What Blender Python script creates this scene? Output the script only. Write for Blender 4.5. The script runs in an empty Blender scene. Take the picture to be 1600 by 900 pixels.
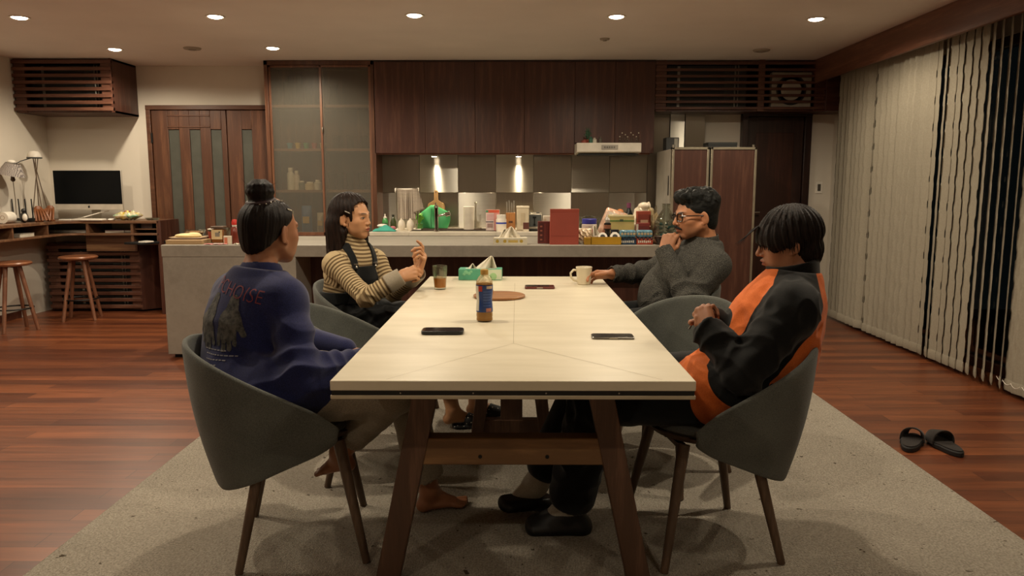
import bpy, math, random
import numpy as np
from mathutils import Vector, Matrix, Euler
random.seed(7); np.random.seed(7)
SC = bpy.context.scene
COL = SC.collection
PI = math.pi

# ------------------------------------------------------------------ camera, world, exposure
_f = 1180.0
CZ = 1.27
_th = math.atan(160 / _f); _ps = math.atan(8 / math.hypot(_f, 160))
cam = bpy.data.cameras.new('camera'); cam.sensor_width = 36; cam.lens = 36 * _f / 1600; cam.clip_start = .05
cam_o = bpy.data.objects.new('camera', cam); COL.objects.link(cam_o)
cam_o.location = (0, 0, CZ); cam_o.rotation_euler = (PI / 2 - _th, 0, _ps)
SC.camera = cam_o
w = bpy.data.worlds.new('night'); SC.world = w; w.use_nodes = True
w.node_tree.nodes['Background'].inputs[0].default_value = (.02, .028, .030, 1)
w.node_tree.nodes['Background'].inputs[1].default_value = .1
vs = SC.view_settings
vs.view_transform = 'Standard'; vs.look = 'None'; vs.gamma = 1; vs.use_curve_mapping = False
vs.exposure = 0.0
LAMP_W = 15.0            # watts of one ceiling downlight
LAMP_COL = (1.0, .855, .645)
CEIL = 2.47
SC.cycles.use_denoising = True
SC.cycles.max_bounces = 7
SC.cycles.diffuse_bounces = 4
SC.cycles.glossy_bounces = 4
SC.cycles.transmission_bounces = 7
SC.cycles.transparent_max_bounces = 10
SC.cycles.caustics_reflective = False
SC.cycles.caustics_refractive = False
SC.cycles.sample_clamp_indirect = 4.0
SC.cycles.blur_glossy = .5

# ------------------------------------------------------------------ materials
def lin(c):
    if isinstance(c, str):
        c = c.lstrip('#'); c = [int(c[i:i + 2], 16) / 255 for i in (0, 2, 4)]
    return tuple((x / 12.92 if x <= .04045 else ((x + .055) / 1.055) ** 2.4) for x in c[:3]) + (1,)

class NT:
    def __init__(s, name):
        s.m = bpy.data.materials.new(name); s.m.use_nodes = True
        s.t = s.m.node_tree; s.b = s.t.nodes['Principled BSDF']; s.out = s.t.nodes['Material Output']
    def n(s, typ, **kw):
        nd = s.t.nodes.new('ShaderNode' + typ)
        for k, v in kw.items():
            if k in nd.inputs: nd.inputs[k].default_value = v
            else: setattr(nd, k, v)
        return nd
    def l(s, a, b): s.t.links.new(a, b)
    def coord(s, scale=(1, 1, 1), kind='Object', rot=(0, 0, 0)):
        tc = s.n('TexCoord'); mp = s.n('Mapping')
        mp.inputs['Scale'].default_value = scale; mp.inputs['Rotation'].default_value = rot
        s.l(tc.outputs[kind], mp.inputs['Vector']); return mp.outputs['Vector']
    def ramp(s, fac, stops):
        r = s.n('ValToRGB'); e = r.color_ramp.elements
        while len(e) < len(stops): e.new(.5)
        for i, (p, c) in enumerate(stops): e[i].position = p; e[i].color = c
        s.l(fac, r.inputs['Fac']); return r.outputs['Color']
    def mix(s, fac, a, b, mode='MIX'):
        m = s.n('MixRGB', blend_type=mode)
        for i, x in enumerate((fac, a, b)):
            if hasattr(x, 'is_linked'): s.l(x, m.inputs[i])
            elif i == 0: m.inputs[0].default_value = x
            else: m.inputs[i].default_value = x
        return m.outputs['Color']
    def noise(s, vec, scale, detail=3, rough=.5):
        nz = s.n('TexNoise', Scale=scale, Detail=detail, Roughness=rough)
        if vec is not None: s.l(vec, nz.inputs['Vector'])
        return nz.outputs['Fac']
    def math(s, op, a, b=0.0):
        m = s.n('Math', operation=op)
        for i, x in enumerate((a, b)):
            if hasattr(x, 'is_linked'): s.l(x, m.inputs[i])
            else: m.inputs[i].default_value = x
        return m.outputs[0]
    def bump(s, h, strength, dist=.002):
        b = s.n('Bump', Strength=strength, Distance=dist); s.l(h, b.inputs['Height']); s.l(b.outputs['Normal'], s.b.inputs['Normal'])
    def col(s, c):
        if hasattr(c, 'is_linked'): s.l(c, s.b.inputs['Base Color'])
        else: s.b.inputs['Base Color'].default_value = c
    def set(s, **kw):
        for k, v in kw.items(): s.b.inputs[k.replace('_', ' ')].default_value = v
        return s

def sc(c, k): return (min(c[0] * k, 1), min(c[1] * k, 1), min(c[2] * k, 1), 1)

_mats = {}
def plain(name, color, rough=.5, metal=0., var=.12, vscale=9., bump=0., bscale=60., spec=.5):
    if name in _mats: return _mats[name]
    t = NT(name); c = lin(color); v = t.coord()
    n = t.noise(v, vscale)
    t.col(t.ramp(n, [(.3, sc(c, 1 - var)), (.7, sc(c, 1 + var))]))
    t.set(Roughness=rough, Metallic=metal, Specular_IOR_Level=spec)
    if bump: t.bump(t.noise(v, bscale, 4), bump)
    _mats[name] = t.m; return t.m

def wood(name, c1, c2, axis=0, scale=7., rough=.42, stretch=14., fine=.5, bump=.12):
    if name in _mats: return _mats[name]
    t = NT(name); a, b = lin(c1), lin(c2)
    s = [stretch] * 3; s[axis] = 1.
    v = t.coord(tuple(s))
    n1 = t.noise(v, scale * .28, 5, .6)
    n2 = t.noise(v, scale * 1.6, 3, .6)
    f = t.math('ADD', t.math('MULTIPLY', n1, 1 - fine * .5), t.math('MULTIPLY', n2, fine * .5))
    t.col(t.ramp(f, [(.32, sc(a, .8)), (.5, a), (.68, b)]))
    t.set(Roughness=rough); t.bump(n2, bump, .001)
    _mats[name] = t.m; return t.m

def fabric(name, c1, c2, scale=260., rough=.9, bump=.5, big=.1):
    if name in _mats: return _mats[name]
    t = NT(name); a, b = lin(c1), lin(c2); v = t.coord()
    n = t.noise(v, scale, 2, .7); nb = t.noise(v, 6., 2)
    c = t.ramp(n, [(.35, a), (.65, b)])
    c = t.mix(big, c, t.ramp(nb, [(.3, sc(a, .6)), (.7, sc(b, 1.3))]))
    t.col(c); t.set(Roughness=rough, Specular_IOR_Level=.2, Sheen_Weight=.15)
    t.bump(n, bump, .0015)
    _mats[name] = t.m; return t.m

def glass(name, color='#ffffff', rough=0.0, ior=1.45, alpha=None):
    if name in _mats: return _mats[name]
    t = NT(name); t.set(Base_Color=lin(color), Roughness=rough, Transmission_Weight=1.0, IOR=ior)
    # shadows of thin glass stay light: mix with transparency by a constant share
    if alpha is not None:
        tr = t.n('BsdfTransparent'); tr.inputs[0].default_value = lin(color)
        mx = t.n('MixShader'); mx.inputs[0].default_value = alpha
        t.l(tr.outputs[0], mx.inputs[1]); t.l(t.b.outputs[0], mx.inputs[2]); t.l(mx.outputs[0], t.out.inputs[0])
    _mats[name] = t.m; return t.m

def emit(name, color, strength):
    t = NT(name); t.set(Base_Color=(0, 0, 0, 1), Emission_Color=tuple(color) + (1,), Emission_Strength=strength); return t.m

# ------------------------------------------------------------------ mesh builder
class MB:
    def __init__(s): s.v = []; s.f = []; s.m = []; s.X = Matrix.Identity(4)
    def add(s, vs, fs, mi=0):
        o = len(s.v)
        s.v += [tuple(s.X @ Vector(p)) for p in vs]
        s.f += [tuple(i + o for i in f) for f in fs]; s.m += [mi] * len(fs); return s
    def at(s, loc=(0, 0, 0), rot=(0, 0, 0)): s.X = Matrix.Translation(loc) @ Euler(rot).to_matrix().to_4x4(); return s
    def box(s, x0, x1, y0, y1, z0, z1, mi=0):
        return s.add([(x, y, z) for x in (x0, x1) for y in (y0, y1) for z in (z0, z1)],
                     [(0, 1, 3, 2), (4, 6, 7, 5), (0, 4, 5, 1), (2, 3, 7, 6), (0, 2, 6, 4), (1, 5, 7, 3)], mi)
    def cbox(s, c, d, mi=0): return s.box(c[0] - d[0] / 2, c[0] + d[0] / 2, c[1] - d[1] / 2, c[1] + d[1] / 2, c[2] - d[2] / 2, c[2] + d[2] / 2, mi)
    def lathe(s, prof, c=(0, 0, 0), n=28, mi=0, sy=1.0):
        vs = []; fs = []
        for r, z in prof:
            for i in range(n):
                a = 2 * PI * i / n; vs.append((c[0] + r * math.cos(a), c[1] + sy * r * math.sin(a), c[2] + z))
        k = len(prof)
        for j in range(k - 1):
            for i in range(n):
                i2 = (i + 1) % n; fs.append((j * n + i, j * n + i2, (j + 1) * n + i2, (j + 1) * n + i))
        if prof[0][0] > 1e-5: fs.append(tuple(range(n))[::-1])
        if prof[-1][0] > 1e-5: fs.append(tuple((k - 1) * n + i for i in range(n)))
        return s.add(vs, fs, mi)
    def tube(s, pts, r, n=10, mi=0, cap=True, flat=1.0):
        pts = [Vector(p) for p in pts]; k = len(pts)
        rs = r if isinstance(r, (list, tuple)) else [r] * k
        vs = []; fs = []; up = None
        for i, p in enumerate(pts):
            d = (pts[min(i + 1, k - 1)] - pts[max(i - 1, 0)]).normalized()
            if up is None:
                up = Vector((0, 0, 1)) if abs(d.z) < .9 else Vector((0, 1, 0))
            a = (up - d * up.dot(d)).normalized(); b = d.cross(a); up = a
            for j in range(n):
                t = 2 * PI * j / n; vs.append(tuple(p + (a * math.cos(t) * flat + b * math.sin(t)) * rs[i]))
        for i in range(k - 1):
            for j in range(n):
                j2 = (j + 1) % n; fs.append((i * n + j, i * n + j2, (i + 1) * n + j2, (i + 1) * n + j))
        if cap: fs.append(tuple(range(n))[::-1]); fs.append(tuple((k - 1) * n + j for j in range(n)))
        return s.add(vs, fs, mi)
    def cyl(s, a, b, r0, r1=None, n=18, mi=0): return s.tube([a, b], [r0, r0 if r1 is None else r1], n, mi)
    def ball(s, c, r, n=20, m=12, mi=0):
        if not isinstance(r, (tuple, list)): r = (r, r, r)
        vs = [(c[0], c[1], c[2] - r[2])]; fs = []
        for j in range(1, m):
            t = -PI / 2 + PI * j / m
            for i in range(n):
                a = 2 * PI * i / n; vs.append((c[0] + r[0] * math.cos(t) * math.cos(a), c[1] + r[1] * math.cos(t) * math.sin(a), c[2] + r[2] * math.sin(t)))
        vs.append((c[0], c[1], c[2] + r[2])); e = len(vs) - 1
        for i in range(n):
            i2 = (i + 1) % n
            fs.append((0, 1 + i2, 1 + i)); fs.append((e, e - n + i, e - n + i2))
            for j in range(m - 2): fs.append((1 + j * n + i, 1 + j * n + i2, 1 + (j + 1) * n + i2, 1 + (j + 1) * n + i))
        return s.add(vs, fs, mi)
    def prism(s, poly, axis, a, b, mi=0):
        """extrude a 2-D polygon along an axis ('x': poly in y,z; 'y': x,z; 'z': x,y)"""
        n = len(poly)
        def P(p, t): return (t, p[0], p[1]) if axis == 'x' else ((p[0], t, p[1]) if axis == 'y' else (p[0], p[1], t))
        vs = [P(p, a) for p in poly] + [P(p, b) for p in poly]
        fs = [tuple(range(n)), tuple(range(2 * n - 1, n - 1, -1))] + [(i, i + n, (i + 1) % n + n, (i + 1) % n) for i in range(n)]
        return s.add(vs, fs, mi)
    def grid(s, fn, nu, nv, mi=0, wrap=False):
        vs = [fn(i / (nu - 1), j / (nv - 1)) for i in range(nu) for j in range(nv)]
        fs = [(i * nv + j, i * nv + j + 1, (i + 1) * nv + j + 1, (i + 1) * nv + j) for i in range(nu - 1) for j in range(nv - 1)]
        return s.add(vs, fs, mi)
    def build(s, name, mats, parent=None, bevel=0., world=False, label=None, seg=2, angle=35, solid=0., sub=0, soff=0., uv=None, fix=True):
        me = bpy.data.meshes.new(name)
        v = s.v
        if world and parent is not None:
            L = Vector((0, 0, 0)); q = parent
            while q is not None: L = L + q.location; q = q.parent
            v = [(p[0] - L[0], p[1] - L[1], p[2] - L[2]) for p in v]
        me.from_pydata(v, [], s.f)
        if not isinstance(mats, (list, tuple)): mats = [mats]
        for m in mats: me.materials.append(m)
        me.polygons.foreach_set('material_index', s.m)
        if fix:
            import bmesh
            bm = bmesh.new(); bm.from_mesh(me); bmesh.ops.recalc_face_normals(bm, faces=bm.faces); bm.to_mesh(me); bm.free()
        me.polygons.foreach_set('use_smooth', [True] * len(me.polygons))
        try: me.set_sharp_from_angle(angle=math.radians(angle))
        except Exception: pass
        if uv:
            u = me.uv_layers.new(name='UVMap'); a, b = uv
            for lp in me.loops:
                co = me.vertices[lp.vertex_index].co; u.data[lp.index].uv = (co[a], co[b])
        o = bpy.data.objects.new(name, me); COL.objects.link(o)
        if parent is not None: o.parent = parent
        if solid:
            md = o.modifiers.new('thick', 'SOLIDIFY'); md.thickness = solid; md.offset = soff
        if bevel:
            md = o.modifiers.new('bevel', 'BEVEL'); md.width = bevel; md.segments = seg; md.limit_method = 'ANGLE'; md.angle_limit = math.radians(40)
        if sub:
            md = o.modifiers.new('sub', 'SUBSURF'); md.levels = sub; md.render_levels = sub
        if label: o['label'] = label
        return o

def tag(o, label, cat, group=None, kind=None):
    o['label'] = label; o['category'] = cat
    if group: o['group'] = group
    if kind: o['kind'] = kind
    return o
def thing(name, label, cat, loc=(0, 0, 0), rz=0., group=None):
    o = bpy.data.objects.new(name, None); COL.objects.link(o); o.empty_display_size = .05
    o.location = loc; o.rotation_euler = (0, 0, rz)
    return tag(o, label, cat, group)
def structure(name, mb, mat, **kw):
    o = mb.build(name, mat, **kw); o['kind'] = 'structure'; return o
def clone(o, loc=None, rz=None, parent=None):
    c = o.copy(); COL.objects.link(c)
    if parent is not None: c.parent = parent
    if loc is not None: c.location = loc
    if rz is not None: c.rotation_euler = (0, 0, rz)
    for ch in list(o.children): clone(ch, parent=c)
    return c
_FONT = {}
def text_mesh(body, size, depth=0.0, shear=0., bold=0.0, cuts=0):
    """letters as vertices and faces in the x, y plane, centred"""
    cu = bpy.data.curves.new('lettering', 'FONT'); cu.body = body; cu.size = size; cu.align_x = 'CENTER'; cu.align_y = 'CENTER'
    cu.extrude = depth; cu.shear = shear; cu.offset = bold; cu.resolution_u = 3
    o = bpy.data.objects.new('lettering', cu); COL.objects.link(o)
    dg = bpy.context.evaluated_depsgraph_get(); dg.update()
    me = o.evaluated_get(dg).to_mesh()
    import bmesh
    bm = bmesh.new(); bm.from_mesh(me)
    if cuts:
        bmesh.ops.triangulate(bm, faces=bm.faces); bmesh.ops.subdivide_edges(bm, edges=bm.edges, cuts=cuts, use_grid_fill=True)
    bm.verts.index_update(); v = [tuple(p.co) for p in bm.verts]; f = [tuple(q.index for q in p.verts) for p in bm.faces]; bm.free()
    o.evaluated_get(dg).to_mesh_clear()
    bpy.data.objects.remove(o); bpy.data.curves.remove(cu)
    return v, f
def letters(body, size, loc, rot, mat, parent, depth=.0006, name='lettering', shear=0., bold=0.):
    v, f = text_mesh(body, size, depth, shear, bold)
    mb = MB().at(loc, rot); mb.add(v, f); return mb.build(name, mat, parent, fix=False)
# ------------------------------------------------------------------ shared materials
def mat_floor():
    t = NT('floor_planks'); tc = t.n('TexCoord')
    br = t.n('TexBrick', offset=.37, offset_frequency=2, squash=1.0)
    for k, v in dict(Color1=lin('#623420'), Color2=lin('#8a5030'), Mortar=lin('#2a120b'), Scale=1.0).items(): br.inputs[k].default_value = v
    br.inputs['Mortar Size'].default_value = .0012; br.inputs['Brick Width'].default_value = 1.25; br.inputs['Row Height'].default_value = .105; br.inputs['Bias'].default_value = -.1
    t.l(tc.outputs['Object'], br.inputs['Vector'])
    v = t.coord((1, 16, 1)); g = t.noise(v, 2.4, 6, .62); g2 = t.noise(t.coord((1, 9, 1)), .9, 2)
    c = t.mix(.75, br.outputs['Color'], t.ramp(g, [(.3, (.5, .46, .44, 1)), (.52, (.88, .88, .88, 1)), (.72, (1.3, 1.22, 1.1, 1))]), 'MULTIPLY')
    c = t.mix(.5, c, t.ramp(g2, [(.35, (.55, .5, .5, 1)), (.65, (1.25, 1.2, 1.1, 1))]), 'MULTIPLY')
    t.col(c)
    t.l(t.math('ADD', t.math('MULTIPLY', g, .12), .30), t.b.inputs['Roughness'])
    t.bump(br.outputs['Fac'], -.25, .001)
    return t.m
def mat_plaster(name, color):
    t = NT(name); v = t.coord(); c = lin(color)
    t.col(t.ramp(t.noise(v, 1.4, 3), [(.3, sc(c, .95)), (.7, sc(c, 1.04))])); t.set(Roughness=.85, Specular_IOR_Level=.2)
    t.bump(t.noise(v, 220., 3), .12, .001); return t.m
def mat_concrete():
    t = NT('concrete'); v = t.coord(); c = lin('#918b80')
    a = t.noise(v, 2.2, 6, .65); b = t.noise(v, 28., 4, .6)
    f = t.math('ADD', t.math('MULTIPLY', a, .7), t.math('MULTIPLY', b, .3))
    t.col(t.ramp(f, [(.3, sc(c, .72)), (.5, c), (.72, sc(c, 1.2))])); t.set(Roughness=.45); t.bump(b, .08, .001); return t.m
def mat_steel(name, vertical):
    t = NT(name)
    v = t.coord((1, 1, 420) if not vertical else (420, 1, 1)); n = t.noise(v, 2.0, 3)
    t.col(t.ramp(n, [(.3, lin('#a5a197')), (.7, lin('#b5b0a5'))]))
    t.set(Metallic=1., Roughness=.31, Anisotropic=.98, Anisotropic_Rotation=0. if vertical else .25)
    tn = t.n('Tangent', direction_type='UV_MAP'); t.l(tn.outputs[0], t.b.inputs['Tangent'])
    return t.m
M_FLOOR = mat_floor()
M_WALL = mat_plaster('warm_white_plaster', '#d8d0c2')
M_CEIL = mat_plaster('ceiling_plaster', '#eee8e2')
M_CONC = mat_concrete()
M_REDV = wood('red_brown_veneer_upright', '#48281e', '#634031', 2, 6., .38)
M_REDH = wood('red_brown_veneer_flat', '#4a2a20', '#664434', 0, 6., .38)
M_DOORV = wood('door_timber_upright', '#50301f', '#6e4831', 2, 6., .4)
M_DOORH = wood('door_timber_flat', '#50301f', '#6e4831', 0, 6., .4)
M_DARKV = wood('dark_veneer_upright', '#2c1b16', '#402a22', 2, 6., .38)
M_OAK = wood('desk_timber', '#684833', '#8c6a4a', 0, 6., .42)
M_OAKY = wood('desk_timber_y', '#684833', '#8c6a4a', 1, 6., .42)
M_SLAT = wood('slat_timber', '#583628', '#785240', 0, 6., .45)
M_BLACK = plain('black_void', '#0b0c0c', .8)
M_DKGREY = plain('dark_grey', '#2c2e2e', .6)
M_METAL = plain('bright_metal', '#b9b4a8', .3, 1.)
M_DKMETAL = plain('black_metal', '#151616', .4, .4)
M_WHITE = plain('white_paint', '#e6e0d4', .5)
M_FROST = glass('frosted_pane', '#a9b0aa', .55)
M_STEELH = mat_steel('steel_brushed_flat', False)
M_STEELV = mat_steel('steel_brushed_upright', True)

# ------------------------------------------------------------------ shell
XL, XR, YB, YF = -4.82, 3.22, 7.85, -1.6
structure('floor', MB().box(XL - .1, XR + .1, YF - .1, YB + .1, -.1, 0), M_FLOOR)
structure('ceiling', MB().box(XL - .1, XR + .1, YF - .1, YB + .1, CEIL, CEIL + .1), M_CEIL)
structure('wall_left', MB().box(XL - .1, XL, YF - .1, YB + .1, 0, CEIL), M_WALL)
structure('wall_front', MB().box(XL, XR, YF - .1, YF, 0, CEIL), M_WALL)
structure('wall_back', MB().box(XL, XR, YB, YB + .1, 0, CEIL), M_WALL)
# right wall: piers and lintel around one long window
wr = MB().box(XR, XR + .12, YF, .6, 0, CEIL).box(XR, XR + .12, 7.3, YB, 0, CEIL).box(XR, XR + .12, .6, 7.3, 2.25, CEIL)
structure('wall_right', wr, M_WALL)
wf = MB()
for y in (.62, 2.3, 3.97, 5.63, 7.25): wf.box(XR + .02, XR + .09, y - .035, y + .035, .06, 2.25)
wf.box(XR + .02, XR + .09, .6, 7.3, 0, .07).box(XR + .02, XR + .09, .6, 7.3, 2.18, 2.25)
win = structure('window_1', wf, wood('window_timber', '#3a1d14', '#56301f', 2, 6., .4), bevel=.004)
g = MB()
for y0, y1 in ((.65, 2.27), (2.33, 3.94), (4.0, 5.6), (5.66, 7.22)): g.box(XR + .05, XR + .056, y0, y1, .07, 2.18)
pane = g.build('pane', glass('window_pane', '#dfe8e6', 0.), win)
structure('baseboard_left', MB().box(XL, XL + .012, YF, 7.2, 0, .07), M_REDH)
structure('baseboard_back', MB().box(2.97, XR, YB - .012, YB, 0, .07), M_REDH)
# dark terrace outside the window
structure('exterior_terrace', MB().box(XR + .13, XR + 3, 0, 8, -.12, -.04), plain('terrace_stone', '#33302c', .8))
# timber pelmet over the blinds
structure('trim_1', MB().box(2.87, 2.90, YF, YB - .02, 2.25, CEIL).box(2.90, XR, YF, YB - .02, 2.43, CEIL), wood('pelmet_timber', '#6a4433', '#875e48', 1, 6., .42), bevel=.004)

# ------------------------------------------------------------------ left double door (door_1)
def door_leaf(root, x0, x1, z1, panes, name):
    st = .075
    o = MB()
    xs = [x0] + [e for p in panes for e in p] + [x1]
    for i in range(0, len(xs), 2): o.box(xs[i], xs[i + 1], YB - .055, YB - .02, .02, z1)
    for a, b in panes: o.box(a, b, YB - .055, YB - .02, z1 - .19, z1).box(a, b, YB - .055, YB - .02, .02, .26)
    leaf = o.build(name, M_DOORV, root, bevel=.004)
    gp = MB()
    for a, b in panes: gp.box(a, b, YB - .042, YB - .034, .26, z1 - .19)
    gp.build('glass_strip', M_FROST_DOOR, leaf)
    MB().box(x0 + .16, x1 - .16, YB - .062, YB - .055, z1 - .17, z1 - .155).box(x0 + .16, x1 - .16, YB - .062, YB - .055, z1 - .06, z1 - .045).build('moulding', M_DOORH, leaf, bevel=.003) if x1 - x0 > .6 else None
    return leaf
M_FROST_DOOR = plain('grey_satin_glass', '#4a4b44', .3)
d1 = MB().box(-3.76, -3.715, YB - .07, YB, 0, 2.07).box(-2.50, -2.455, YB - .07, YB, 0, 2.07).box(-3.76, -2.455, YB - .075, YB, 2.03, 2.075)
d1 = structure('door_1', d1, M_DOORH, bevel=.004)
door_leaf(d1, -3.71, -2.955, 2.025, [(-3.545, -3.435), (-3.33, -3.22), (-3.115, -3.005)], 'leaf')
door_leaf(d1, -2.945, -2.505, 2.025, [(-2.80, -2.695)], 'side_leaf')
h = MB()
for x in (-3.715, -2.503):
    for z in (1.75, .3): h.cyl((x, YB - .06, z - .05), (x, YB - .06, z + .05), .012)
h.build('hinge', M_DKMETAL, d1)
# right dark door
d2 = MB().box(2.27, 2.33, YB - .08, YB, 0, 2.03).box(2.90, 2.97, YB - .08, YB, 0, 2.03).box(2.27, 2.97, YB - .085, YB, 1.96, 2.04)
d2 = structure('door_2', d2, M_DARKV, bevel=.004)
lf = MB().box(2.335, 2.895, YB - .05, YB - .015, .01, 1.955).build('leaf', M_DARKV, d2, bevel=.003)
MB().box(2.42, 2.80, YB - .056, YB - .05, .3, 1.80).build('panel', wood('dark_panel', '#33190f', '#482619', 2, 6, .4), lf, bevel=.004)
MB().cyl((2.38, YB - .11, 1.0), (2.47, YB - .11, 1.0), .009).cyl((2.38, YB - .11, 1.0), (2.38, YB - .05, 1.0), .009).build('handle', M_METAL, lf)

# ------------------------------------------------------------------ ceiling fittings
M_GLOW = emit('lamp_glow', (1.0, .82, .60), 30.0)
dl = thing('ceiling_downlight', '', 'ceiling light', (0, 0, CEIL), group='recessed ceiling downlights')
MB().lathe([(.052, -.001), (.068, -.001), (.070, -.005), (.064, -.007), (.052, -.004)], n=36).build('trim_ring', M_WHITE, dl)
MB().lathe([(.0, -.016), (.026, -.014), (.044, -.009), (.053, -.003)], n=32).build('lamp_lens', M_GLOW, dl)
def lamp_light(root, watts, size=165, blend=.5):
    L = bpy.data.lights.new('downlight_beam', 'SPOT'); L.energy = watts * 4; L.color = LAMP_COL
    L.spot_size = math.radians(size); L.spot_blend = blend; L.shadow_soft_size = .035
    o = bpy.data.objects.new('downlight_beam', L); COL.objects.link(o); o.parent = root; o.location = (0, 0, -.035)
spots = [(-3.58, 5.62, 'in the far row, first from the left wall'), (-2.16, 5.60, 'in the far row, second from the left wall'), (-.73, 5.57, 'above the island, left of its middle'),
         (.71, 5.62, 'above the island, right of its middle'), (2.17, 5.71, 'in the far row, nearest the blinds'),
         (-3.57, 6.90, 'beside the slatted box at upper left'), (-2.15, 6.85, 'in front of the glass-fronted cabinet'),
         (-.73, 3.1, None), (.71, 3.1, None), (-2.2, 3.1, None), (2.17, 3.1, None), (-3.6, 3.1, None), (-1.4, .1, 'added_fill'), (1.4, .1, 'added_fill')]  # last two: unseen fill lamps added to brighten surfaces facing the camera
for i, (x, y, wh) in enumerate(spots):
    o = dl if i == 0 else clone(dl, (x, y, CEIL))
    o.location = (x, y, CEIL)
    o['label'] = 'lit round ceiling downlight ' + wh if wh and wh != 'added_fill' else 'added weak fill downlight, unseen behind the camera' if wh else 'lit round ceiling downlight above or in front of the dining table'
for o, (x, y, wh) in zip([o for o in COL.objects if o.name.startswith('ceiling_downlight')], spots):
    lamp_light(o, LAMP_W * (.42 if wh == 'added_fill' else 1))
for i, (x, y, r, lb) in enumerate([(-2.86, 6.85, .075, 'round grey ceiling disc left of the glass cabinet light'), (2.18, 6.98, .075, 'round grey ceiling disc near the upper right air vent'), (.72, 6.44, .04, 'small white ceiling sensor above the range hood')]):
    o = thing('ceiling_detector' if i < 2 else 'ceiling_sensor', lb, 'detector', (x, y, CEIL))
    MB().lathe([(r, 0), (r, -.006), (r * .92, -.012), (0, -.014)], n=32).build('cover', plain('beige_plastic', '#a09688' if i < 2 else '#ddd6c8', .6), o)
    MB().lathe([(r * .45, -.013), (r * .4, -.02), (0, -.021)], n=24).build('lens', plain('beige_plastic_dark', '#8d8478', .6), o)

# ------------------------------------------------------------------ rug
t = NT('wool_rug'); v = t.coord()
sp = t.noise(v, 150., 3, .7); bl = t.noise(v, 3., 3); fl = t.noise(v, 38., 2, .4)
wv = t.n('TexWave', wave_type='BANDS', bands_direction='X', Scale=58.0, Distortion=1.2, Detail=1.0); t.l(v, wv.inputs['Vector'])
c = t.ramp(sp, [(.33, lin('#746d63')), (.5, lin('#a0988a')), (.66, lin('#bdb5a7'))])
c = t.mix(.22, c, t.ramp(wv.outputs['Fac'], [(.2, lin('#6a6359')), (.8, lin('#c2b9ab'))]))
c = t.mix(t.ramp(fl, [(.24, (1, 1, 1, 1)), (.27, (0, 0, 0, 1))]), c, lin('#4b4135'))
c = t.mix(.35, c, t.ramp(bl, [(.3, (.8, .8, .8, 1)), (.7, (1.1, 1.1, 1.1, 1))]), 'MULTIPLY')
t.col(c); t.set(Roughness=.95, Specular_IOR_Level=.1); t.bump(t.math('ADD', sp, wv.outputs['Fac']), .5, .004)
tag(MB().box(-1.61, 1.82, .75, 4.56, 0, .012).build('area_rug', t.m, bevel=.005), 'large pale ribbed wool rug under the dining table', 'rug')

# ------------------------------------------------------------------ vertical blind along the right wall
t = NT('blind_fabric'); v = t.coord(); c0 = lin('#a39b8a')
t.col(t.ramp(t.noise(v, 90., 3), [(.3, sc(c0, .9)), (.7, sc(c0, 1.05))])); t.set(Roughness=.85, Specular_IOR_Level=.15)
M_BLIND = t.m
# translucency: the louvres let some light through
tl = t.n('BsdfTranslucent'); tl.inputs[0].default_value = lin('#9a8f7a'); mx = t.n('MixShader'); mx.inputs[0].default_value = .15
t.l(t.b.outputs[0], mx.inputs[1]); t.l(tl.outputs[0], mx.inputs[2]); t.l(mx.outputs[0], t.out.inputs[0])
bl = thing('vertical_blind', 'cream vertical louvre blind with wavy edges along the right window', 'blind', (2.99, 4.5, 0))
rail = MB().box(-.02, .03, -1.95, 2.75, 2.30, 2.33).build('head_rail', M_WHITE, bl, bevel=.003)
def louvre(y, ang, wdt=.1, waves=True):
    o = MB(); nz = 60; zs = [.05 + (2.21 - .05) * k / nz for k in range(nz + 1)]
    ph = random.choice((0, 0, .0925)) + random.random() * .02
    def fn(u, q):
        z = .04 + q * 2.27
        q_ = ((z + ph) / .185) % 1.0; e = -.0085 if q_ < .27 else (.0015 if .33 < q_ < .94 else -.003)
        h = (u - .5) * wdt; h += e * (1 if u > .5 else -1) * abs(u - .5) * 2
        cx = .006 * math.cos((u - .5) * PI)
        return (cx * math.cos(ang) + h * math.sin(ang), cx * math.sin(ang) * -1 + h * math.cos(ang), z)
    o.grid(fn, 7, 170)
    # weight pocket at the hem
    p = o.build('louvre', M_BLIND, bl, solid=.0014, fix=False); p.location = (0, y, 0)
    m2 = MB(); ca, sa = math.cos(ang), math.sin(ang)
    m2.tube([(-wdt * .47 * sa, -wdt * .47 * ca, .065), (wdt * .47 * sa, wdt * .47 * ca, .065)], .035, 8, flat=1.0)
    for i, q in enumerate(m2.v):
        k = q[0] * ca - q[1] * sa
        m2.v[i] = (q[0] - k * ca * .88, q[1] + k * sa * .88, q[2])
    m2.build('hem_weight', M_BLIND, p)
y = -1.9
rnd = random.Random(3)
while y + 4.5 < 7.24:
    Y = y + 4.5
    if Y > 6.95: ang = -.2
    elif Y > 6.52: ang = -.38
    elif Y > 6.42: ang = .42
    elif Y > 5.60: ang = -.34
    elif Y > 5.42: ang = .22
    elif Y > 4.96: ang = -.04
    elif Y > 4.52: ang = .50 if Y < 4.8 else .36
    else: ang = -.05
    louvre(y, ang + rnd.uniform(-.22, .22) * (.35 if 4.5 < Y < 4.97 else 1), .094)
    y += .086
ch = MB()
for k in range(0, 6): 
    y0 = -.4 + k * .087
    ch.tube([(.0 + .02 * math.cos(k), y0 + .087 * s / 6, .09 - .02 * math.sin(PI * s / 6)) for s in range(7)], .0018, 5)
ch.build('bead_chain', M_WHITE, bl)
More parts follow.
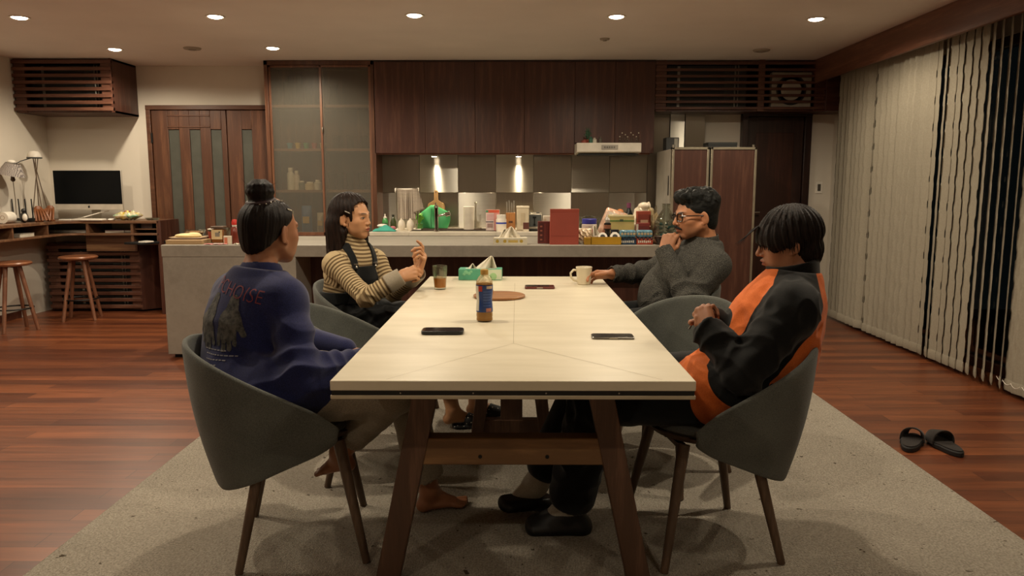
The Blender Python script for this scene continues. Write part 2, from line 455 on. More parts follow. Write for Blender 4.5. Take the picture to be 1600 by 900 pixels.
# ================================================================== kitchen
# ---- island
isl = thing('kitchen_island', 'long grey concrete kitchen island with a solid left end', 'kitchen island', (-.65, 5.95, 0))
MB().box(-2.59, 1.28, 5.463, 6.45, .755, .842).build('counter_slab', M_CONC, isl, bevel=.004, world=True)
MB().box(-2.585, -1.612, 5.466, 6.44, .03, .755).build('end_block', M_CONC, isl, bevel=.004, world=True)
MB().box(-2.55, -1.65, 5.50, 6.40, 0, .03).build('plinth', M_BLACK, isl, world=True)
MB().box(-1.612, 1.02, 5.86, 6.42, .02, .755).build('back_panel', M_REDV, isl, world=True)
MB().box(1.02, 1.27, 5.50, 6.42, 0, .755).build('right_end_block', M_CONC, isl, bevel=.004, world=True)
# ---- back run: worktop with sink, base cabinets
wt = thing('kitchen_worktop', 'pale worktop with a steel sink along the back wall behind the island', 'worktop', (-.05, 7.45, 0))
mb = MB().box(-1.39, -1.02, 7.1, 7.83, .80, .838).box(-.20, 1.30, 7.1, 7.83, .80, .838).box(-1.02, -.20, 7.1, 7.2, .80, .838).box(-1.02, -.20, 7.66, 7.83, .80, .838)
mb.build('top', plain('pale_worktop', '#cfc6b4', .3), wt, bevel=.003, world=True)
sk = MB().box(-1.02, -.20, 7.2, 7.66, .66, .665).box(-1.02, -1.015, 7.2, 7.66, .66, .842).box(-.205, -.20, 7.2, 7.66, .66, .842).box(-1.02, -.2, 7.2, 7.205, .66, .842).box(-1.02, -.2, 7.655, 7.66, .66, .842)
sk.build('sink_bowl', plain('sink_steel', '#a8a59c', .25, 1.), wt, world=True)
bc = MB()
for k in range(5): bc.box(-1.38 + k * .535, -1.38 + k * .535 + .53, 7.14, 7.83, .08, .80)
bc.build('base_cabinet', M_REDV, wt, bevel=.002, world=True)
MB().box(-1.38, 1.29, 7.2, 7.8, 0, .08).build('plinth', M_BLACK, wt, world=True)
# ---- steel splashback: alternating brushed plates
spb = thing('steel_splashback', 'checkered brushed steel splashback panels behind the worktop', 'splashback', (-.05, 7.83, .838))
xs = [-1.385, -1.0, -.606, -.219, .168, .555, .945, 1.33]
for r, (z0, z1) in enumerate(((1.20, 1.60), (.838, 1.198))):
    for k in range(7):
        vert = (k + r) % 2 == 0
        dy = 0 if vert else .004
        MB().box(xs[k] + .001, xs[k + 1] - .001, 7.826 - dy, 7.848, z0, z1).build('steel_plate', M_STEELV if vert else M_STEELH, spb, bevel=.0015, world=True, uv=(0, 2), seg=1)
# steel wall to the right, above the fridge
spw = thing('steel_wall_panel', 'tall brushed steel wall cladding above the refrigerator', 'steel panel', (1.7, 7.83, 1.2))
for k, (a, b, vv, yy) in enumerate(((1.335, 1.55, 1, 7.84), (1.552, 1.70, 0, 7.82), (1.70, 1.90, 1, 7.80))):
    MB().box(a, b, yy, 7.85, .02, 2.02).build('steel_sheet', M_STEELV if vv else M_STEELH, spw, bevel=.002, world=True, uv=(0, 2), seg=1)
# ---- wall cabinets
YC = 7.5
uc = thing('upper_cabinet', 'row of red-brown wall cabinets above the splashback', 'wall cabinet', (-.03, YC, 1.58))
MB().box(-1.385, 1.335, YC + .02, 7.85, 1.585, CEIL - .004).build('carcass', M_REDV, uc, world=True)
ex = [-1.385, -.895, -.44, -.02, .545, .545]
dx = [-1.385, -.897, -.41, .07, .56, .95, 1.335]
for k in range(6):
    MB().box(dx[k] + .0015, dx[k + 1] - .0015, YC, YC + .02, 1.585 if k < 4 else (1.685 if k == 4 else 1.585), CEIL - .018).build('door', M_REDV, uc, bevel=.0015, world=True)
MB().box(-1.385, 1.335, YC - .004, YC + .02, CEIL - .017, CEIL - .003).build('top_rail', M_DARKV, uc, world=True)
MB().box(-1.385, 1.3, YC + .03, YC + .06, 1.572, 1.585).build('light_rail', wood('light_rail', '#7c4b36', '#8f5b43', 0, 6, .4), uc, world=True)
for x, lb in ((-.835, 'small conical lamp under the wall cabinets, above the tap'), (.015, 'small conical lamp under the wall cabinets, above the white jar')):
    o = thing('under_cabinet_lamp', lb, 'lamp', (x, 7.70, 1.585), group='lamps under the wall cabinets')
    MB().lathe([(.012, 0), (.016, -.008), (.032, -.022), (.032, -.026)], n=24).build('shade', M_WHITE, o)
    MB().lathe([(0, -.0255), (.024, -.0255), (.024, -.028), (0, -.03)], n=20).build('lamp_lens', M_GLOW, o)
    L = bpy.data.lights.new('cabinet_beam', 'SPOT'); L.energy = 30; L.color = (1, .82, .55); L.spot_size = math.radians(125); L.spot_blend = .8; L.shadow_soft_size = .02
    q = bpy.data.objects.new('cabinet_beam', L); COL.objects.link(q); q.parent = o; q.location = (0, 0, -.035)
# ---- glass-fronted cabinet
t = NT('cabinet_frost'); t.set(Base_Color=lin('#b9b4a8'), Roughness=.34, Specular_IOR_Level=.7)
tr = t.n('BsdfTransparent'); tr.inputs[0].default_value = lin('#e6e2d8'); rf = t.n('BsdfRefraction', Roughness=.10, IOR=1.02); ms = t.n('MixShader'); ms.inputs[0].default_value = .75
t.l(rf.outputs[0], ms.inputs[1]); t.l(tr.outputs[0], ms.inputs[2]); mx = t.n('MixShader'); mx.inputs[0].default_value = .13
t.l(ms.outputs[0], mx.inputs[1]); t.l(t.b.outputs[0], mx.inputs[2]); t.l(mx.outputs[0], t.out.inputs[0]); M_CABF = t.m
gc = thing('glass_cabinet', 'tall cabinet with frosted sliding glass doors beside the timber double door', 'cabinet', (-1.91, 7.68, 0))
x0, x1 = -2.452, -1.39
GB = .78
mb = MB().box(x0, x0 + .035, YC, 7.84, 0, CEIL - .004).box(x1 - .03, x1, YC, 7.84, 0, CEIL - .004).box(x0, x1, YC, 7.84, CEIL - .045, CEIL - .004).box(x0, x1, YC, 7.84, GB - .08, GB).box(x0, x1, 7.82, 7.84, 0, CEIL - .01)
mb.box(x1 - .002, x1 + .008, YC, 7.84, .838, 1.585)
mb.build('carcass', M_DOORV, gc, bevel=.002, world=True)
MB().box(x0 + .04, x1 - .035, YC + .01, YC + .03, .02, GB - .085).build('lower_door', M_REDV, gc, world=True)
M_SHELF = wood('shelf_timber', '#7d5a42', '#a17a5a', 0, 6., .42)
SHZ = (2.055, 1.632, 1.228)
for z in SHZ: MB().box(x0 + .036, x1 - .031, YC + .06, 7.82, z - .025, z).build('shelf', M_SHELF, gc, world=True)
MB().box(x0 + .036, x1 - .031, YC + .03, 7.82, GB, GB + .02).build('shelf', M_OAK, gc, world=True)
xm = -1.905
for k, (a, b, yy) in enumerate(((x0 + .036, xm + .02, YC + .022), (xm - .015, x1 - .031, YC + .006))):
    fr = MB().box(a, a + .022, yy, yy + .016, GB, CEIL - .046).box(b - .022, b, yy, yy + .016, GB, CEIL - .046).box(a, b, yy, yy + .016, CEIL - .066, CEIL - .046).box(a, b, yy, yy + .016, GB, GB + .03)
    d = fr.build('sliding_door', wood('cabinet_frame', '#6c4632', '#8e6448', 2, 6., .4), gc, bevel=.0015, world=True)
    MB().box(a + .022, b - .022, yy + .006, yy + .010, GB + .03, CEIL - .066).build('frosted_pane', M_CABF, d, world=True)
MB().at((xm + .005, YC - .001, 1.78)).lathe([(0, 0), (.004, .006), (.006, .03), (.004, .054), (0, .06)], n=12).build('finger_pull', M_METAL, gc, world=True)
# ---- contents of the glass cabinet
M_GL = glass('drinking_glass', '#eef2ee', .02, 1.45, .45)
def tumbler(x, y, z, r, h, lb, name='drinking_glass', grp='glasses in the frosted cabinet', mat=None):
    o = thing(name, lb, 'glass', (x, y, z), group=grp)
    MB().lathe([(0, .0), (r * .8, 0), (r, h), (r * .93, h), (r * .74, .008), (0, .008)], n=22).build('bowl', mat or M_GL, o); return o
def carafe(x, y, z, lb):
    o = thing('glass_carafe', lb, 'carafe', (x, y, z), group='glasses in the frosted cabinet')
    MB().lathe([(0, 0), (.05, 0), (.055, .05), (.03, .12), (.026, .15), (.05, .2), (.047, .2), (.022, .15), (.026, .12), (.05, .05), (.045, .006), (0, .006)], n=24).build('body', M_GL, o); return o
for x, h, yy in ((-2.27, .22, 7.62), (-2.19, .21, 7.62), (-2.05, .18, 7.62)): tumbler(x, yy, SHZ[0], .034, h, 'tall clear glass on the top shelf, behind the left frosted door')
for x in (-2.26, -2.18): tumbler(x, 7.74, SHZ[0], .034, .30, 'taller clear glass at the back of the top shelf, behind the left frosted door')
carafe(-1.81, 7.64, SHZ[0], 'clear waisted carafe on the top shelf behind the right frosted door')
for k, (c, nm) in enumerate((('#3f86a0', 'blue'), ('#c0a13a', 'yellow'), ('#3f8a5a', 'green'), ('#a04038', 'red'), ('#c0ac80', 'cream'))):
    o = thing('small_cup', nm + ' little cup in the row on the second cabinet shelf', 'cup', (-2.255 + k * .082, 7.60, SHZ[1]), group='coloured cups in the glass cabinet')
    MB().lathe([(0, 0), (.022, 0), (.031, .058), (.028, .058), (.02, .005), (0, .005)], n=20).build('body', plain('cup_' + nm, c, .4), o)
for x in (-1.80, -1.66, -1.52): tumbler(x, 7.64, SHZ[1], .035, .13, 'faint clear glass on the second shelf behind the right frosted door')
for k, x in enumerate((-1.85, -1.77, -1.67, -1.55, -1.47)): tumbler(x, 7.62, SHZ[2], .036, .17, 'clear tumbler on the third shelf behind the right frosted door')
for x, r, h, c, nm in ((-2.27, .036, .22, '#d8d4c8', 'tall white bottle'), (-2.21, .03, .19, '#cfc6b8', 'pale slim bottle'), (-2.16, .034, .09, '#6d6f62', 'dark grey jar'), (-2.08, .05, .08, '#c8b896', 'pale squat jar'), (-2.0, .036, .10, '#c9c6bb', 'white small jar')):
    o = thing('storage_jar', nm + ' on the third shelf behind the left frosted door', 'jar', (x, 7.64, SHZ[2]), group='jars in the glass cabinet')
    MB().lathe([(0, 0), (r, 0), (r, h * .72), (r * .6, h * .82), (r * .6, h * .84)], n=20).build('body', plain('jar_' + c[1:], c, .4), o)
    MB().lathe([(r * .66, h * .84), (r * .66, h), (0, h)], n=20).build('lid', M_WHITE, o)
for x, w_, h, c, nm, cat in ((-2.12, .11, .27, '#3a5f90', 'blue refill pouch', 'pouch'), (-1.98, .08, .20, '#b0a48f', 'pale food packet', 'packet'), (-2.29, .09, .22, '#9c9484', 'grey packet', 'packet'), (-1.52, .08, .20, '#b0a890', 'cream packet', 'packet'), (-1.62, .07, .16, '#96785c', 'brown packet', 'packet')):
    o = thing('storage_pouch', nm + ' on the bottom shelf of the glass cabinet', cat, (x, 7.63, GB + .02), group='packets at the bottom of the glass cabinet')
    MB().grid(lambda u, v: ((u - .5) * w_ * (1 - .1 * v), -.035 * math.sin(PI * min(1, v * 1.02)) * math.sin(PI * u) ** .5 if True else 0, v * h), 13, 15).grid(lambda u, v: ((u - .5) * w_ * (1 - .1 * v), .03 * math.sin(PI * v) * math.sin(PI * u) ** .5, v * h), 13, 15).build('film', plain('pouch_' + c[1:], c, .35), o)
    MB().box(-w_ * .3, w_ * .3, -.037, -.034, h * .35, h * .6).build('label', plain('pouch_label', '#c8a860', .5), o)
# ---- range hood front
hd = thing('range_hood', 'slim white range hood front set into the wall cabinets', 'range hood', (.87, 7.42, 1.57))
MB().prism([(7.20, 1.585), (7.22, 1.575), (7.5, 1.565), (7.5, 1.668), (7.20, 1.668)], 'x', .56, 1.165).build('body', plain('hood_white', '#cfc8ba', .35), hd, bevel=.006, world=True)
cp = MB().box(.79, .945, 7.194, 7.20, 1.605, 1.648).build('control_panel', plain('hood_panel', '#9a948a', .4), hd, bevel=.002, world=True)
b = MB()
for k in range(5): b.box(.815 + k * .022, .829 + k * .022, 7.190, 7.195, 1.618, 1.634)
b.build('button', plain('hood_button', '#5f5b55', .5), cp, world=True)
MB().box(.58, 1.145, 7.23, 7.48, 1.556, 1.566).build('filter', M_DKMETAL, hd, world=True)
# small ornaments standing on the hood
orn = [(.64, .03, .035, '#7a3528', 'dark red pot'), (.735, .022, .05, '#b8b0a0', 'white little jar'), (.70, .02, .06, '#2f5a48', 'green flask'), (.79, .018, .06, '#504a40', 'brown bottle')]
for x, r, h, c, nm in orn:
    o = thing('small_ornament', nm + ' standing on the range hood', 'ornament', (x, 7.30, 1.669), group='ornaments on the range hood')
    MB().lathe([(0, 0), (r, 0), (r, h * .7), (r * .5, h * .82), (r * .5, h), (0, h)], n=16).build('body', plain('orn_' + c[1:], c, .35), o)
o = thing('small_plant', 'small dark green plant standing on the range hood', 'plant', (.672, 7.33, 1.669))
MB().lathe([(0, 0), (.02, 0), (.026, .035), (0, .035)], n=16).build('pot', plain('orn_pot', '#8c4a36', .6), o)
lf = MB()
for k in range(16):
    a = k * 2.4; lf.tube([(0, 0, .03), (.02 * math.cos(a), .02 * math.sin(a), .07 + .02 * (k % 3)), (.045 * math.cos(a), .045 * math.sin(a), .06 + .03 * (k % 4))], [.003, .009, .001], 6, flat=.3)
lf.build('foliage', plain('plant_green', '#2f4f38', .5), o)
for k in range(8):
    x = .97 + k * .026; h = .055 + .018 * ((k * 5) % 3)
    o = thing('miniature_bottle', 'clear miniature bottle in the cluster at the right of the range hood', 'bottle', (x, 7.27 + .03 * (k % 2), 1.669), group='miniature bottles on the range hood')
    MB().lathe([(0, 0), (.011, 0), (.011, h * .6), (.004, h * .75), (.004, h)], n=14).build('body', M_GL, o)
    MB().lathe([(.005, h), (.005, h + .009), (0, h + .009)], n=12).build('cap', plain('mini_cap', '#c4bda8', .4), o)
# ---- slatted boxes with air conditioners
def slat_box(name, label, x0, x1, y0, y1, z0, z1, n, side=None, frame=.06, post=None, th=.5):
    o = thing(name, label, 'air conditioner cover', ((x0 + x1) / 2, (y0 + y1) / 2, z0))
    pr = (z1 - z0) / n
    for k in range(n):
        z = z0 + pr * (k + .5)
        MB().box(x0, x1, y0, y0 + .028, z - pr * th / 2, z + pr * th / 2).build('slat', M_SLAT, o, bevel=.002, world=True, seg=1)
    for a in (x0 + .05, x1 - .05 - .02): MB().box(a - .04, a + .06, y0 + .02, y0 + .045, z0, z1).build('upright', M_SLAT, o, world=True)
    if post: MB().box(post - .03, post + .03, y0 + .006, y0 + .04, z0, z1).build('upright', M_SLAT, o, world=True)
    s_ = MB().box(x0, x1, y0 + .03, y1, z0, z0 + .018).box(x0, x1, y0 + .03, y1, z1 - .018, z1).box(x0, x0 + .018, y0 + .03, y1, z0, z1).box(x1 - .018, x1, y0 + .002, y1, z0, z1)
    s_.build('casing', M_REDV, o, world=True)
    MB().box(x0 + .02, x1 - .02, y1 - .02, y1 - .01, z0, z1).build('back_board', M_BLACK, o, world=True)
    return o
def aircon(name, label, x0, x1, y0, y1, z0, z1, stand=True):
    o = thing(name, label, 'air conditioner', ((x0 + x1) / 2, (y0 + y1) / 2, z0))
    MB().box(x0, x1, y0, y1, z0, z1).build('body', plain('aircon_grey', '#3a3c3a', .55), o, bevel=.008, world=True)
    MB().box(x0 + .03, x1 - .22, y0 - .004, y0, z0 + .05, z1 - .04).build('grille', plain('aircon_grille', '#2a2d2c', .5), o, world=True)
    MB().box(x0 + .10, x0 + .125, y0 - .008, y0 - .002, z0 + .01, z1 - .01).build('bracket', plain('aircon_strip', '#a09c92', .4, .6), o, world=True)
    MB().cyl((x1 - .12, y0 - .01, z0), (x1 - .12, y0 - .01, z1), .008).cyl((x1 - .09, y0 - .012, z0), (x1 - .09, y0 - .012, z1), .006).build('pipe', plain('aircon_pipe', '#8c8a82', .4, .5), o, world=True)
    return o
slat_box('air_vent_cover', 'slatted timber box under the ceiling above the computer desk', -4.81, -3.86, 7.36, 7.845, 1.965, CEIL - .003, 8)
aircon('air_conditioner', 'dark unit behind the slats above the computer desk', -4.72, -3.98, 7.52, 7.8, 2.02, 2.43)
slat_box('air_vent_cover', 'slatted timber box under the ceiling above the refrigerator', 1.336, 2.99, 7.5, 7.845, 1.985, CEIL - .003, 8, post=2.36, th=.40)
aircon('air_conditioner', 'dark unit behind the slats above the refrigerator', 1.46, 2.24, 7.58, 7.8, 2.02, 2.43)
MB().box(2.98, XR, 7.48, 7.846, 1.985, CEIL - .003).build('trim_2', M_REDH, bevel=.003)['kind'] = 'structure'
fo = thing('ventilation_fan', 'round white fan behind the slats at the right', 'fan', (2.66, 7.60, 2.02))
MB().box(2.47, 2.86, 7.545, 7.62, 2.022, 2.36).build('housing', plain('fan_white', '#b8b0a0', .5), fo, bevel=.01, world=True)
MB().at((2.66, 7.542, 2.19), (PI / 2, 0, 0)).lathe([(.145, 0), (.145, .006), (.128, .006), (.128, 0)], n=40).build('ring', M_DKGREY, fo, world=True)
MB().at((2.66, 7.546, 2.19), (PI / 2, 0, 0)).lathe([(.126, 0), (.10, .004), (0, .005)], n=40).build('cover_disc', plain('fan_disc', '#c4bcab', .5), fo, world=True)
# ---- refrigerator
fr = thing('refrigerator', 'wood-fronted refrigerator with steel edges behind the grey-sweatered man', 'refrigerator', (1.77, 7.25, 0))
MB().box(1.395, 2.155, 6.97, 7.66, .03, 1.60).build('body', plain('fridge_grey', '#b4aea2', .4), fr, bevel=.006, world=True)
for a, b in ((1.395, 1.728), (1.742, 2.155)):
    d = MB().box(a + .02, b - .02, 6.905, 6.965, .08, 1.59).build('door', wood('fridge_veneer', '#482a20', '#624032', 2, 6, .4), fr, world=True)
    MB().box(a, a + .02, 6.895, 6.968, .08, 1.612).box(b - .02, b, 6.895, 6.968, .08, 1.612).box(a, b, 6.895, 6.968, 1.59, 1.612).box(a, b, 6.895, 6.968, .06, .08).build('door_edge', plain('champagne_metal', '#a89f8c', .35, .8), d, bevel=.002, world=True)
for x in (1.41, 2.13): MB().cyl((x, 6.93, 1.612), (x, 6.93, 1.635), .012).build('hinge_cap', M_METAL, fr, world=True)
MB().box(1.389, 1.394, 7.02, 7.045, 1.18, 1.36).build('side_handle', M_DKMETAL, fr, bevel=.002, world=True)
MB().box(1.45, 2.1, 6.95, 7.6, 0, .03).build('plinth', M_BLACK, fr, world=True)
o = thing('storage_box', 'small dark box on the left of the refrigerator top', 'box', (1.47, 7.35, 1.602))
MB().box(-.06, .06, -.08, .08, 0, .12).build('body', plain('box_dark', '#2a2c2b', .5), o, bevel=.004)
MB().box(.015, .05, -.084, -.08, .02, .11).build('label', plain('box_label', '#8a877c', .5), o)
o = thing('storage_box', 'long flat black box on the right of the refrigerator top', 'box', (1.93, 7.3, 1.602))
MB().box(-.14, .13, -.1, .1, 0, .06).build('body', plain('box_black', '#191b1b', .5), o, bevel=.004)
MB().box(-.142, .132, -.102, .102, .045, .07).build('lid', plain('box_black2', '#202423', .5), o, bevel=.003)
MB().box(-.0, .08, -.007, .0, 0, .12).build('switch_plate', plain('switch_white', '#a79e8f', .5), tag(bpy.data.objects.new('light_switch', None), 'white wall switch beside the blinds', 'light switch')) if False else None
sw = thing('light_switch', 'pale wall switch plate beside the end of the blinds', 'light switch', (3.10, 7.85, 1.25))
MB().box(-.035, .035, -.008, 0, -.06, .06).build('plate', M_WHITE, sw, bevel=.002)
MB().box(-.016, .016, -.012, -.008, -.035, .035).build('rocker', plain('rocker', '#4b463e', .4), sw, bevel=.002)
# ================================================================== desk corner on the left
dk = thing('corner_desk', 'built-in timber corner desk with open compartments along the left walls', 'desk', (-4.2, 7.6, 0))
ZT = .93
top = [(XL + .003, 7.845), (-3.52, 7.845), (-3.52, 7.40), (-4.25, 7.40)]
for k in range(9):
    a = k / 8 * PI / 2; top.append((-4.25 - .17 * math.sin(a), 7.40 - .17 * (1 - math.cos(a)) * 1.0))
top += [(-4.42, 5.6), (XL + .003, 5.6)]
def slab(poly, z0, z1, name, m=M_OAK): return MB().prism(poly, 'z', z0, z1).build(name, m, dk, bevel=.003, world=True)
slab(top, ZT - .028, ZT, 'desk_top')
slab(top, .785, .805, 'lower_shelf')
for x in (-3.545, -3.80, -4.24):
    MB().box(x, x + .025, 7.41, 7.845, .70 if x > -4 else .80, ZT - .028).build('divider', M_OAKY, dk, world=True)
MB().box(-3.80, -3.52, 7.42, 7.845, .69, .705).build('lower_shelf', M_OAK, dk, world=True)
MB().box(-3.78, -3.545, 7.45, 7.845, .838, .85).build('middle_shelf', M_OAK, dk, world=True)
for y in (7.1, 6.6, 6.1): MB().box(XL + .003, -4.43, y, y + .02, .80, ZT - .028).build('divider', M_OAK, dk, world=True)
MB().box(-4.3, -3.79, 7.50, 7.52, .62, .785).build('apron', M_OAK, dk, world=True)
MB().box(-3.535, -3.50, 7.40, 7.845, 0, ZT).build('end_panel', M_REDV, dk, bevel=.002, world=True)
# slatted cover under the desk
slat_box('heater_cover', 'slatted timber cover under the computer desk', -4.74, -3.80, 7.55, 7.845, .02, .69, 10)
aircon('heater_unit', 'dark unit behind the slats under the computer desk', -4.55, -3.9, 7.64, 7.8, .06, .62)
MB().add([(-3.80, 7.552, .02), (-3.54, 7.78, .02), (-3.54, 7.78, .69), (-3.80, 7.552, .69), (-3.80, 7.57, .02), (-3.54, 7.80, .02), (-3.54, 7.80, .69), (-3.80, 7.57, .69)],
         [(0, 1, 2, 3), (4, 7, 6, 5), (0, 4, 5, 1), (3, 2, 6, 7), (0, 3, 7, 4), (1, 5, 6, 2)]).build('side_panel', M_REDV, bpy.data.objects['heater_cover'], world=True)
# papers and books in the compartments
pp = [(-4.62, 7.62, .25, .16, '#c7bda6', 'cream'), (-4.40, 7.58, .22, .15, '#a9a69a', 'grey'), (-4.02, 7.58, .18, .14, '#6e3a55', 'purple'), (-3.92, 7.60, .16, .12, '#8a4a3a', 'red')]
for i, (x, y, a, b, c, nm) in enumerate(pp):
    o = thing('magazine_stack', nm + ' magazine lying in the open desk compartment', 'magazine', (x, y, .805), .15 * (i - 1.5), group='magazines in the desk')
    MB().box(-a / 2, a / 2, -b / 2, b / 2, 0, .022).build('pages', M_WHITE, o, bevel=.002)
    MB().box(-a / 2 - .003, a / 2 + .003, -b / 2 - .003, b / 2 + .003, .022, .026).build('cover', plain('mag_' + nm, c, .5), o)
for i, (y, nm, c) in enumerate(((6.85, 'white', '#c0b8a8'), (6.35, 'blue-grey', '#4d5560'))):
    o = thing('paper_roll' if i == 0 else 'notebook', nm + ' papers in the desk compartment along the left wall', 'papers', (-4.58, y, .805), group=None)
    MB().box(-.14, .12, -.1, .1, 0, .03).build('pages', plain('paper_' + nm, c, .7), o, bevel=.003)
    MB().box(-.142, .122, -.102, .102, .03, .034).build('cover', plain('papercover_' + nm, c, .6), o)
o = thing('book', 'pair-coloured book block in the right desk compartment', 'book', (-3.68, 7.52, .85))
o['label'] = 'mauve book standing in the right-hand desk compartment'
MB().box(-.06, .05, -.02, .12, 0, .055).build('pages', plain('book_mauve', '#6f5a58', .7), o, bevel=.002)
MB().box(-.062, -.058, -.022, .122, 0, .056).box(.05, .054, -.022, .122, 0, .056).build('cover', plain('book_cover', '#3d3438', .6), o)
o = thing('folder', 'black folder sticking out of the lowest desk shelf', 'folder', (-3.64, 7.36, .706), -.35)
MB().box(-.12, .10, -.14, .16, 0, .02).build('cover', plain('folder_black', '#181a1c', .5), o, bevel=.003)
MB().box(.02, .11, -.1, .0, .02, .032).build('paper_label', M_WHITE, o)
# ---- computer
im = thing('desktop_computer', 'thin desktop computer with a black screen on the corner desk', 'computer', (-4.27, 7.56, ZT))
im.rotation_euler = (0, 0, -.03)
MB().box(-.345, .345, -.012, .012, .10, .49).build('screen_housing', plain('computer_silver', '#b9b3a6', .4, .3), im, bevel=.006)
MB().box(-.342, .342, -.0145, -.012, .158, .488).build('screen', plain('screen_black', '#04070a', .3, spec=.15), im, bevel=.002)
MB().box(-.342, .342, -.014, -.012, .102, .157).build('chin', plain('computer_chin', '#c6beb0', .35, .2), im)
lg = MB().at((0, -.0145, .13), (PI / 2, 0, 0)); lg.lathe([(0, 0), (.010, 0), (.010, .0012), (0, .0012)], n=20, sy=1.1); lg.ball((.004, .013, .0006), (.0025, .005, .0006), 8, 6); lg.build('logo', M_BLACK, im)
MB().tube([(0, .012, .25), (0, .10, .18), (0, .11, .01), (0, 0, .008)], [.05] * 4, 10, flat=.12).build('stand', plain('computer_silver', '#b9b3a6', .4, .3), im)
MB().box(-.09, .09, -.08, .12, 0, .008).build('foot', plain('computer_silver', '#b9b3a6', .4, .3), im, bevel=.004)
kb = thing('keyboard', 'slim white keyboard in front of the black computer screen', 'keyboard', (-4.22, 7.44, ZT + .0))
MB().box(-.15, .15, -.05, .05, 0, .014).build('case', M_WHITE, kb, bevel=.004)
k_ = MB()
for r in range(4):
    for q in range(13): k_.box(-.143 + q * .0222, -.143 + q * .0222 + .019, -.044 + r * .023, -.044 + r * .023 + .019, .014, .017)
k_.build('keys', plain('key_white', '#d9d3c6', .5), kb)
ms = thing('computer_mouse', 'small white computer mouse beside the snack bag', 'mouse', (-4.00, 7.44, ZT))
MB().ball((0, 0, .008), (.03, .05, .012)).build('shell', M_WHITE, ms)
MB().box(-.0012, .0012, .01, .045, .015, .02).build('button_seam', plain('key_white', '#d9d3c6', .5), ms)
ntb = thing('notepad', 'little white notepad left of the keyboard', 'notepad', (-4.45, 7.46, ZT))
MB().box(-.06, .06, -.04, .04, 0, .012).build('pages', M_WHITE, ntb, bevel=.002); MB().box(-.06, .06, .032, .042, .0, .015).build('binding', M_DKGREY, ntb)
cbl = MB().tube([(-4.4, 7.55, ZT + .01), (-4.3, 7.5, ZT + .03), (-4.18, 7.56, ZT + .07), (-4.10, 7.60, ZT + .09)], .005, 8).build('power_cable', M_WHITE)
tag(cbl, 'white cable trailing under the black computer screen', 'cable')
# snack bag on the desk
bg = thing('snack_bag', 'shiny yellow snack bag lying at the right of the computer', 'snack bag', (-3.86, 7.50, ZT), .1)
rr = random.Random(4)
def bagfn(sgn):
    def fn(u, v):
        e = (math.sin(PI * u) * math.sin(PI * v)) ** .45 if 0 < u < 1 and 0 < v < 1 else 0
        wr = .008 * math.sin(u * 23 + v * 9) * e + .006 * math.sin(v * 31 - u * 12) * e
        return ((u - .5) * .23 + wr, (v - .5) * .17, .045 + sgn * (.042 * e) + wr)
    return fn
t = NT('snack_foil'); v = t.coord((1, 1, 1)); n1 = t.noise(v, 14., 3); n2 = t.noise(v, 40., 2)
t.col(t.mix(t.ramp(n2, [(.45, (0, 0, 0, 1)), (.6, (1, 1, 1, 1))]), t.ramp(n1, [(.35, lin('#d8b52c')), (.5, lin('#e3d58a')), (.62, lin('#7fb59a'))]), lin('#e8e0c0'))); t.set(Roughness=.25, Metallic=.25)
M_FOIL = t.m
MB().grid(bagfn(1), 31, 25).grid(bagfn(-1), 31, 25).build('film', M_FOIL, bg)
MB().box(-.03, .03, -.03, .02, .088, .091).build('brand_patch', plain('patch_red', '#b8322a', .4), bg)
o = thing('clear_dish', 'low clear dish at the right end of the desk', 'dish', (-3.62, 7.5, ZT))
MB().lathe([(0, 0), (.05, 0), (.07, .022), (.066, .022), (.048, .005), (0, .005)], n=28).build('bowl', M_GL, o); MB().lathe([(.066, .021), (.074, .023), (.066, .025)], n=28).build('rim', M_GL, o)
# ---- two desk lamps
M_THREAD = plain('lamp_stick', '#5b4a3a', .5)
la = thing('desk_lamp', 'glossy white dome lamp on crossing wooden sticks', 'desk lamp', (-4.62, 7.33, ZT))
MB().lathe([(.062, .0), (.064, .01), (.058, .04), (.038, .066), (0, .076), (0, .072), (.034, .062), (.054, .038), (.06, .008)], c=(-.02, 0, .60), n=32).build('lamp_shade', plain('gloss_white', '#d8d2c6', .15), la)
MB().lathe([(.064, .0), (.066, -.004), (.066, .006), (.064, .008)], c=(-.02, 0, .602), n=32).build('shade_rim', M_DKGREY, la)
s_ = MB()
for a, b in (((-.06, -.05, 0), (.0, .02, .6)), ((.06, -.06, 0), (-.04, .01, .6)), ((.05, .06, 0), (-.02, -.02, .6)), ((-.05, .05, 0), (-.0, -.02, .6))): s_.cyl(a, b, .005, .004, 8)
s_.build('stick', M_THREAD, la)
MB().tube([(-.06, 0, .60), (-.09, -.1, .57), (-.08, -.2, .54)], .004, 8).build('cord', M_DKGREY, la)
lb_ = thing('table_lamp', 'lamp with a pleated grey shade standing beside the router', 'desk lamp', (-4.67, 7.035, ZT))
t = NT('pleated_shade'); v = t.coord(); wv = t.n('TexWave', Scale=30.0, bands_direction='X', Distortion=6.0); t.l(v, wv.inputs['Vector'])
t.col(t.ramp(wv.outputs['Fac'], [(.3, lin('#6f6766')), (.7, lin('#aaa29a'))])); t.set(Roughness=.8)
sh_ = MB().at((0, 0, .49), (.0, .22, 0)); sh_.lathe([(.115, -.055), (.06, .055), (.057, .055), (.112, -.055)], n=36); sh_.build('lamp_shade', t.m, lb_)
MB().ball((0.0, 0, .555), (.035, .035, .022)).build('shade_cap', M_WHITE, lb_)
MB().cyl((0, 0, .40), (0, 0, .45), .016).ball((0, 0, .395), .02, 12, 8).build('socket', plain('lamp_brown', '#4a3628', .5), lb_)
MB().tube([(0, 0, .39), (.0, .01, .2), (0, 0, .012)], .004, 8).build('stem', M_METAL, lb_)
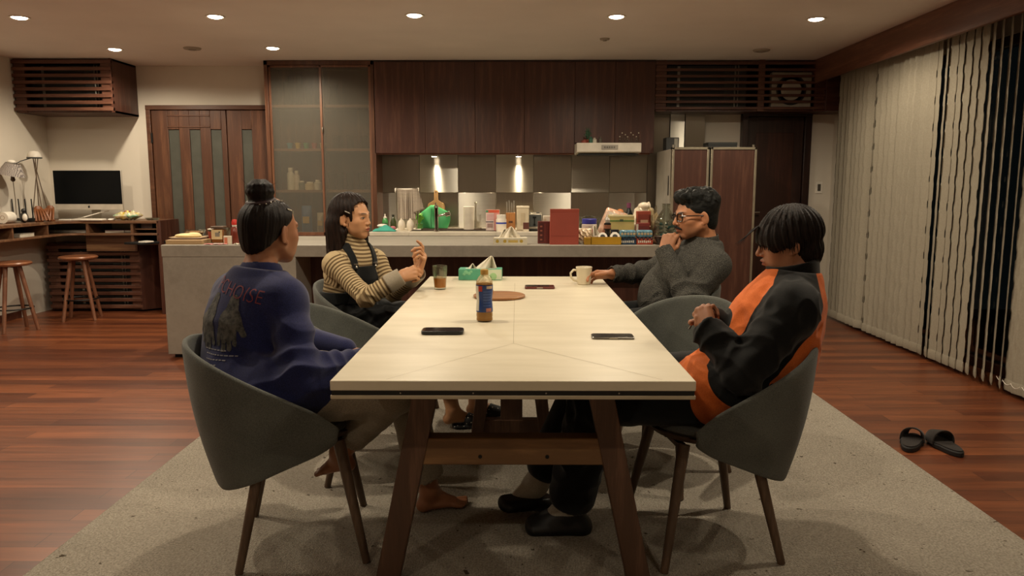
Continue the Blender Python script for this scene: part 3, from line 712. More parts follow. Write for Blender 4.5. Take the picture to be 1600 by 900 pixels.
MB().lathe([(0, 0), (.06, 0), (.06, .008), (.01, .014), (0, .014)], n=24).build('base', M_METAL, lb_)
# router
rt = thing('wifi_router', 'black router with four upright antennas on the desk', 'router', (-4.70, 7.155, ZT))
MB().box(-.11, .10, -.05, .05, 0, .035).build('body', plain('router_black', '#1a1b1c', .4), rt, bevel=.006)
for k in range(4): MB().cyl((-.10 + k * .062, .04, .03), (-.105 + k * .062, .04, .215), .007, .0055, 10).build('antenna', plain('router_black', '#1a1b1c', .4), rt)
# wooden figurines / mannequin hands
M_MANN = plain('mannequin_wood', '#7c4a2a', .4)
for k, (x, y, rz, lb) in enumerate(((-4.49, 7.27, .2, 'jointed wooden artist hand drooping over the desk edge, nearest the screen'), (-4.50, 7.10, .9, 'jointed wooden artist hand between the router and the desk edge'))):
    o = thing('wooden_hand', lb, 'ornament', (x, y, ZT), rz, group='wooden hands on the desk')
    MB().lathe([(0, 0), (.035, 0), (.038, .012), (.02, .02), (.022, .06), (.034, .09), (.036, .13), (.02, .15), (0, .152)], n=18, sy=.7).build('palm', M_MANN, o)
    for q in range(5):
        xx = -.045 + q * .022
        MB().tube([(xx * .6, -.01, .12), (xx, -.05, .10), (xx * 1.2, -.085, .045), (xx * 1.3, -.10, .014)], [.010, .010, .009, .007], 8).build('finger', M_MANN, o)
o = thing('toy_figure', 'small black and white bird ornament beside the router', 'ornament', (-4.54, 6.95, ZT))
MB().ball((0, 0, .05), (.035, .03, .05)).build('body', plain('toy_black', '#1c1c1c', .4), o); MB().ball((.02, -.02, .05), (.022, .02, .035)).build('belly', M_WHITE, o); MB().ball((0, 0, .11), .022).build('head', plain('toy_black', '#1c1c1c', .4), o)
o = thing('toilet_roll', 'white paper roll on the desk at the left edge', 'paper roll', (-4.64, 6.86, ZT + .052))
MB().at((0, 0, 0), (PI / 2, 0, 0)).lathe([(.018, -.06), (.052, -.06), (.052, .06), (.018, .06)], n=28).build('roll', M_WHITE, o); MB().at((0, 0, 0), (PI / 2, 0, 0)).lathe([(.02, -.061), (.02, .061), (.017, .061), (.017, -.061)], n=24).build('core', plain('card', '#9a7b58', .8), o)
o = thing('wire_stand', 'thin wire stand leaning against the left wall on the desk', 'wire stand', (-4.78, 6.80, ZT))
MB().tube([(0, -.1, 0), (.02, 0, .16), (0, .1, 0)], .003, 6).tube([(.02, 0, .16), (.1, .06, .09), (.12, .08, 0)], .003, 6).build('wire', M_DKGREY, o)
MB().box(-.02, .14, -.01, .01, 0, .004).build('foot', M_DKGREY, o)
# ---- stools
st = thing('bar_stool', 'round wooden stool in front of the slatted cover', 'stool', (-4.17, 7.12, 0), .3, group='round stools at the desk')
M_STOOL = wood('stool_timber', '#744a34', '#926850', 2, 6., .4)
MB().lathe([(0, .575), (.14, .575), (.165, .585), (.17, .598), (.16, .608), (.08, .606), (0, .604)], n=36).build('seat', wood('stool_seat', '#805036', '#9c6c4c', 0, 6., .3), st)
for k in range(4):
    a = PI / 4 + k * PI / 2; MB().tube([(.075 * math.cos(a), .075 * math.sin(a), .575), (.19 * math.cos(a), .19 * math.sin(a), 0)], [.019, .016], 12).build('leg', M_STOOL, st)
MB().tube([(.15 * math.cos(t * PI / 18), .15 * math.sin(t * PI / 18), .20) for t in range(37)], .007, 8, cap=False).build('foot_ring', M_DKMETAL, st)
MB().box(-.07, .07, -.012, .012, .562, .576).box(-.012, .012, -.07, .07, .562, .576).build('bracket', M_DKMETAL, st)
s2 = clone(st, (-4.44, 6.55, 0), .9); s2['label'] = 'round wooden stool cut by the left edge of the picture'
RUGZ = .012
# ================================================================== dining table
tb = thing('dining_table', 'long cream dining table on timber trestle legs in the middle of the room', 'dining table', (-.01, 3.215, 0))
t = NT('table_cream'); v = t.coord((1, 5, 1)); n = t.noise(v, 3., 5, .6); nb = t.noise(t.coord(), 2.2, 4)
c = t.ramp(n, [(.3, lin('#cdc4ac')), (.7, lin('#dad1bb'))])
c = t.mix(.4, c, t.ramp(nb, [(.3, (.86, .85, .83, 1)), (.6, (1.04, 1.03, 1.0, 1))]), 'MULTIPLY')
t.col(c); t.l(t.math('ADD', t.math('MULTIPLY', nb, .2), .26), t.b.inputs['Roughness'])
M_TOP = t.m
TX0, TX1, TY0, TY1, TZ = -.513, .490, 2.013, 4.415, .74
tt = MB().box(TX0, TX1, TY0, TY1, TZ - .028, TZ).build('tabletop', M_TOP, tb, bevel=.0025, world=True)
MB().box(TX0 + .003, TX1 - .003, TY0 + .002, TY1 - .002, TZ - .041, TZ - .028).build('edge_channel', plain('table_channel', '#0f1312', .4), tt, world=True) 
MB().box(TX0, TX1, TY0, TY1, TZ - .052, TZ - .041).build('lower_board', plain('table_under', '#b7ab92', .5), tb, bevel=.002, world=True)
m = MB()
for x in (-.32, -.12, .08, .28): m.at((x, TY0 + .001, TZ - .0345), (PI / 2, 0, 0)).lathe([(0, 0), (.0025, 0), (.002, .0015), (0, .002)], n=10)
m.build('screw', M_METAL, tt, world=True)
# mitre seams of the top veneer
M_SEAM = plain('seam', '#9a8f74', .6)
def seam(a, b):
    a = Vector(a + (TZ,)); b = Vector(b + (TZ,)); d = (b - a).normalized(); n_ = Vector((-d.y, d.x, 0)) * .0006
    z = Vector((0, 0, .0004)); return [tuple(a + n_ + z), tuple(b + n_ + z), tuple(b - n_ + z), tuple(a - n_ + z)]
sm = MB()
for a, b in (((-.012, 2.51), (-.012, 4.1)), ((-.012, 2.51), (-.36, 2.03)), ((-.012, 2.51), (.40, 2.03))): sm.add(seam(a, b), [(0, 1, 2, 3)])
sm.build('veneer_seam', M_SEAM, tt, world=True)
M_LEG = wood('trestle_timber', '#543a2a', '#745440', 2, 7., .5, 12, .6, .3)
M_RAIL = wood('rail_timber', '#745434', '#9c764c', 0, 5., .5, 7, .4, .3)
def beam(mb, a, b, w_, d_):
    a, b = Vector(a), Vector(b); ax = (b - a)
    up = Vector((0, 1, 0)); sd = ax.cross(up).normalized() * (w_ / 2); fw = up * (d_ / 2)
    vs = [tuple(p + i * sd + j * fw) for p in (a, b) for i, j in ((-1, -1), (1, -1), (1, 1), (-1, 1))]
    mb.add(vs, [(0, 1, 2, 3), (7, 6, 5, 4), (0, 4, 5, 1), (1, 5, 6, 2), (2, 6, 7, 3), (3, 7, 4, 0)])
    return mb
for (y, post) in ((2.30, False),):
    for s in (-1, 1):
        beam(MB(), (-.012 + s * .26, y, .69), (-.012 + s * .4035, y, RUGZ), .076, .07).build('leg', M_LEG, tb, bevel=.004, world=True)
    cb = MB().box(-.012 - .31, -.012 + .31, y - .03, y + .03, .402, .489).build('cross_rail', M_RAIL if not post else M_LEG, tb, bevel=.004, world=True)
    if not post:
        m = MB()
        for x in (-.115, .095): m.at((x, y - .031, .43), (PI / 2, 0, 0)).lathe([(0, 0), (.006, 0), (.006, .002), (0, .002)], n=14)
        m.build('bolt', M_DKMETAL, cb, world=True)
    MB().box(-.42, .40, y - .04, y + .04, .66, .688).build('top_rail', M_LEG, tb, world=True)
    if False: MB().box(-.085, .05, y - .02, y + .02, .53, .67).build('centre_post', M_LEG, tb, bevel=.003, world=True)

for s in (-1, 1): beam(MB(), (-.026 + s * .09, 3.5, .69), (-.026 + s * .172, 3.5, RUGZ), .06, .06).build('inner_leg', M_LEG, tb, bevel=.004, world=True)
MB().box(-.19, .14, 3.475, 3.525, .085, .165).build('inner_rail', M_LEG, tb, bevel=.004, world=True)
MB().box(-.078, .026, 3.48, 3.52, .16, .688).build('centre_post', M_LEG, tb, bevel=.003, world=True)
MB().box(-.30, .25, 3.46, 3.54, .66, .688).build('top_rail', M_LEG, tb, world=True)
# ================================================================== dining chairs
M_FELT = fabric('grey_felt', '#474a47', '#686a64', 330., .95, .5, .25)
M_FELTIN = M_FELT
M_CLEG = wood('chair_leg_timber', '#54402f', '#725a46', 2, 8., .45)
M_SEAT = fabric('seat_cushion_felt', '#444542', '#5e5e58', 330., .95, .4)
def chair_shell():
    """tub shell, local +x is forward"""
    def top(a):
        s_ = abs(a); sg = 1 if a >= 0 else -1
        L1 = .46
        R = .285
        if s_ < L1:
            th = s_ / L1 * PI / 2; return (-.005 - R * math.cos(th), sg * R * math.sin(th))
        q = (s_ - L1) / (1 - L1); return (-.005 + .212 * q, sg * (R - .02 * q * q))
    def bot(a):
        s_ = abs(a); sg = 1 if a >= 0 else -1
        L1 = .46; R = .205
        if s_ < L1:
            th = s_ / L1 * PI / 2; return (.005 - R * math.cos(th), sg * (R + .01) * math.sin(th))
        q = (s_ - L1) / (1 - L1); return (.005 + .195 * q, sg * (R + .01 + .04 * q))
    def fn(u, v):
        a = (u - .5) * 2
        tx, ty = top(a); bx, by = bot(a)
        k = (tx + .29) / .497
        zt = .752 - .20 * k - .05 * k ** 2
        zb = .245 + .175 * max(0, (bx + .17) / .37)
        # round the front tip
        e = max(0, (abs(a) - .78) / .22)
        mid = (zt + zb) / 2 + .0
        hh = (zt - zb) / 2 * math.sqrt(max(0, 1 - (e * .93) ** 2.2))
        ztt, zbb = mid + hh, mid - hh
        x = tx + (bx - tx) * v; y = ty + (by - ty) * v
        b = .018 * math.sin(PI * v)
        r = math.hypot(x - .05, y) + 1e-6
        return (x + (x - .05) / r * b * (1 if abs(a) < .5 else .3), y + y / r * b, ztt + (zbb - ztt) * v)
    return MB().grid(fn, 57, 17)
def make_chair(label):
    o = thing('dining_chair', label, 'chair', group='grey tub chairs around the dining table')
    sh = chair_shell().build('shell', M_FELT, o, solid=.022, sub=1, fix=False)
    MB().lathe([(0, .40), (.17, .40), (.20, .412), (.205, .425), (0, .425)], c=(.062, 0, 0), n=40).build('seat_pan', M_CLEG, o)
    MB().lathe([(0, .424), (.19, .424), (.20, .436), (.19, .450), (.1, .453), (0, .453)], c=(.055, 0, 0), n=40).build('seat_cushion', M_SEAT, o)
    for s in (-1, 1):
        MB().tube([(.205, s * .165, .41), (.285, s * .235, 0.001)], [.021, .0135], 14).build('leg', M_CLEG, o)
        MB().tube([(-.04, s * .15, .40), (-.125, s * .225, 0.001)], [.021, .0135], 14).build('leg', M_CLEG, o)
    MB().box(-.03, .22, -.02, .02, .385, .40).box(.19, .215, -.17, .17, .385, .402).box(-.055, -.03, -.15, .15, .385, .402).build('under_frame', M_CLEG, o)
    return o
ch0 = make_chair('grey tub chair under the person in the navy sweatshirt')
ch0.location = (-.835, 2.56, RUGZ); ch0.rotation_euler = (0, 0, .22)
for x, y, rz, lb in ((-.70, 3.27, .12, 'empty grey tub chair between the two seated people on the left'), (-.79, 4.02, -.25, 'grey tub chair under the person in the striped turtleneck'),
                     (.735, 2.60, PI + .13, 'grey tub chair under the person in the orange and black jacket'), (.69, 3.28, PI + .80, 'empty grey tub chair turned towards the camera on the right'), (.785, 4.02, PI + .1, 'grey tub chair under the man in the grey sweater')):
    clone(ch0, (x, y, RUGZ), rz)['label'] = lb

# ================================================================== things on the table
def phone(x, y, rz, lb, body, screen, edge, rad=.012, th=.011, L=.148, W=.072):
    o = thing('smartphone', lb, 'phone', (x, y, TZ), rz)
    pl = []
    for cx, cy, a0 in ((1, 1, 0), (-1, 1, 90), (-1, -1, 180), (1, -1, 270)):
        for k in range(6):
            a = math.radians(a0 + k * 18); pl.append((cx * (L / 2 - rad) + rad * math.cos(a), cy * (W / 2 - rad) + rad * math.sin(a)))
    MB().prism(pl, 'z', 0.0005, th).build('case', body, o, bevel=.003)
    MB().prism([(p[0] * .955, p[1] * .93) for p in pl], 'z', th, th + .0006).build('screen', screen, o)
    MB().box(-L * .1, L * .1, -W / 2 - .0006, -W / 2 + .001, th * .35, th * .7).build('side_button', edge, o)
    return o
M_SCR = plain('phone_glass', '#06080a', .08)
phone(-.269, 2.69, .01, 'black smartphone in a thick rounded case near the front left of the table', plain('case_black', '#0c0e10', .35), M_SCR, M_DKGREY, .018, .014, .152, .078)
phone(.336, 2.612, -.02, 'thin smartphone with a silver edge near the front right of the table', plain('case_silver', '#8d8a84', .25, .8), plain('phone_glass_grey', '#101214', .1), M_METAL, .010, .008, .148, .070)
phone(.118, 3.90, .0, 'black smartphone with a red-brown case at the far middle of the table', plain('case_red', '#5f231c', .4), M_SCR, M_METAL, .010, .013, .155, .075)
# wooden board
bd = thing('wooden_board', 'round wooden serving board behind the tea bottle', 'board', (-.085, 3.58, TZ))
MB().lathe([(0, .0), (.118, 0), (.124, .004), (.124, .011), (.119, .014), (.108, .0125), (0, .0125)], n=56).build('board', wood('board_wood', '#8a5c34', '#ac7a48', 0, 5., .45), bd)
cr = thing('snack_crumb', 'small orange bite of food on the round wooden board', 'snack', (-.125, 3.62, TZ + .0125))
MB().ball((0, 0, .008), (.012, .010, .009), 12, 8).ball((.006, .003, .013), (.006, .006, .005), 10, 6).build('morsel', plain('snack_orange', '#c58a3c', .5), cr)
# tea bottle
M_PET = glass('clear_bottle', '#f4efe4', .03, 1.45, .38)
bt = thing('tea_bottle', 'plastic tea bottle with a blue label and tan cap in the middle of the table', 'bottle', (-.128, 2.935, TZ))
pr = [(0, .002), (.026, 0), (.0325, .006), (.0325, .014), (.0305, .017), (.0325, .021), (.0325, .031), (.031, .034), (.0325, .038), (.0325, .05), (.031, .07), (.0295, .085), (.031, .10), (.033, .12), (.033, .15), (.0315, .16), (.026, .172), (.0175, .181), (.0145, .185), (.0145, .192)]
MB().lathe(pr, n=40).build('body', M_PET, bt)
MB().lathe([(0, .003), (.031, .006), (.0312, .036), (.0312, .05), (.0297, .07), (.0282, .085), (.0297, .10), (.0316, .12), (.0316, .150), (0, .150)], n=32).build('tea', plain('tea_liquid', '#b58648', .1), bt)
LB = lambda k: [(.0328 + k, .040), (.0328 + k, .05), (.0314 + k, .07), (.0299 + k, .085), (.0314 + k, .10), (.0334 + k, .12), (.0334 + k, .146)]
MB().lathe(LB(.0002)[0:], n=40).build('label_sleeve', plain('label_blue', '#1d3a78', .3), bt, fix=False)
def curved(a0, a1, z0, z1, k, mat, nm):
    def R(z):
        p = LB(k)
        for (r0, q0), (r1, q1) in zip(p, p[1:]):
            if q0 <= z <= q1: return r0 + (r1 - r0) * (z - q0) / (q1 - q0)
        return p[-1][0]
    MB().grid(lambda u, v: (R(z0 + (z1 - z0) * v) * math.cos(a0 + (a1 - a0) * u), R(z0 + (z1 - z0) * v) * math.sin(a0 + (a1 - a0) * u), z0 + (z1 - z0) * v), 9, 9).build(nm, mat, bt, fix=False)
A = -PI / 2 + .04
curved(A - 1.3, A - .72, .045, .143, .0007, plain('label_white', '#c9c4b4', .4), 'label_stripe')
curved(A - .75, A - .25, .122, .143, .0009, plain('label_red', '#a8321f', .4), 'label_patch')
curved(A + .25, A + 1.1, .132, .143, .0009, plain('label_pale', '#b9a48c', .4), 'label_patch')
curved(A + .2, A + .9, .042, .056, .0009, plain('label_pink', '#a86c58', .4), 'label_patch')
for r in range(6): curved(A - .15, A + .85, .064 + r * .011, .068 + r * .011, .0008, plain('label_text', '#3f5a94', .4), 'label_line')
MB().lathe([(0.0, .186), (.0155, .186), (.0155, .204), (.014, .206), (0, .206)], n=30).build('cap', plain('cap_tan', '#b08a44', .4), bt)
# glass of tea
gl = thing('tea_glass', 'faceted drinking glass half full of brown tea at the far left of the table', 'glass', (-.397, 3.86, TZ))
M_GLT = glass('table_glass', '#f2f2ea', .01, 1.45, .38)
mb = MB(); n = 12
prof = [(.030, 0), (.0305, .006), (.034, .06), (.038, .085), (.0385, .122), (.0362, .122), (.0355, .086), (.0315, .06), (.0275, .010), (0, .009)]
mb.lathe(prof, n=12); mb.build('tumbler', M_GLT, gl, bevel=.001, angle=20)
MB().lathe([(0, .0095), (.0275, .0105), (.0311, .058), (0, .058)], n=24).build('tea', plain('tea_glass_liquid', '#c98038', .1), gl)
MB().lathe([(.0383, .083), (.0384, .100), (.0386, .100), (.0386, .083)], n=24).build('printed_band', plain('band', '#6f6c62', .5), gl) if False else None
# mug
mg = thing('coffee_mug', 'thick cream coffee mug held by the man in the grey sweater', 'mug', (.362, 4.06, TZ))
M_MUG = plain('mug_cream', '#cfc3a8', .25, var=.04)
MB().lathe([(0, .0), (.032, 0), (.036, .004), (.036, .012), (.040, .05), (.0435, .088), (.045, .093), (.043, .096), (.0405, .092), (.036, .05), (.033, .01), (0, .008)], n=40).build('cup', M_MUG, mg)
MB().tube([(-.037 - .0 , -.006, .078), (-.058, -.012, .080), (-.073, -.014, .062), (-.071, -.014, .04), (-.055, -.011, .024), (-.037, -.006, .020)], [.0065, .0065, .006, .006, .0065, .007], 12).build('handle', M_MUG, mg)
MB().lathe([(0, .07), (.0385, .07)], n=30).build('coffee', plain('coffee', '#2b1a10', .1), mg)
# tissue box
tbx = thing('tissue_box', 'green and white tissue box at the far end of the table', 'tissue box', (-.208, 4.29, TZ), -.02)
MB().box(-.122, .122, -.055, .055, 0, .062).build('box', plain('tissue_green', '#4f9c7c', .5), tbx, bevel=.002)
MB().box(.02, .1225, -.0556, -.0552, .004, .0605).build('pale_panel', plain('tissue_pale', '#bfc9ae', .5), tbx)
pt = MB()
for k, (x, z, r) in enumerate(((-.08, .045, .012), (-.062, .038, .010), (-.09, .034, .009), (-.05, .048, .008))): pt.at((x, -.0558, z), (PI / 2, 0, 0)).lathe([(0, 0), (r, 0), (r * .9, .0004), (0, .0004)], n=18)
pt.build('leaf_print', plain('tissue_leaf', '#79b98f', .5), tbx)
pt = MB()
for k, (x, z, r) in enumerate(((.075, .022, .02), (.055, .016, .012))): pt.at((x, -.0562, z), (PI / 2, 0, 0)).lathe([(0, 0), (r, 0), (r * .9, .0004), (0, .0004)], n=22)
pt.build('leaf_print', plain('tissue_leaf2', '#95bb86', .5), tbx)
MB().box(-.085, .085, -.02, .02, .062, .0626).build('opening', plain('tissue_slot', '#cdd2c0', .6), tbx)
M_TIS = plain('tissue_paper', '#dcd4c2', .9)
def tissue(w_, h_, lean=.0, seed=1):
    def fn(u, v):
        a = (u - .5) * w_ * (1 - v * .82)
        return (a + lean * v, .022 * math.sin(u * 9 + seed) * (1 - v * .7) + .010 * math.sin(u * 17 + 2 * seed), h_ * v * (1 - .25 * abs(u - .5)))
    return MB().grid(fn, 33, 13)
x = tissue(.13, .075, .03, 1); x.at(); q = x.build('tissue', M_TIS, tbx, solid=.0012, fix=False); q.location = (.03, 0, .06)
q = tissue(.06, .03, .0, 3).build('tissue', M_TIS, tbx, solid=.0012, fix=False); q.location = (-.045, -.008, .06)

# ================================================================== slippers on the floor
def slipper(name, lb, loc, rz, mat, sole, grp, dots=None, parent=None, sz=1.0):
    o = thing(name, lb, 'slipper', loc, rz, grp)
    pl = []
    for k in range(40):
        a = 2 * PI * k / 40; c_, s_ = math.cos(a), math.sin(a)
        wd = .052 if c_ > 0 else .044
        pl.append((.128 * sz * c_, wd * sz * s_ * (1 - .08 * c_)))
    MB().prism(pl, 'z', 0, .026).build('sole', sole, o, bevel=.006)
    MB().prism([(p[0] * .93, p[1] * .9) for p in pl], 'z', .026, .031).build('insole', mat, o, bevel=.002)
    def fn(u, v):
        x_ = .01 + .105 * v; wd = .053 * math.sqrt(max(.02, 1 - (max(0, x_ - .03) / .10) ** 2)); a = PI * u
        return (x_ * sz, -wd * math.cos(a) * sz, .014 + (.072 - .028 * v) * math.sin(a) ** .7)
    MB().grid(fn, 23, 13).build('upper', mat, o, solid=.007, sub=1, fix=False)
    return o
M_SLIP = fabric('slipper_brown', '#1d1816', '#2c2522', 200., .9, .4)
M_SOLE = plain('slipper_sole', '#141110', .7)
# toes face away from the camera, heels towards it
slipper('house_slipper', 'dark open slipper on the bare floor near the blinds, left one of the pair', (1.945, 3.60, 0), .98, M_SLIP, M_SOLE, 'dark slippers on the floor')
slipper('house_slipper', 'dark open slipper on the bare floor near the blinds, right one of the pair', (2.085, 3.555, 0), 1.62, M_SLIP, M_SOLE, 'dark slippers on the floor')
# ================================================================== things on the island and worktop
IZ = .842; WZ = .838
def P(u, base_v, z): # where a photographed base point stands
    pass
def carton(name, lb, cat, loc, d, rz, mats, grp=None):
    """box with a printed front: mats = (body, [(x0,x1,z0,z1,material,name), ...]) in fractions of the front"""
    o = thing(name, lb, cat, loc, rz, grp)
    w_, dp, h = d
    MB().box(-w_ / 2, w_ / 2, -dp / 2, dp / 2, 0, h).build('box', mats[0], o, bevel=.002)
    for k, (a, b, c, e, m, nm) in enumerate(mats[1]):
        MB().box(-w_ / 2 + a * w_, -w_ / 2 + b * w_, -dp / 2 - .0012 - k * .0004, -dp / 2 + .0005, c * h, e * h).build(nm, m, o)
    return o
def pack(name, lb, cat, loc, d, rz, mat, patches=(), grp=None, crumple=.012, seed=0):
    """pillow-shaped plastic packet standing on its edge"""
    o = thing(name, lb, cat, loc, rz, grp); w_, dp, h = d
    def side(sg):
        def fn(u, v):
            e = max(0, math.sin(PI * u)) ** .5 * max(0, math.sin(PI * min(1, v * .92 + .08))) ** .5
            wr = crumple * (math.sin(u * 17 + seed + v * 6) * math.sin(v * 13 - seed + u * 4)) * e
            return ((u - .5) * w_ * (1 - .12 * v * v) + wr * .5, sg * (dp / 2 * e) + wr, v * h + wr * .4 * v)
        return fn
    MB().grid(side(-1), 25, 21).grid(side(1), 25, 21).build('film', mat, o)
    for k, (a, b, c, e, m, nm) in enumerate(patches):
        f0 = side(-1)
        MB().grid(lambda u, v: (lambda q: (q[0], q[1] - .0015 - .0004 * k, q[2]))(f0(a + (b - a) * u, c + (e - c) * v)), 9, 9).build(nm, m, o, fix=False)
    return o
def bottle(name, lb, cat, loc, prof, mat, capprof, capmat, label=None, grp=None):
    o = thing(name, lb, cat, loc, 0, grp)
    MB().lathe(prof, n=26).build('body', mat, o)
    if capprof: MB().lathe(capprof, n=22).build('cap', capmat, o)
    if label: MB().lathe([(label[0], label[1]), (label[0], label[2])], n=26).build('label', label[3], o, fix=False)
    return o
pc = lambda c, r=.45: plain('c_' + c.strip('#') + str(int(r * 100)), c, r)
M_CLR = glass('clear_film', '#e9e4d8', .12, 1.1, .45)

# --- left end of the island
o = thing('wooden_tray', 'pale wooden board with a lid edge lying on the left end of the island', 'board', (-2.43, 5.72, IZ))
MB().box(-.15, .12, -.2, .2, 0, .032).build('board', wood('tray_wood', '#a88a63', '#c2a47c', 0, 6, .5), o, bevel=.003)
MB().box(-.13, .09, -.16, .16, .032, .044).build('mat', plain('tray_mat', '#6f5a48', .7), o, bevel=.002)
TZ2 = IZ + .044
o = thing('pastry', 'flat pale bun in its wrapper on the wooden board', 'pastry', (-2.47, 5.66, TZ2))
MB().ball((0, 0, .012), (.10, .06, .018)).ball((.04, 0, .02), (.05, .045, .016)).build('bun', plain('bun', '#d8c692', .7, bump=.4), o)
MB().box(-.12, .12, -.065, .065, 0, .003).build('wrapper', pc('#c9b08a'), o)
o = thing('clear_bowl', 'clear plastic bowl of snacks at the back of the wooden board', 'bowl', (-2.49, 5.82, TZ2))
MB().lathe([(0, 0), (.06, 0), (.085, .045), (.082, .045), (.057, .004), (0, .004)], n=32).build('bowl', M_GL, o)
MB().lathe([(0, .004), (.058, .006), (.07, .028), (.03, .034), (0, .035)], n=22).build('snacks', plain('nuts', '#9a6a3c', .7, bump=.6, bscale=90), o)
o = thing('noodle_cup', 'dark lidded tub on the left end of the island, left of the coffee jar', 'tub', (-2.30, 5.72, IZ))
MB().lathe([(0, 0), (.036, 0), (.042, .10), (0, .10)], n=28).build('cup', pc('#241d1b'), o); MB().lathe([(.044, .098), (.045, .104), (.0, .112)], n=28).build('lid', M_WHITE, o)
MB().lathe([(.0392, .02), (.0425, .085)], n=28).build('label', pc('#8c2e22'), o, fix=False)
o = thing('coffee_jar', 'square-shouldered brown coffee jar with a cream label on the island', 'jar', (-2.215, 5.60, IZ))
MB().box(-.045, .045, -.04, .04, 0, .11).build('jar', plain('coffee_glass', '#7a4a20', .15), o, bevel=.012); MB().box(-.046, .046, -.041, .041, .112, .130).build('lid', pc('#5a4636'), o, bevel=.004)
MB().box(-.04, .04, -.0425, -.0395, .035, .105).build('label', pc('#d8c496'), o); MB().box(-.012, .022, -.0435, -.042, .055, .085).build('print', pc('#8a8478'), o)
MB().ball((.02, -.043, .088), (.006, .002, .006), 8, 6).build('print_dot', M_DKGREY, o)
tumbler(-2.16, 5.68, IZ, .028, .115, 'slim clear glass beside the coffee jar on the island', 'drinking_glass', None)
o = carton('seasoning_box', 'small white seasoning box in front of the ketchup bottle', 'box', (-2.135, 5.56, IZ), (.055, .03, .06), .1, (pc('#d8cdb8'), [(.1, .5, .1, .8, pc('#c87a5a'), 'print')]))
o = bottle('ketchup_bottle', 'red sauce bottle with a bright red cap on the island', 'bottle', (-2.095, 5.60, IZ), [(0, 0), (.030, 0), (.033, .01), (.032, .08), (.026, .118), (.018, .128)], pc('#6e2c1e', .25), [(.019, .128), (.021, .14), (.0, .14)], M_WHITE)
MB().lathe([(.022, .14), (.022, .16), (.016, .178), (0, .18)], n=22).build('flip_cap', pc('#c8281c', .35), o)
o = thing('snack_wrapper', 'pink and white wrapper lying flat at the left end of the island', 'wrapper', (-2.2, 5.50, IZ), .1)
MB().grid(lambda u, v: ((u - .5) * .16, (v - .5) * .05, .002 + .006 * abs(math.sin(u * 9 + v * 4))), 21, 9).build('film', pc('#d88a88', .3), o, solid=.001); MB().box(-.02, .05, -.02, .02, .0085, .0095).build('print', M_WHITE, o)
o = thing('snack_wrapper', 'small white scrap of packaging below the ketchup bottle', 'wrapper', (-2.03, 5.50, IZ), -.2)
MB().grid(lambda u, v: ((u - .5) * .07, (v - .5) * .04, .002 + .008 * abs(math.sin(u * 7 + v * 5))), 13, 9).build('film', pc('#d8cdb4', .4), o, solid=.001); MB().box(-.01, .015, -.01, .01, .010, .011).build('print', pc('#7d5a48'), o)

# --- middle of the island
o = thing('tissue_box', 'white and gold tissue box on the front edge of the island', 'tissue box', (-.045, 5.56, IZ), .02)
MB().box(-.125, .118, -.055, .055, 0, .05).build('box', pc('#cfc8b4'), o, bevel=.002)
mb = MB()
for x in (-.10, -.045, .075): mb.at((x, -.0558, .026), (PI / 2, 0, 0)).lathe([(0, 0), (.012, 0), (.012, .0006), (0, .0006)], n=16)
mb.build('gold_flower', pc('#b79a3c'), o); MB().box(-.02, .05, -.0562, -.055, .016, .034).box(-.127, -.1245, -.05, .05, .006, .044).build('gold_band', pc('#c0a658'), o)
q = tissue(.17, .085, .01, 2).build('tissue', M_TIS, o, solid=.0012, fix=False); q.location = (-.01, 0, .048)
q = tissue(.14, .07, -.02, 5).build('tissue', M_TIS, o, solid=.0012, fix=False); q.location = (-.02, .012, .048)
o = carton('gift_box', 'dark red patterned carton standing left of the red paper bag', 'carton', (.20, 5.64, IZ), (.092, .06, .165), 0, (pc('#5e1f1a'), [(.08, .45, .08, .92, pc('#4a1714'), 'panel'), (.18, .36, .15, .22, pc('#9a5a48'), 'print'), (.18, .36, .35, .42, pc('#9a5a48'), 'print'), (.18, .36, .55, .62, pc('#9a5a48'), 'print'), (.18, .36, .74, .81, pc('#9a5a48'), 'print'), (.55, .6, .1, .9, pc('#7d342a'), 'stripe')]))
o = thing('paper_bag', 'tall plain red paper bag standing folded shut on the island', 'paper bag', (.345, 5.58, IZ))
M_RBAG = plain('red_paper', '#9c4230', .6, var=.06)
MB().add([(-.105, -.06, 0), (.105, -.06, 0), (.105, .06, 0), (-.105, .06, 0), (-.103, -.045, .257), (.107, -.045, .257), (.107, -.025, .257), (-.103, -.025, .257)], [(3, 2, 1, 0), (0, 1, 5, 4), (1, 2, 6, 5), (2, 3, 7, 6), (3, 0, 4, 7), (4, 5, 6, 7)]).build('bag', M_RBAG, o, bevel=.002)
MB().box(-.106, .108, -.0585, -.0565, .062, .0645).build('base_crease', plain('red_paper_fold', '#86362a', .6), o)
MB().box(-.104, .108, -.047, -.023, .235, .259).build('folded_top', M_RBAG, o, bevel=.002)
o = carton('milk_carton', 'narrow white carton half hidden behind the red paper bag', 'carton', (.235, 5.78, IZ), (.07, .06, .20), 0, (pc('#d4cab8'), [(0, .3, .1, .9, pc('#bfae94'), 'panel')]))
M_BREAD = plain('packet_pink_beige', '#c09a80', .3, var=.3, vscale=30)
o = pack('snack_bag', 'crinkled clear snack bag right beside the red paper bag', 'snack bag', (.50, 5.60, IZ), (.12, .07, .115), 0, plain('snack_clear', '#c9b496', .2, var=.45, vscale=60), [(.1, .9, .02, .2, pc('#d8cfba'), 'white_label'), (.3, .7, .06, .16, pc('#2c2a28'), 'print')], None, .018, 2)
o = bottle('protein_tub', 'white round tub with a blue screw lid behind the snack bag', 'tub', (.555, 5.82, IZ), [(0, 0), (.055, 0), (.058, .01), (.058, .13), (.05, .14)], pc('#cdbfb4'), [(.056, .138), (.057, .172), (.053, .176), (0, .176)], pc('#31328c'), (.0588, .03, .1, pc('#b5606a')))
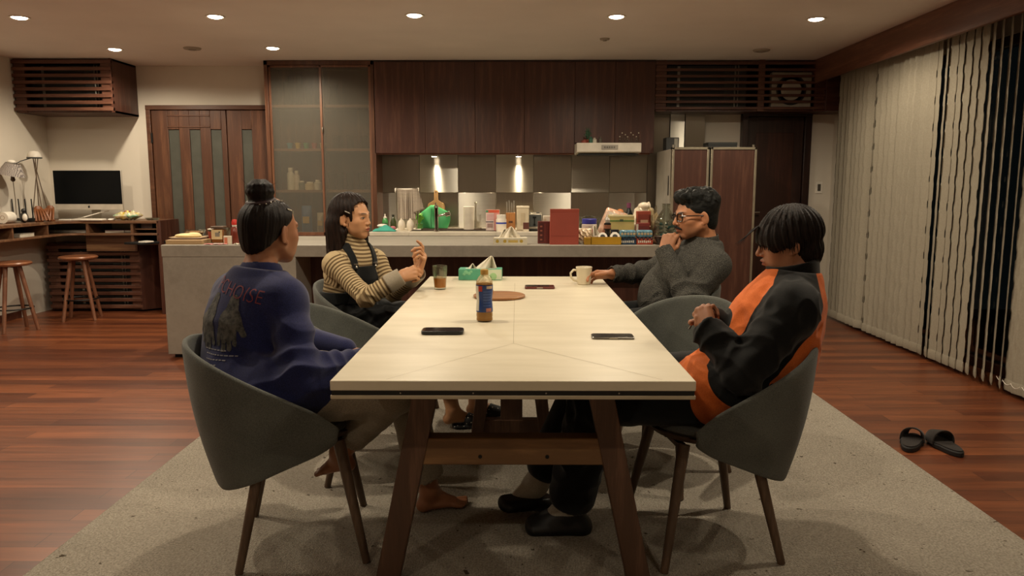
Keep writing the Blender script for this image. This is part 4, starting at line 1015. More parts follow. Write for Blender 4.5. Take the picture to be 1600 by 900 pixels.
o = thing('glass_canister', 'clear ribbed glass canister behind the blue-lidded tub', 'canister', (.575, 6.05, IZ))
MB().lathe([(0, 0), (.08, 0), (.08, .17), (.077, .17), (.077, .005), (0, .005)], n=18).build('glass', M_GL, o, angle=10); MB().lathe([(.082, .168), (.084, .178), (0, .19)], n=30).build('lid', M_GL, o)
# yellow box tray with things in it
yb = thing('yellow_box', 'low open mustard-yellow box holding small bottles on the island', 'box', (.645, 5.56, IZ))
MB().box(-.105, .115, -.06, -.057, 0, .058).box(-.105, .115, .057, .06, 0, .058).box(-.105, -.102, -.06, .06, 0, .058).box(.112, .115, -.06, .06, 0, .058).box(-.105, .115, -.06, .06, 0, .003).build('tray', pc('#b58a1c'), yb)
MB().box(-.155, -.106, -.058, .05, 0, .052).build('side_flap', pc('#a57c18'), yb, bevel=.002)
YZ = IZ + .003
o = bottle('sauce_bottle', 'slim black bottle with a clear cap standing in the yellow box', 'bottle', (.665, 5.57, YZ), [(0, 0), (.018, 0), (.018, .01), (.019, .10), (.026, .105), (.026, .15), (.014, .156)], pc('#14100e', .25), [(.017, .156), (.019, .176), (.008, .194), (.0, .196)], pc('#a9a296', .2), (.0265, .112, .14, pc('#8e5a40')))
for k, (x, h) in enumerate(((.718, .085), (.585, .06))):
    o = bottle('pill_bottle', ('white capped bottle at the right of the black bottle' if k == 0 else 'short white bottle at the left of the black bottle') + ' in the yellow box', 'bottle', (x, 5.57, YZ), [(0, 0), (.02, 0), (.02, h * .7), (.015, h * .78)], pc('#cfc6b4'), [(.017, h * .78), (.017, h), (0, h)], M_WHITE)
for k, (x, r) in enumerate(((.625, .034), (.715, .036))):
    o = thing('tape_roll', ('left' if k == 0 else 'right') + ' white roll lying over the rim of the yellow box', 'roll', (x, 5.525, YZ + .052))
    MB().at((0, 0, 0), (1.15, 0, .1)).lathe([(r * .55, -.008), (r, -.008), (r, .008), (r * .55, .008), (r * .55, -.008)], n=26).build('roll', M_WHITE, o); MB().at((0, 0, 0), (1.15, 0, .1)).lathe([(r * .5, -.007), (r * .56, -.007), (r * .56, .007), (r * .5, .007)], n=22).build('core', M_DKGREY, o)
o = thing('paper_scrap', 'crumpled white paper sticking up at the left of the yellow box', 'paper', (.60, 5.60, YZ + .02))
q = tissue(.09, .12, -.03, 4).build('sheet', M_TIS, o, solid=.001, fix=False)
# bread bag, cereal box
o = pack('bread_bag', 'big pinkish bread bag leaning behind the black bottle', 'bread bag', (.70, 5.90, IZ), (.19, .11, .25), -.1, M_BREAD, [(.1, .85, .62, .9, pc('#b0a698', .25), 'clear_band'), (.2, .8, .1, .4, pc('#c98f74', .3), 'print')], None, .014, 1)
o.rotation_euler = (0, .32, -.1)
o = carton('tea_box', 'yellow-green cardboard box with a green band behind the blue snack packs', 'carton', (.795, 5.80, IZ), (.19, .08, .205), 0, (pc('#c2b272'), [(0, 1, .76, .82, pc('#5f7a3a'), 'green_band'), (0, 1, .955, 1.0, pc('#ded4b0'), 'pale_edge'), (.42, .56, .77, .85, pc('#40503a'), 'emblem'), (.05, .35, .35, .42, pc('#8c8a5c'), 'print'), (.55, .95, .10, .45, pc('#cbb88a'), 'pale_panel')]))
o = thing('dark_jar', 'small blue-black jar in front of the green-banded box', 'jar', (.735, 5.70, IZ))
MB().lathe([(0, 0), (.035, 0), (.04, .03), (.03, .085), (0, .09)], n=22).build('jar', pc('#171c2c', .25), o); MB().lathe([(.031, .08), (.032, .1), (0, .102)], n=22).build('lid', pc('#1f2330'), o)
o = thing('snack_pouch', 'small yellow pouch lying above the blue snack pack', 'pouch', (.83, 5.68, IZ), .1)
MB().ball((0, 0, .06), (.05, .02, .022)).ball((0, 0, .02), (.04, .022, .025)).build('film', pc('#cfa23a', .3), o); MB().box(-.02, .02, -.0215, -.019, .052, .068).build('label', pc('#ded0a4'), o)
for k, (x, c, c2) in enumerate(((.812, '#243c54', '#1d3040'), (.935, '#a0402c', '#2a3a48'))):
    o = thing('snack_pack', ('dark blue' if k == 0 else 'red and blue') + ' shrink-wrapped snack pack at the front of the island', 'snack pack', (x, 5.56, IZ), .02)
    MB().box(-.062, .058, -.04, .04, 0, .05).build('lower_box', pc(c), o, bevel=.004)
    MB().box(-.06, .056, -.037, .037, .05, .105).build('upper_film', plain('film_blue_%d' % k, '#5a8496', .2, var=.45, vscale=50), o, bevel=.012)
    wv = MB().grid(lambda u, v: (-.062 + .12 * u, -.0412, .044 + .008 * math.sin(u * 26) + .012 * v - .004), 25, 3); wv.build('wavy_edge', pc('#101a20'), o, fix=False)
    m2 = MB(); rr = random.Random(k)
    for q in range(7): m2.box(-.052 + q * .014, -.043 + q * .014, -.0416, -.0405, .012 + rr.random() * .004, .028 + rr.random() * .005)
    m2.build('lettering', pc('#c9c4b8'), o)
    m2 = MB()
    for q in range(5): m2.at((-.045 + q * .022, -.0375, .078), (PI / 2, 0, 0)).lathe([(0, 0), (.009, 0), (.008, .002), (0, .0025)], n=10)
    m2.build('food_print', pc('#c0a880'), o)
# red boxes, white bag, bottle
o = carton('biscuit_box', 'tall brick-red biscuit box behind the snack packs', 'carton', (.965, 5.80, IZ), (.105, .05, .235), .03, (pc('#94402c'), [(.08, .92, .56, .9, pc('#7d3222'), 'panel'), (.25, .8, .62, .72, pc('#c29a7c'), 'lettering'), (0, 1, .49, .54, pc('#c9a284'), 'band')]))
o = carton('biscuit_box', 'tilted dark red carton in front of the brick-red biscuit box', 'carton', (.945, 5.70, IZ), (.10, .04, .15), -.05, (pc('#7d2c22'), [(0, .16, .2, .95, pc('#cbbcab'), 'white_edge'), (.2, .95, .3, .85, pc('#6a241c'), 'panel')]))
def crumple(name, lb, cat, loc, r, mat, seed, amp=.25):
    o = thing(name, lb, cat, loc)
    rr = random.Random(seed); K = [(rr.uniform(2, 9), rr.uniform(0, 6), rr.uniform(2, 9), rr.uniform(0, 6)) for _ in range(7)]
    b = MB().ball((0, 0, 0), 1, 40, 26)
    vs_ = []
    for x, y, z in b.v:
        a = math.atan2(y, x); e = math.asin(max(-1, min(1, z)))
        d = 1 + amp * sum(math.sin(p * a + q) * math.cos(s_ * e + t_) for p, q, s_, t_ in [(round(p), q, s_, t_) for p, q, s_, t_ in K]) / 3
        vs_.append((x * r[0] * d, y * r[1] * d, max(0, (z + .9) * r[2] * d)))
    b.v = vs_; b.build('film', mat, o, angle=25)
    return o
o = crumple('plastic_bag', 'crumpled white plastic bag on top of the pile at the right of the island', 'plastic bag', (.99, 5.95, IZ), (.10, .08, .13), plain('white_film', '#d9cdb6', .35, var=.1), 3, .22)
MB().ball((.0, -.02, .27), (.045, .035, .03), 14, 10).cyl((0, -.01, .22), (0, -.02, .27), .02, .03).build('knot', plain('white_film', '#d9cdb6', .35), o)
o = crumple('plastic_bag', 'clear crinkly plastic bag beside the glass jar on the island', 'plastic bag', (1.045, 5.82, IZ), (.06, .06, .12), M_CLR, 8, .3)
MB().ball((0, 0, .1), (.04, .03, .06), 12, 8).build('contents', plain('bag_contents', '#b9a98c', .5, var=.5, vscale=40), o)
o = bottle('wine_bottle', 'dark bottle with a purple cap behind the pile on the island', 'bottle', (.90, 6.12, IZ), [(0, 0), (.036, 0), (.036, .19), (.015, .24), (.015, .27)], pc('#141618', .2), [(.017, .25), (.018, .29), (0, .292)], pc('#6a3550'))
o = thing('tangerine', 'orange fruit peeking over the bread bag', 'fruit', (.80, 6.08, IZ + .19))
o.location = (.83, 6.12, IZ)
MB().ball((0, 0, .215), (.03, .03, .027)).build('fruit', plain('orange_peel', '#b8713c', .5, bump=.2), o); MB().lathe([(0, 0), (.05, 0), (.018, .02), (.018, .16), (.045, .19), (.04, .195), (0, .19)], n=22).build('stand', pc('#8a7a64'), o)
# glass jar with fairy lights look (teal and clear beads)
o = thing('glass_jar', 'tall clear bottle filled with teal and clear beads near the man\'s face', 'jar', (1.11, 5.66, IZ))
MB().lathe([(0, .028), (.075, .028), (.088, .05), (.088, .15), (.06, .2), (.03, .25), (.03, .29), (.034, .295), (.027, .295), (.026, .25), (.056, .2), (.084, .15), (.084, .052), (0, .034)], n=32).build('jar', M_GL, o)
MB().lathe([(0, 0), (.12, 0), (.128, .012), (.12, .026), (0, .026)], n=32).build('wooden_base', wood('jar_base', '#5b3a24', '#7a5234', 0, 6, .45), o)
rr = random.Random(5)
for cn, c, k0 in (('teal', '#2f6f72', 22), ('clear', '#b8b09c', 26)):
    mb = MB()
    for k in range(k0):
        a = rr.random() * 6.28; r = .072 * math.sqrt(rr.random()); mb.ball((r * math.cos(a), r * math.sin(a), .05 + rr.random() * .12), .012, 8, 6)
    mb.build(cn + '_beads', plain('beads_' + cn, c, .15), o)['kind'] = 'stuff'
o = thing('dark_bowl', 'dark brown bowl in front of the beaded glass jar', 'bowl', (1.06, 5.525, IZ))
MB().lathe([(0, 0), (.035, 0), (.06, .06), (.056, .06), (.03, .006), (0, .006)], n=28).build('bowl', pc('#2a1c16', .35), o); MB().lathe([(.058, .058), (.062, .061), (.058, .064), (.055, .061)], n=28).build('rim', pc('#3a2a20', .35), o)

# --- back worktop
o = bottle('dish_soap', 'green dish-soap bottle with a white nozzle at the left end of the worktop', 'bottle', (-1.30, 7.45, WZ), [(0, 0), (.026, 0), (.028, .01), (.028, .09), (.016, .115)], plain('soap_green', '#3f8a48', .2), [(.016, .115), (.018, .125), (.007, .13), (.006, .155), (0, .156)], M_WHITE, (.0286, .03, .07, pc('#2f5c36')))
o = bottle('oil_bottle', 'dark green glass bottle beside the dish soap', 'bottle', (-1.235, 7.55, WZ), [(0, 0), (.03, 0), (.032, .01), (.03, .07), (.012, .12)], plain('bottle_olive', '#3c4426', .2), [(.013, .12), (.013, .145), (0, .145)], pc('#2a2c20'))
o = thing('kitchen_sponge', 'turquoise and white cleaning cloth at the left end of the worktop', 'cloth', (-1.265, 7.2, WZ), .1)
MB().grid(lambda u, v: ((u - .5) * .22, (v - .5) * .14, .004 + .045 * math.sin(PI * u) ** .8 * math.sin(PI * v) ** .7 * (1 + .25 * math.sin(9 * u + 5 * v))), 25, 17).build('cloth', pc('#3f9c8c', .8), o, solid=.004)
MB().ball((-.02, .03, .052), (.05, .03, .018)).build('white_fold', M_WHITE, o); MB().ball((.08, .02, .03), (.03, .03, .02)).build('pink_fold', pc('#b06a70', .8), o)
# towel holder with patterned towel
th_ = thing('towel_rail', 'white towel holder standing on the worktop', 'towel holder', (-1.09, 7.42, WZ))
MB().cyl((-.10, 0, .395), (.13, 0, .395), .010).build('bar', M_WHITE, th_)
for x in (-.095, .125): MB().at((x, 0, .385), (0, PI / 2, 0)).lathe([(0, -.006), (.024, -.006), (.024, .006), (0, .006)], n=20).build('end_disc', M_WHITE, th_)
MB().tube([(.10, .03, 0), (.12, .03, .2), (.12, 0, .39)], .006, 8).tube([(-.07, .03, 0), (-.09, .03, .2), (-.09, 0, .39)], .006, 8).build('upright', M_METAL, th_)
MB().box(-.12, .14, .0, .06, 0, .008).build('base', M_WHITE, th_)
t = NT('towel_pattern'); v = t.coord((1, 1, 1), 'UV')
vo = t.n('TexVoronoi', Scale=1.0, feature='F1'); mp = t.n('Mapping'); mp.inputs['Scale'].default_value = (75, 75, 75); t.l(v, mp.inputs[0]); t.l(mp.outputs[0], vo.inputs['Vector']); vo.inputs['Randomness'].default_value = .0
t.col(t.ramp(vo.outputs['Distance'], [(.38, lin('#57463c')), (.46, lin('#d3c7b4'))])); t.set(Roughness=.95)
tw = thing('patterned_towel', 'brown and white patterned kitchen towel hanging on the white holder', 'towel', (-1.09, 7.42, WZ))
def towelf(yo, drop):
    def fn(u, v):
        f = math.sin(u * 21) * .010 + math.sin(u * 9 + 1) * .012
        s_ = v * drop
        xw = (u - .5) * (.19 - .02 * math.sin(v * 3)) + .01
        return (xw + .012 * v * math.sin(u * 6), yo + f * min(1, v * 2.5) - (.0 if yo > 0 else .01) * v, .406 - s_ - .01 * math.sin(u * PI) * (1 - v))
    return fn
MB().grid(towelf(-.014, .30), 49, 25).build('front_fold', t.m, tw, solid=.003, uv=(0, 2), fix=False)
MB().grid(towelf(.014, .26), 49, 25).build('back_fold', t.m, tw, solid=.003, uv=(0, 2), fix=False)
MB().grid(lambda u, v: (.075 + u * .05 + .06 * v * u, -.016 - .02 * math.sin(3 * u), .405 - v * (.20 + .04 * (1 - u))), 15, 15).build('corner', t.m, tw, solid=.003, uv=(0, 2), fix=False)
for k, x in enumerate((-1.13, -1.045)):
    o = thing('ceramic_jar', ('left' if k == 0 else 'right') + ' of two white egg-shaped jars under the hanging towel', 'jar', (x, 7.40, WZ))
    MB().lathe([(0, 0), (.024, 0), (.036, .03), (.037, .05), (.03, .085), (.012, .105), (0, .108)], n=26).build('jar', plain('ceramic_white', '#d8cebc', .3), o); MB().lathe([(.012, .104), (.01, .115), (0, .118)], n=16).build('knob', plain('ceramic_white', '#d8cebc', .3), o)
o = thing('small_plant', 'bright green little plant beside the hanging towel', 'plant', (-.985, 7.62, WZ))
MB().lathe([(0, 0), (.03, 0), (.036, .05), (0, .05)], n=20).build('pot', plain('pot_green', '#5f9a4c', .4), o)
lf = MB()
for k in range(22):
    a = k * 2.4; lf.tube([(0, 0, .05), (.022 * math.cos(a), .022 * math.sin(a), .10 + .02 * (k % 3)), (.05 * math.cos(a), .05 * math.sin(a), .10 + .02 * (k % 4))], [.004, .014, .001], 6, flat=.3)
lf.build('foliage', plain('leaf_bright', '#6fae3c', .5), o)
# cutting board, green bag
o = thing('cutting_board', 'wooden paddle cutting board leaning on the splashback behind the green bag', 'cutting board', (-.83, 7.79, WZ))
pl = [(-.09, 0), (.09, 0), (.09, .22), (.08, .25), (.05, .265), (.022, .285), (.02, .37), (.012, .385), (-.012, .385), (-.02, .37), (-.022, .285), (-.05, .265), (-.08, .25), (-.09, .22)]
MB().prism(pl, 'y', -.008, .008).build('board', wood('cutting_wood', '#8c6a40', '#ab8a5c', 2, 6, .5), o, bevel=.003); MB().at((0, -.009, .365), (PI / 2, 0, 0)).lathe([(0, 0), (.006, 0), (.006, .001), (0, .001)], n=12).build('hanging_hole', M_DKGREY, o)
o = thing('green_bag', 'soft green folded bag standing behind the tap', 'bag', (-.835, 7.70, WZ))
def gb(sg):
    def fn(u, v):
        w_ = .125 + .03 * math.sin(PI * min(1, v * .8))
        topz = .235 - .10 * max(0, u - .5) ** 1.0 * 1.4 - .22 * max(0, .35 - u)
        return (-.0 + (u - .5) * 2 * w_, sg * .045 * math.sin(PI * u) ** .6 * (1 - v) ** .5 + .006 * math.sin(u * 14 + v * 4), v * topz)
    return fn
MB().grid(gb(-1), 33, 17).grid(gb(1), 33, 17).build('bag', plain('bag_green', '#3d9a5c', .45), o, solid=.003); MB().tube([(-.03, -.045, .0), (-.035, -.046, .1), (-.03, -.03, .2)], .004, 8).build('seam', plain('bag_green_dark', '#2c7a48', .5), o)
# tap
o = thing('kitchen_tap', 'chrome mixer tap with a short spout at the sink', 'tap', (-.72, 7.30, .842))
M_CHROME = plain('chrome', '#c9c6be', .08, 1.)
o.location = (-.765, 7.18, .838)
MB().lathe([(0, 0), (.028, 0), (.026, .012), (.018, .018), (.018, .21), (.02, .215), (.02, .245), (0, .25)], n=24).build('column', M_CHROME, o)
MB().tube([(0, 0, .145), (.05, .0, .155), (.10, .01, .165)], [.013, .012, .011], 14).at((.105, .01, .163), (0, 1.3, 0)).lathe([(0, -.02), (.022, -.02), (.022, .025), (0, .028)], n=18).build('spout', M_CHROME, o)
MB().tube([(0, 0, .24), (.0, -.05, .27)], [.008, .006], 10).build('lever', M_CHROME, o)
# white cylinder vase + paper holder
o = thing('white_canister', 'tall frosted white cylinder standing on the worktop right of the green bag', 'canister', (-.48, 7.55, WZ))
MB().lathe([(0, 0), (.052, 0), (.056, .22), (.05, .225), (.047, .215), (.045, .01), (0, .01)], n=32).build('body', plain('frost_white', '#cfc8b8', .4), o); MB().lathe([(.056, .218), (.058, .224), (.05, .228)], n=32).build('rim', M_WHITE, o)
o = thing('paper_towel_stand', 'slim steel paper-towel stand beside the white cylinder', 'stand', (-.415, 7.60, WZ))
MB().cyl((0, 0, .01), (0, 0, .26), .008).ball((0, 0, .265), .013, 12, 8).build('pole', M_METAL, o); MB().lathe([(0, 0), (.06, 0), (.06, .01), (0, .012)], n=26).build('base', M_METAL, o)
# milk carton etc
o = carton('cereal_box', 'white and pink printed food carton on the worktop left of the knife block', 'carton', (-.235, 7.36, WZ), (.13, .06, .20), -.05, (pc('#d4c2ba'), [(0, 1, .86, 1, pc('#c8563c'), 'red_top'), (0, .18, .88, .98, pc('#3f8a6a'), 'green_corner'), (.06, .6, .5, .8, pc('#c9a2a0'), 'print'), (0, .55, .40, .44, pc('#4a4858'), 'dark_line'), (.1, .5, .15, .34, pc('#9c8078'), 'photo'), (.6, 1, .0, .86, pc('#c88c84'), 'pink_side')]))
o = bottle('white_jar', 'white plastic jar with a blue stripe on the worktop', 'jar', (-.152, 7.26, WZ), [(0, 0), (.048, 0), (.05, .01), (.05, .11), (.04, .125)], plain('jar_milk', '#ded4c4', .3), [(.043, .122), (.044, .155), (0, .158)], M_WHITE, (.0505, .068, .085, pc('#4652a8')))
o = thing('knife_block', 'wooden knife block with steel-handled knives on the worktop', 'knife block', (-.063, 7.44, WZ))
MB().box(-.045, .045, -.05, .05, 0, .17).build('block', wood('block_wood', '#a9713c', '#c48c54', 2, 6, .45), o, bevel=.004); MB().box(-.02, .02, -.0515, -.0495, .07, .09).build('emblem', pc('#5a3a22'), o)
for k, (x, h) in enumerate(((-.033, .11), (-.012, .125), (.010, .10), (.030, .12))):
    m2 = MB().tube([(x, 0, .165), (x * 1.15, .01, .165 + h)], [.0075, .009], 10); m2.build('knife_handle', M_METAL, o)
o = thing('white_container', 'tall pale lidded storage container right of the knife block', 'container', (.056, 7.40, WZ))
MB().box(-.06, .06, -.05, .05, 0, .215).build('body', plain('container_cream', '#cbbda2', .4), o, bevel=.01); MB().box(-.064, .064, -.054, .054, .212, .235).build('lid', plain('container_lid', '#d8ccb4', .4), o, bevel=.005); MB().box(-.02, .02, -.053, -.05, .05, .17).build('grip_panel', plain('container_panel', '#bfae90', .45), o, bevel=.002)
o = carton('tea_packet', 'small brown packet leaning in front of the pale container', 'packet', (.085, 7.2, WZ), (.055, .03, .085), 0, (pc('#5a3026'), [(0, 1, 0, .25, pc('#c9bda8'), 'white_base')]))
o = thing('toaster', 'steel and black toaster on the worktop left of the dark red carton', 'toaster', (.17, 7.50, WZ))
MB().box(-.08, .08, -.11, .11, .012, .165).build('body', plain('toaster_steel', '#c0b8a8', .3, .8), o, bevel=.012)
MB().box(-.068, .068, -.114, -.109, .035, .15).build('front_panel', plain('toaster_dark', '#4b4e4c', .35), o, bevel=.002)
MB().box(-.006, .006, -.118, -.113, .055, .13).box(-.016, .016, -.126, -.114, .12, .134).build('lever', M_DKMETAL, o); MB().at((.0, -.114, .055), (PI / 2, 0, 0)).lathe([(0, 0), (.012, 0), (.01, .008), (0, .008)], n=16).build('dial', M_DKMETAL, o)
MB().box(-.05, -.02, -.09, .09, .164, .168).box(.02, .05, -.09, .09, .164, .168).build('slot', M_BLACK, o)
MB().box(-.07, .07, -.1, .1, 0, .012).build('foot', M_DKMETAL, o)
o = thing('black_dish', 'small black dish in front of the toaster', 'dish', (.155, 7.25, WZ))
MB().lathe([(0, 0), (.04, 0), (.055, .018), (.05, .018), (.036, .005), (0, .005)], n=26).build('dish', pc('#141414', .3), o); MB().lathe([(.053, .017), (.057, .019), (.053, .021)], n=26).build('rim', pc('#1d1d1d', .3), o)
# ================================================================== sculpting toolkit: smooth-blended solids meshed on a grid
class Frame:
    """a local frame: columns of R are the local axes in the room"""
    def __init__(s, o, R=None, k=1.0): s.o = np.array(o, float); s.R = np.eye(3) if R is None else np.array(R, float); s.k = k
    def p(s, a): return s.o + s.R @ (np.array(a, float) * s.k)
    def inv(s, P): return ((P - s.o) @ s.R) / s.k
def axes(yaw, pitch=0., roll=0.):
    """x forward, y to the left, z up; yaw about z, pitch > 0 looks down, roll > 0 tips the head to its right"""
    m = Euler((roll, pitch, yaw), 'XYZ').to_matrix(); return np.array(m)
def cap(a, b, ra, rb=None):
    a = np.array(a, float); b = np.array(b, float); rb = ra if rb is None else rb
    ab = b - a; L = float(ab @ ab) + 1e-12
    def fn(X, Y, Z):
        px, py, pz = X - a[0], Y - a[1], Z - a[2]
        t = np.clip((px * ab[0] + py * ab[1] + pz * ab[2]) / L, 0, 1)
        return np.sqrt((px - t * ab[0]) ** 2 + (py - t * ab[1]) ** 2 + (pz - t * ab[2]) ** 2) - (ra + (rb - ra) * t)
    r = max(ra, rb); return fn, np.minimum(a, b) - r, np.maximum(a, b) + r
def ecap(a, b, ra, rb, side):
    """capsule with an elliptical section: r = (radius along side, radius across)"""
    a = np.array(a, float); b = np.array(b, float); ab = b - a; L = float(ab @ ab) + 1e-12
    u = np.array(side, float); u = u - ab * (u @ ab) / L; u /= np.linalg.norm(u) + 1e-9
    def fn(X, Y, Z):
        px, py, pz = X - a[0], Y - a[1], Z - a[2]
        t = np.clip((px * ab[0] + py * ab[1] + pz * ab[2]) / L, 0, 1)
        qx, qy, qz = px - t * ab[0], py - t * ab[1], pz - t * ab[2]
        s = qx * u[0] + qy * u[1] + qz * u[2]
        o2 = np.maximum(qx * qx + qy * qy + qz * qz - s * s, 0)
        ru = ra[0] + (rb[0] - ra[0]) * t; rw = ra[1] + (rb[1] - ra[1]) * t
        k0 = np.sqrt((s / ru) ** 2 + o2 / rw ** 2); k1 = np.sqrt((s / ru ** 2) ** 2 + o2 / rw ** 4) + 1e-6
        return k0 * (k0 - 1) / k1
    r = max(ra + rb) if isinstance(ra, tuple) else ra
    return fn, np.minimum(a, b) - r, np.maximum(a, b) + r
def ell(c, r, R=None):
    c = np.array(c, float); r = np.array(r, float) * np.ones(3); R = np.eye(3) if R is None else R
    def fn(X, Y, Z):
        px, py, pz = X - c[0], Y - c[1], Z - c[2]
        q = [(px * R[0, i] + py * R[1, i] + pz * R[2, i]) for i in range(3)]
        k0 = np.sqrt(sum((q[i] / r[i]) ** 2 for i in range(3))); k1 = np.sqrt(sum((q[i] / r[i] ** 2) ** 2 for i in range(3))) + 1e-6
        return k0 * (k0 - 1) / k1
    e = np.abs(R) @ r; return fn, c - e, c + e
def rbox(c, h, R=None, rnd=.01):
    c = np.array(c, float); h = np.array(h, float); R = np.eye(3) if R is None else R
    def fn(X, Y, Z):
        px, py, pz = X - c[0], Y - c[1], Z - c[2]
        q = [np.abs(px * R[0, i] + py * R[1, i] + pz * R[2, i]) - (h[i] - rnd) for i in range(3)]
        o = np.sqrt(sum(np.maximum(a, 0) ** 2 for a in q)); return o + np.minimum(np.maximum(np.maximum(q[0], q[1]), q[2]), 0) - rnd
    e = np.abs(R) @ h; return fn, c - e, c + e
def half(pt, n):
    """everything on the side n points to"""
    pt = np.array(pt, float); n = np.array(n, float); n /= np.linalg.norm(n)
    def fn(X, Y, Z): return -((X - pt[0]) * n[0] + (Y - pt[1]) * n[1] + (Z - pt[2]) * n[2])
    return fn, None, None
FAR = .08
class Sdf:
    def __init__(s, lo, hi, h):
        s.lo = np.array(lo, float); s.h = h; s.n = np.ceil((np.array(hi) - s.lo) / h).astype(int) + 1
        s.g = np.full(s.n, FAR, np.float32)
    def _sl(s, lo, hi, m):
        if lo is None: i0 = np.zeros(3, int); i1 = s.n.copy()
        else:
            i0 = np.clip(np.floor((lo - m - s.lo) / s.h).astype(int), 0, s.n); i1 = np.clip(np.ceil((hi + m - s.lo) / s.h).astype(int) + 1, 0, s.n)
        if np.any(i1 <= i0): return None, None
        ax = [(s.lo[i] + s.h * np.arange(i0[i], i1[i])).astype(np.float32) for i in range(3)]
        return tuple(slice(a, b) for a, b in zip(i0, i1)), (ax[0][:, None, None], ax[1][None, :, None], ax[2][None, None, :])
    def add(s, prim, k=.012):
        fn, lo, hi = prim; sl, P = s._sl(lo, hi, max(k, .004) + 2 * s.h + .012)
        if sl is None: return s
        d = fn(*P).astype(np.float32); g = s.g[sl]
        if k > 0: hh = np.maximum(k - np.abs(g - d), 0) / k; s.g[sl] = np.minimum(g, d) - hh * hh * k * .25
        else: s.g[sl] = np.minimum(g, d)
        return s
    def cut(s, prim, k=.006):
        fn, lo, hi = prim; sl, P = s._sl(lo, hi, max(k, .004) + 2 * s.h + .01)
        if sl is None: return s
        d = -fn(*P).astype(np.float32); g = s.g[sl]
        hh = np.maximum(k - np.abs(g - d), 0) / k if k > 0 else 0
        s.g[sl] = np.maximum(g, d) + (hh * hh * k * .25 if k > 0 else 0); return s
    def disp(s, f, lo=None, hi=None):
        """raise or lower the surface by f(X, Y, Z)"""
        sl, P = s._sl(None if lo is None else np.array(lo, float), None if hi is None else np.array(hi, float), 0)
        if sl is None: return s
        g = s.g[sl]; near = np.abs(g) < .03
        s.g[sl] = np.where(near, g - f(*P).astype(np.float32), g); return s
    def mesh(s):
        g = s.g; ins = g < 0
        n = np.array(g.shape)
        cnt = np.zeros(n - 1, np.uint8)
        for a in (0, 1):
            for b in (0, 1):
                for c in (0, 1): cnt += ins[a:n[0] - 1 + a, b:n[1] - 1 + b, c:n[2] - 1 + c]
        act = (cnt > 0) & (cnt < 8); del cnt
        idx = np.argwhere(act).astype(np.int32); vid = np.full(act.shape, -1, np.int32); vid[act] = np.arange(len(idx))
        acc = np.zeros((len(idx), 3), np.float32); num = np.zeros(len(idx), np.float32)
        co = [(a, b, c) for a in (0, 1) for b in (0, 1) for c in (0, 1)]
        val = {k: g[idx[:, 0] + k[0], idx[:, 1] + k[1], idx[:, 2] + k[2]] for k in co}
        for p in co:
            for ax in range(3):
                if p[ax]: continue
                q = list(p); q[ax] = 1; q = tuple(q); A, B = val[p], val[q]
                m = (A < 0) != (B < 0); t = np.where(m, A / np.where(m, A - B, 1), 0)
                pos = np.zeros((len(idx), 3), np.float32) + np.array(p, np.float32); pos[:, ax] = t
                acc += pos * m[:, None]; num += m
        V = s.lo + s.h * (idx + acc / num[:, None])
        F = []
        for ax in range(3):
            o1, o2 = [(1, 2), (2, 0), (0, 1)][ax]
            s0 = [slice(None)] * 3; s1 = [slice(None)] * 3; s0[ax] = slice(0, -1); s1[ax] = slice(1, None)
            A, B = ins[tuple(s0)], ins[tuple(s1)]
            e = np.argwhere(A != B)
            e = e[(e[:, o1] > 0) & (e[:, o2] > 0) & (e[:, o1] < n[o1] - 1) & (e[:, o2] < n[o2] - 1)]
            fl = A[e[:, 0], e[:, 1], e[:, 2]]
            def cell(d1, d2):
                c = e.copy(); c[:, o1] -= d1; c[:, o2] -= d2; return vid[c[:, 0], c[:, 1], c[:, 2]]
            q = np.stack([cell(1, 1), cell(0, 1), cell(0, 0), cell(1, 0)], 1)
            q[~fl] = q[~fl][:, ::-1]; F.append(q)
        F = np.concatenate(F); F = F[(F >= 0).all(1)]
        return V, F
def mesh_obj(name, V, F, mat, parent=None, attrs=None, loc=(0, 0, 0), keep=None):
    loc = np.array(loc, float)
    if keep is not None:
        kf = keep[F].any(1); F = F[kf]; used = np.zeros(len(V), bool); used[F.ravel()] = True
        mp = np.cumsum(used) - 1; F = mp[F]; V = V[used]; attrs = {k: a[used] for k, a in (attrs or {}).items()}
    me = bpy.data.meshes.new(name); nv, nf = len(V), len(F)
    me.vertices.add(nv); me.vertices.foreach_set('co', (V - loc).astype(np.float32).ravel())
    me.loops.add(nf * 4); me.loops.foreach_set('vertex_index', F.astype(np.int32).ravel())
    me.polygons.add(nf); me.polygons.foreach_set('loop_start', np.arange(0, nf * 4, 4, dtype=np.int32))
    try: me.polygons.foreach_set('loop_total', np.full(nf, 4, np.int32))
    except Exception: pass
    me.update(calc_edges=True); me.validate()
    me.polygons.foreach_set('use_smooth', [True] * nf)
    for k, a in (attrs or {}).items():
        if a.ndim == 2:
            ca = me.attributes.new(k, 'FLOAT_COLOR', 'POINT'); c4 = np.ones((nv, 4), np.float32); c4[:, :3] = a; ca.data.foreach_set('color', c4.ravel())
        else:
            ca = me.attributes.new(k, 'FLOAT', 'POINT'); ca.data.foreach_set('value', a.astype(np.float32).ravel())
    me.materials.append(mat)
    o = bpy.data.objects.new(name, me); COL.objects.link(o); o.location = loc
    if parent is not None:
        o.parent = parent; q = parent; L = np.array(loc)
        while q is not None: L = L - np.array(q.location); q = q.parent
        o.location = L
    return o
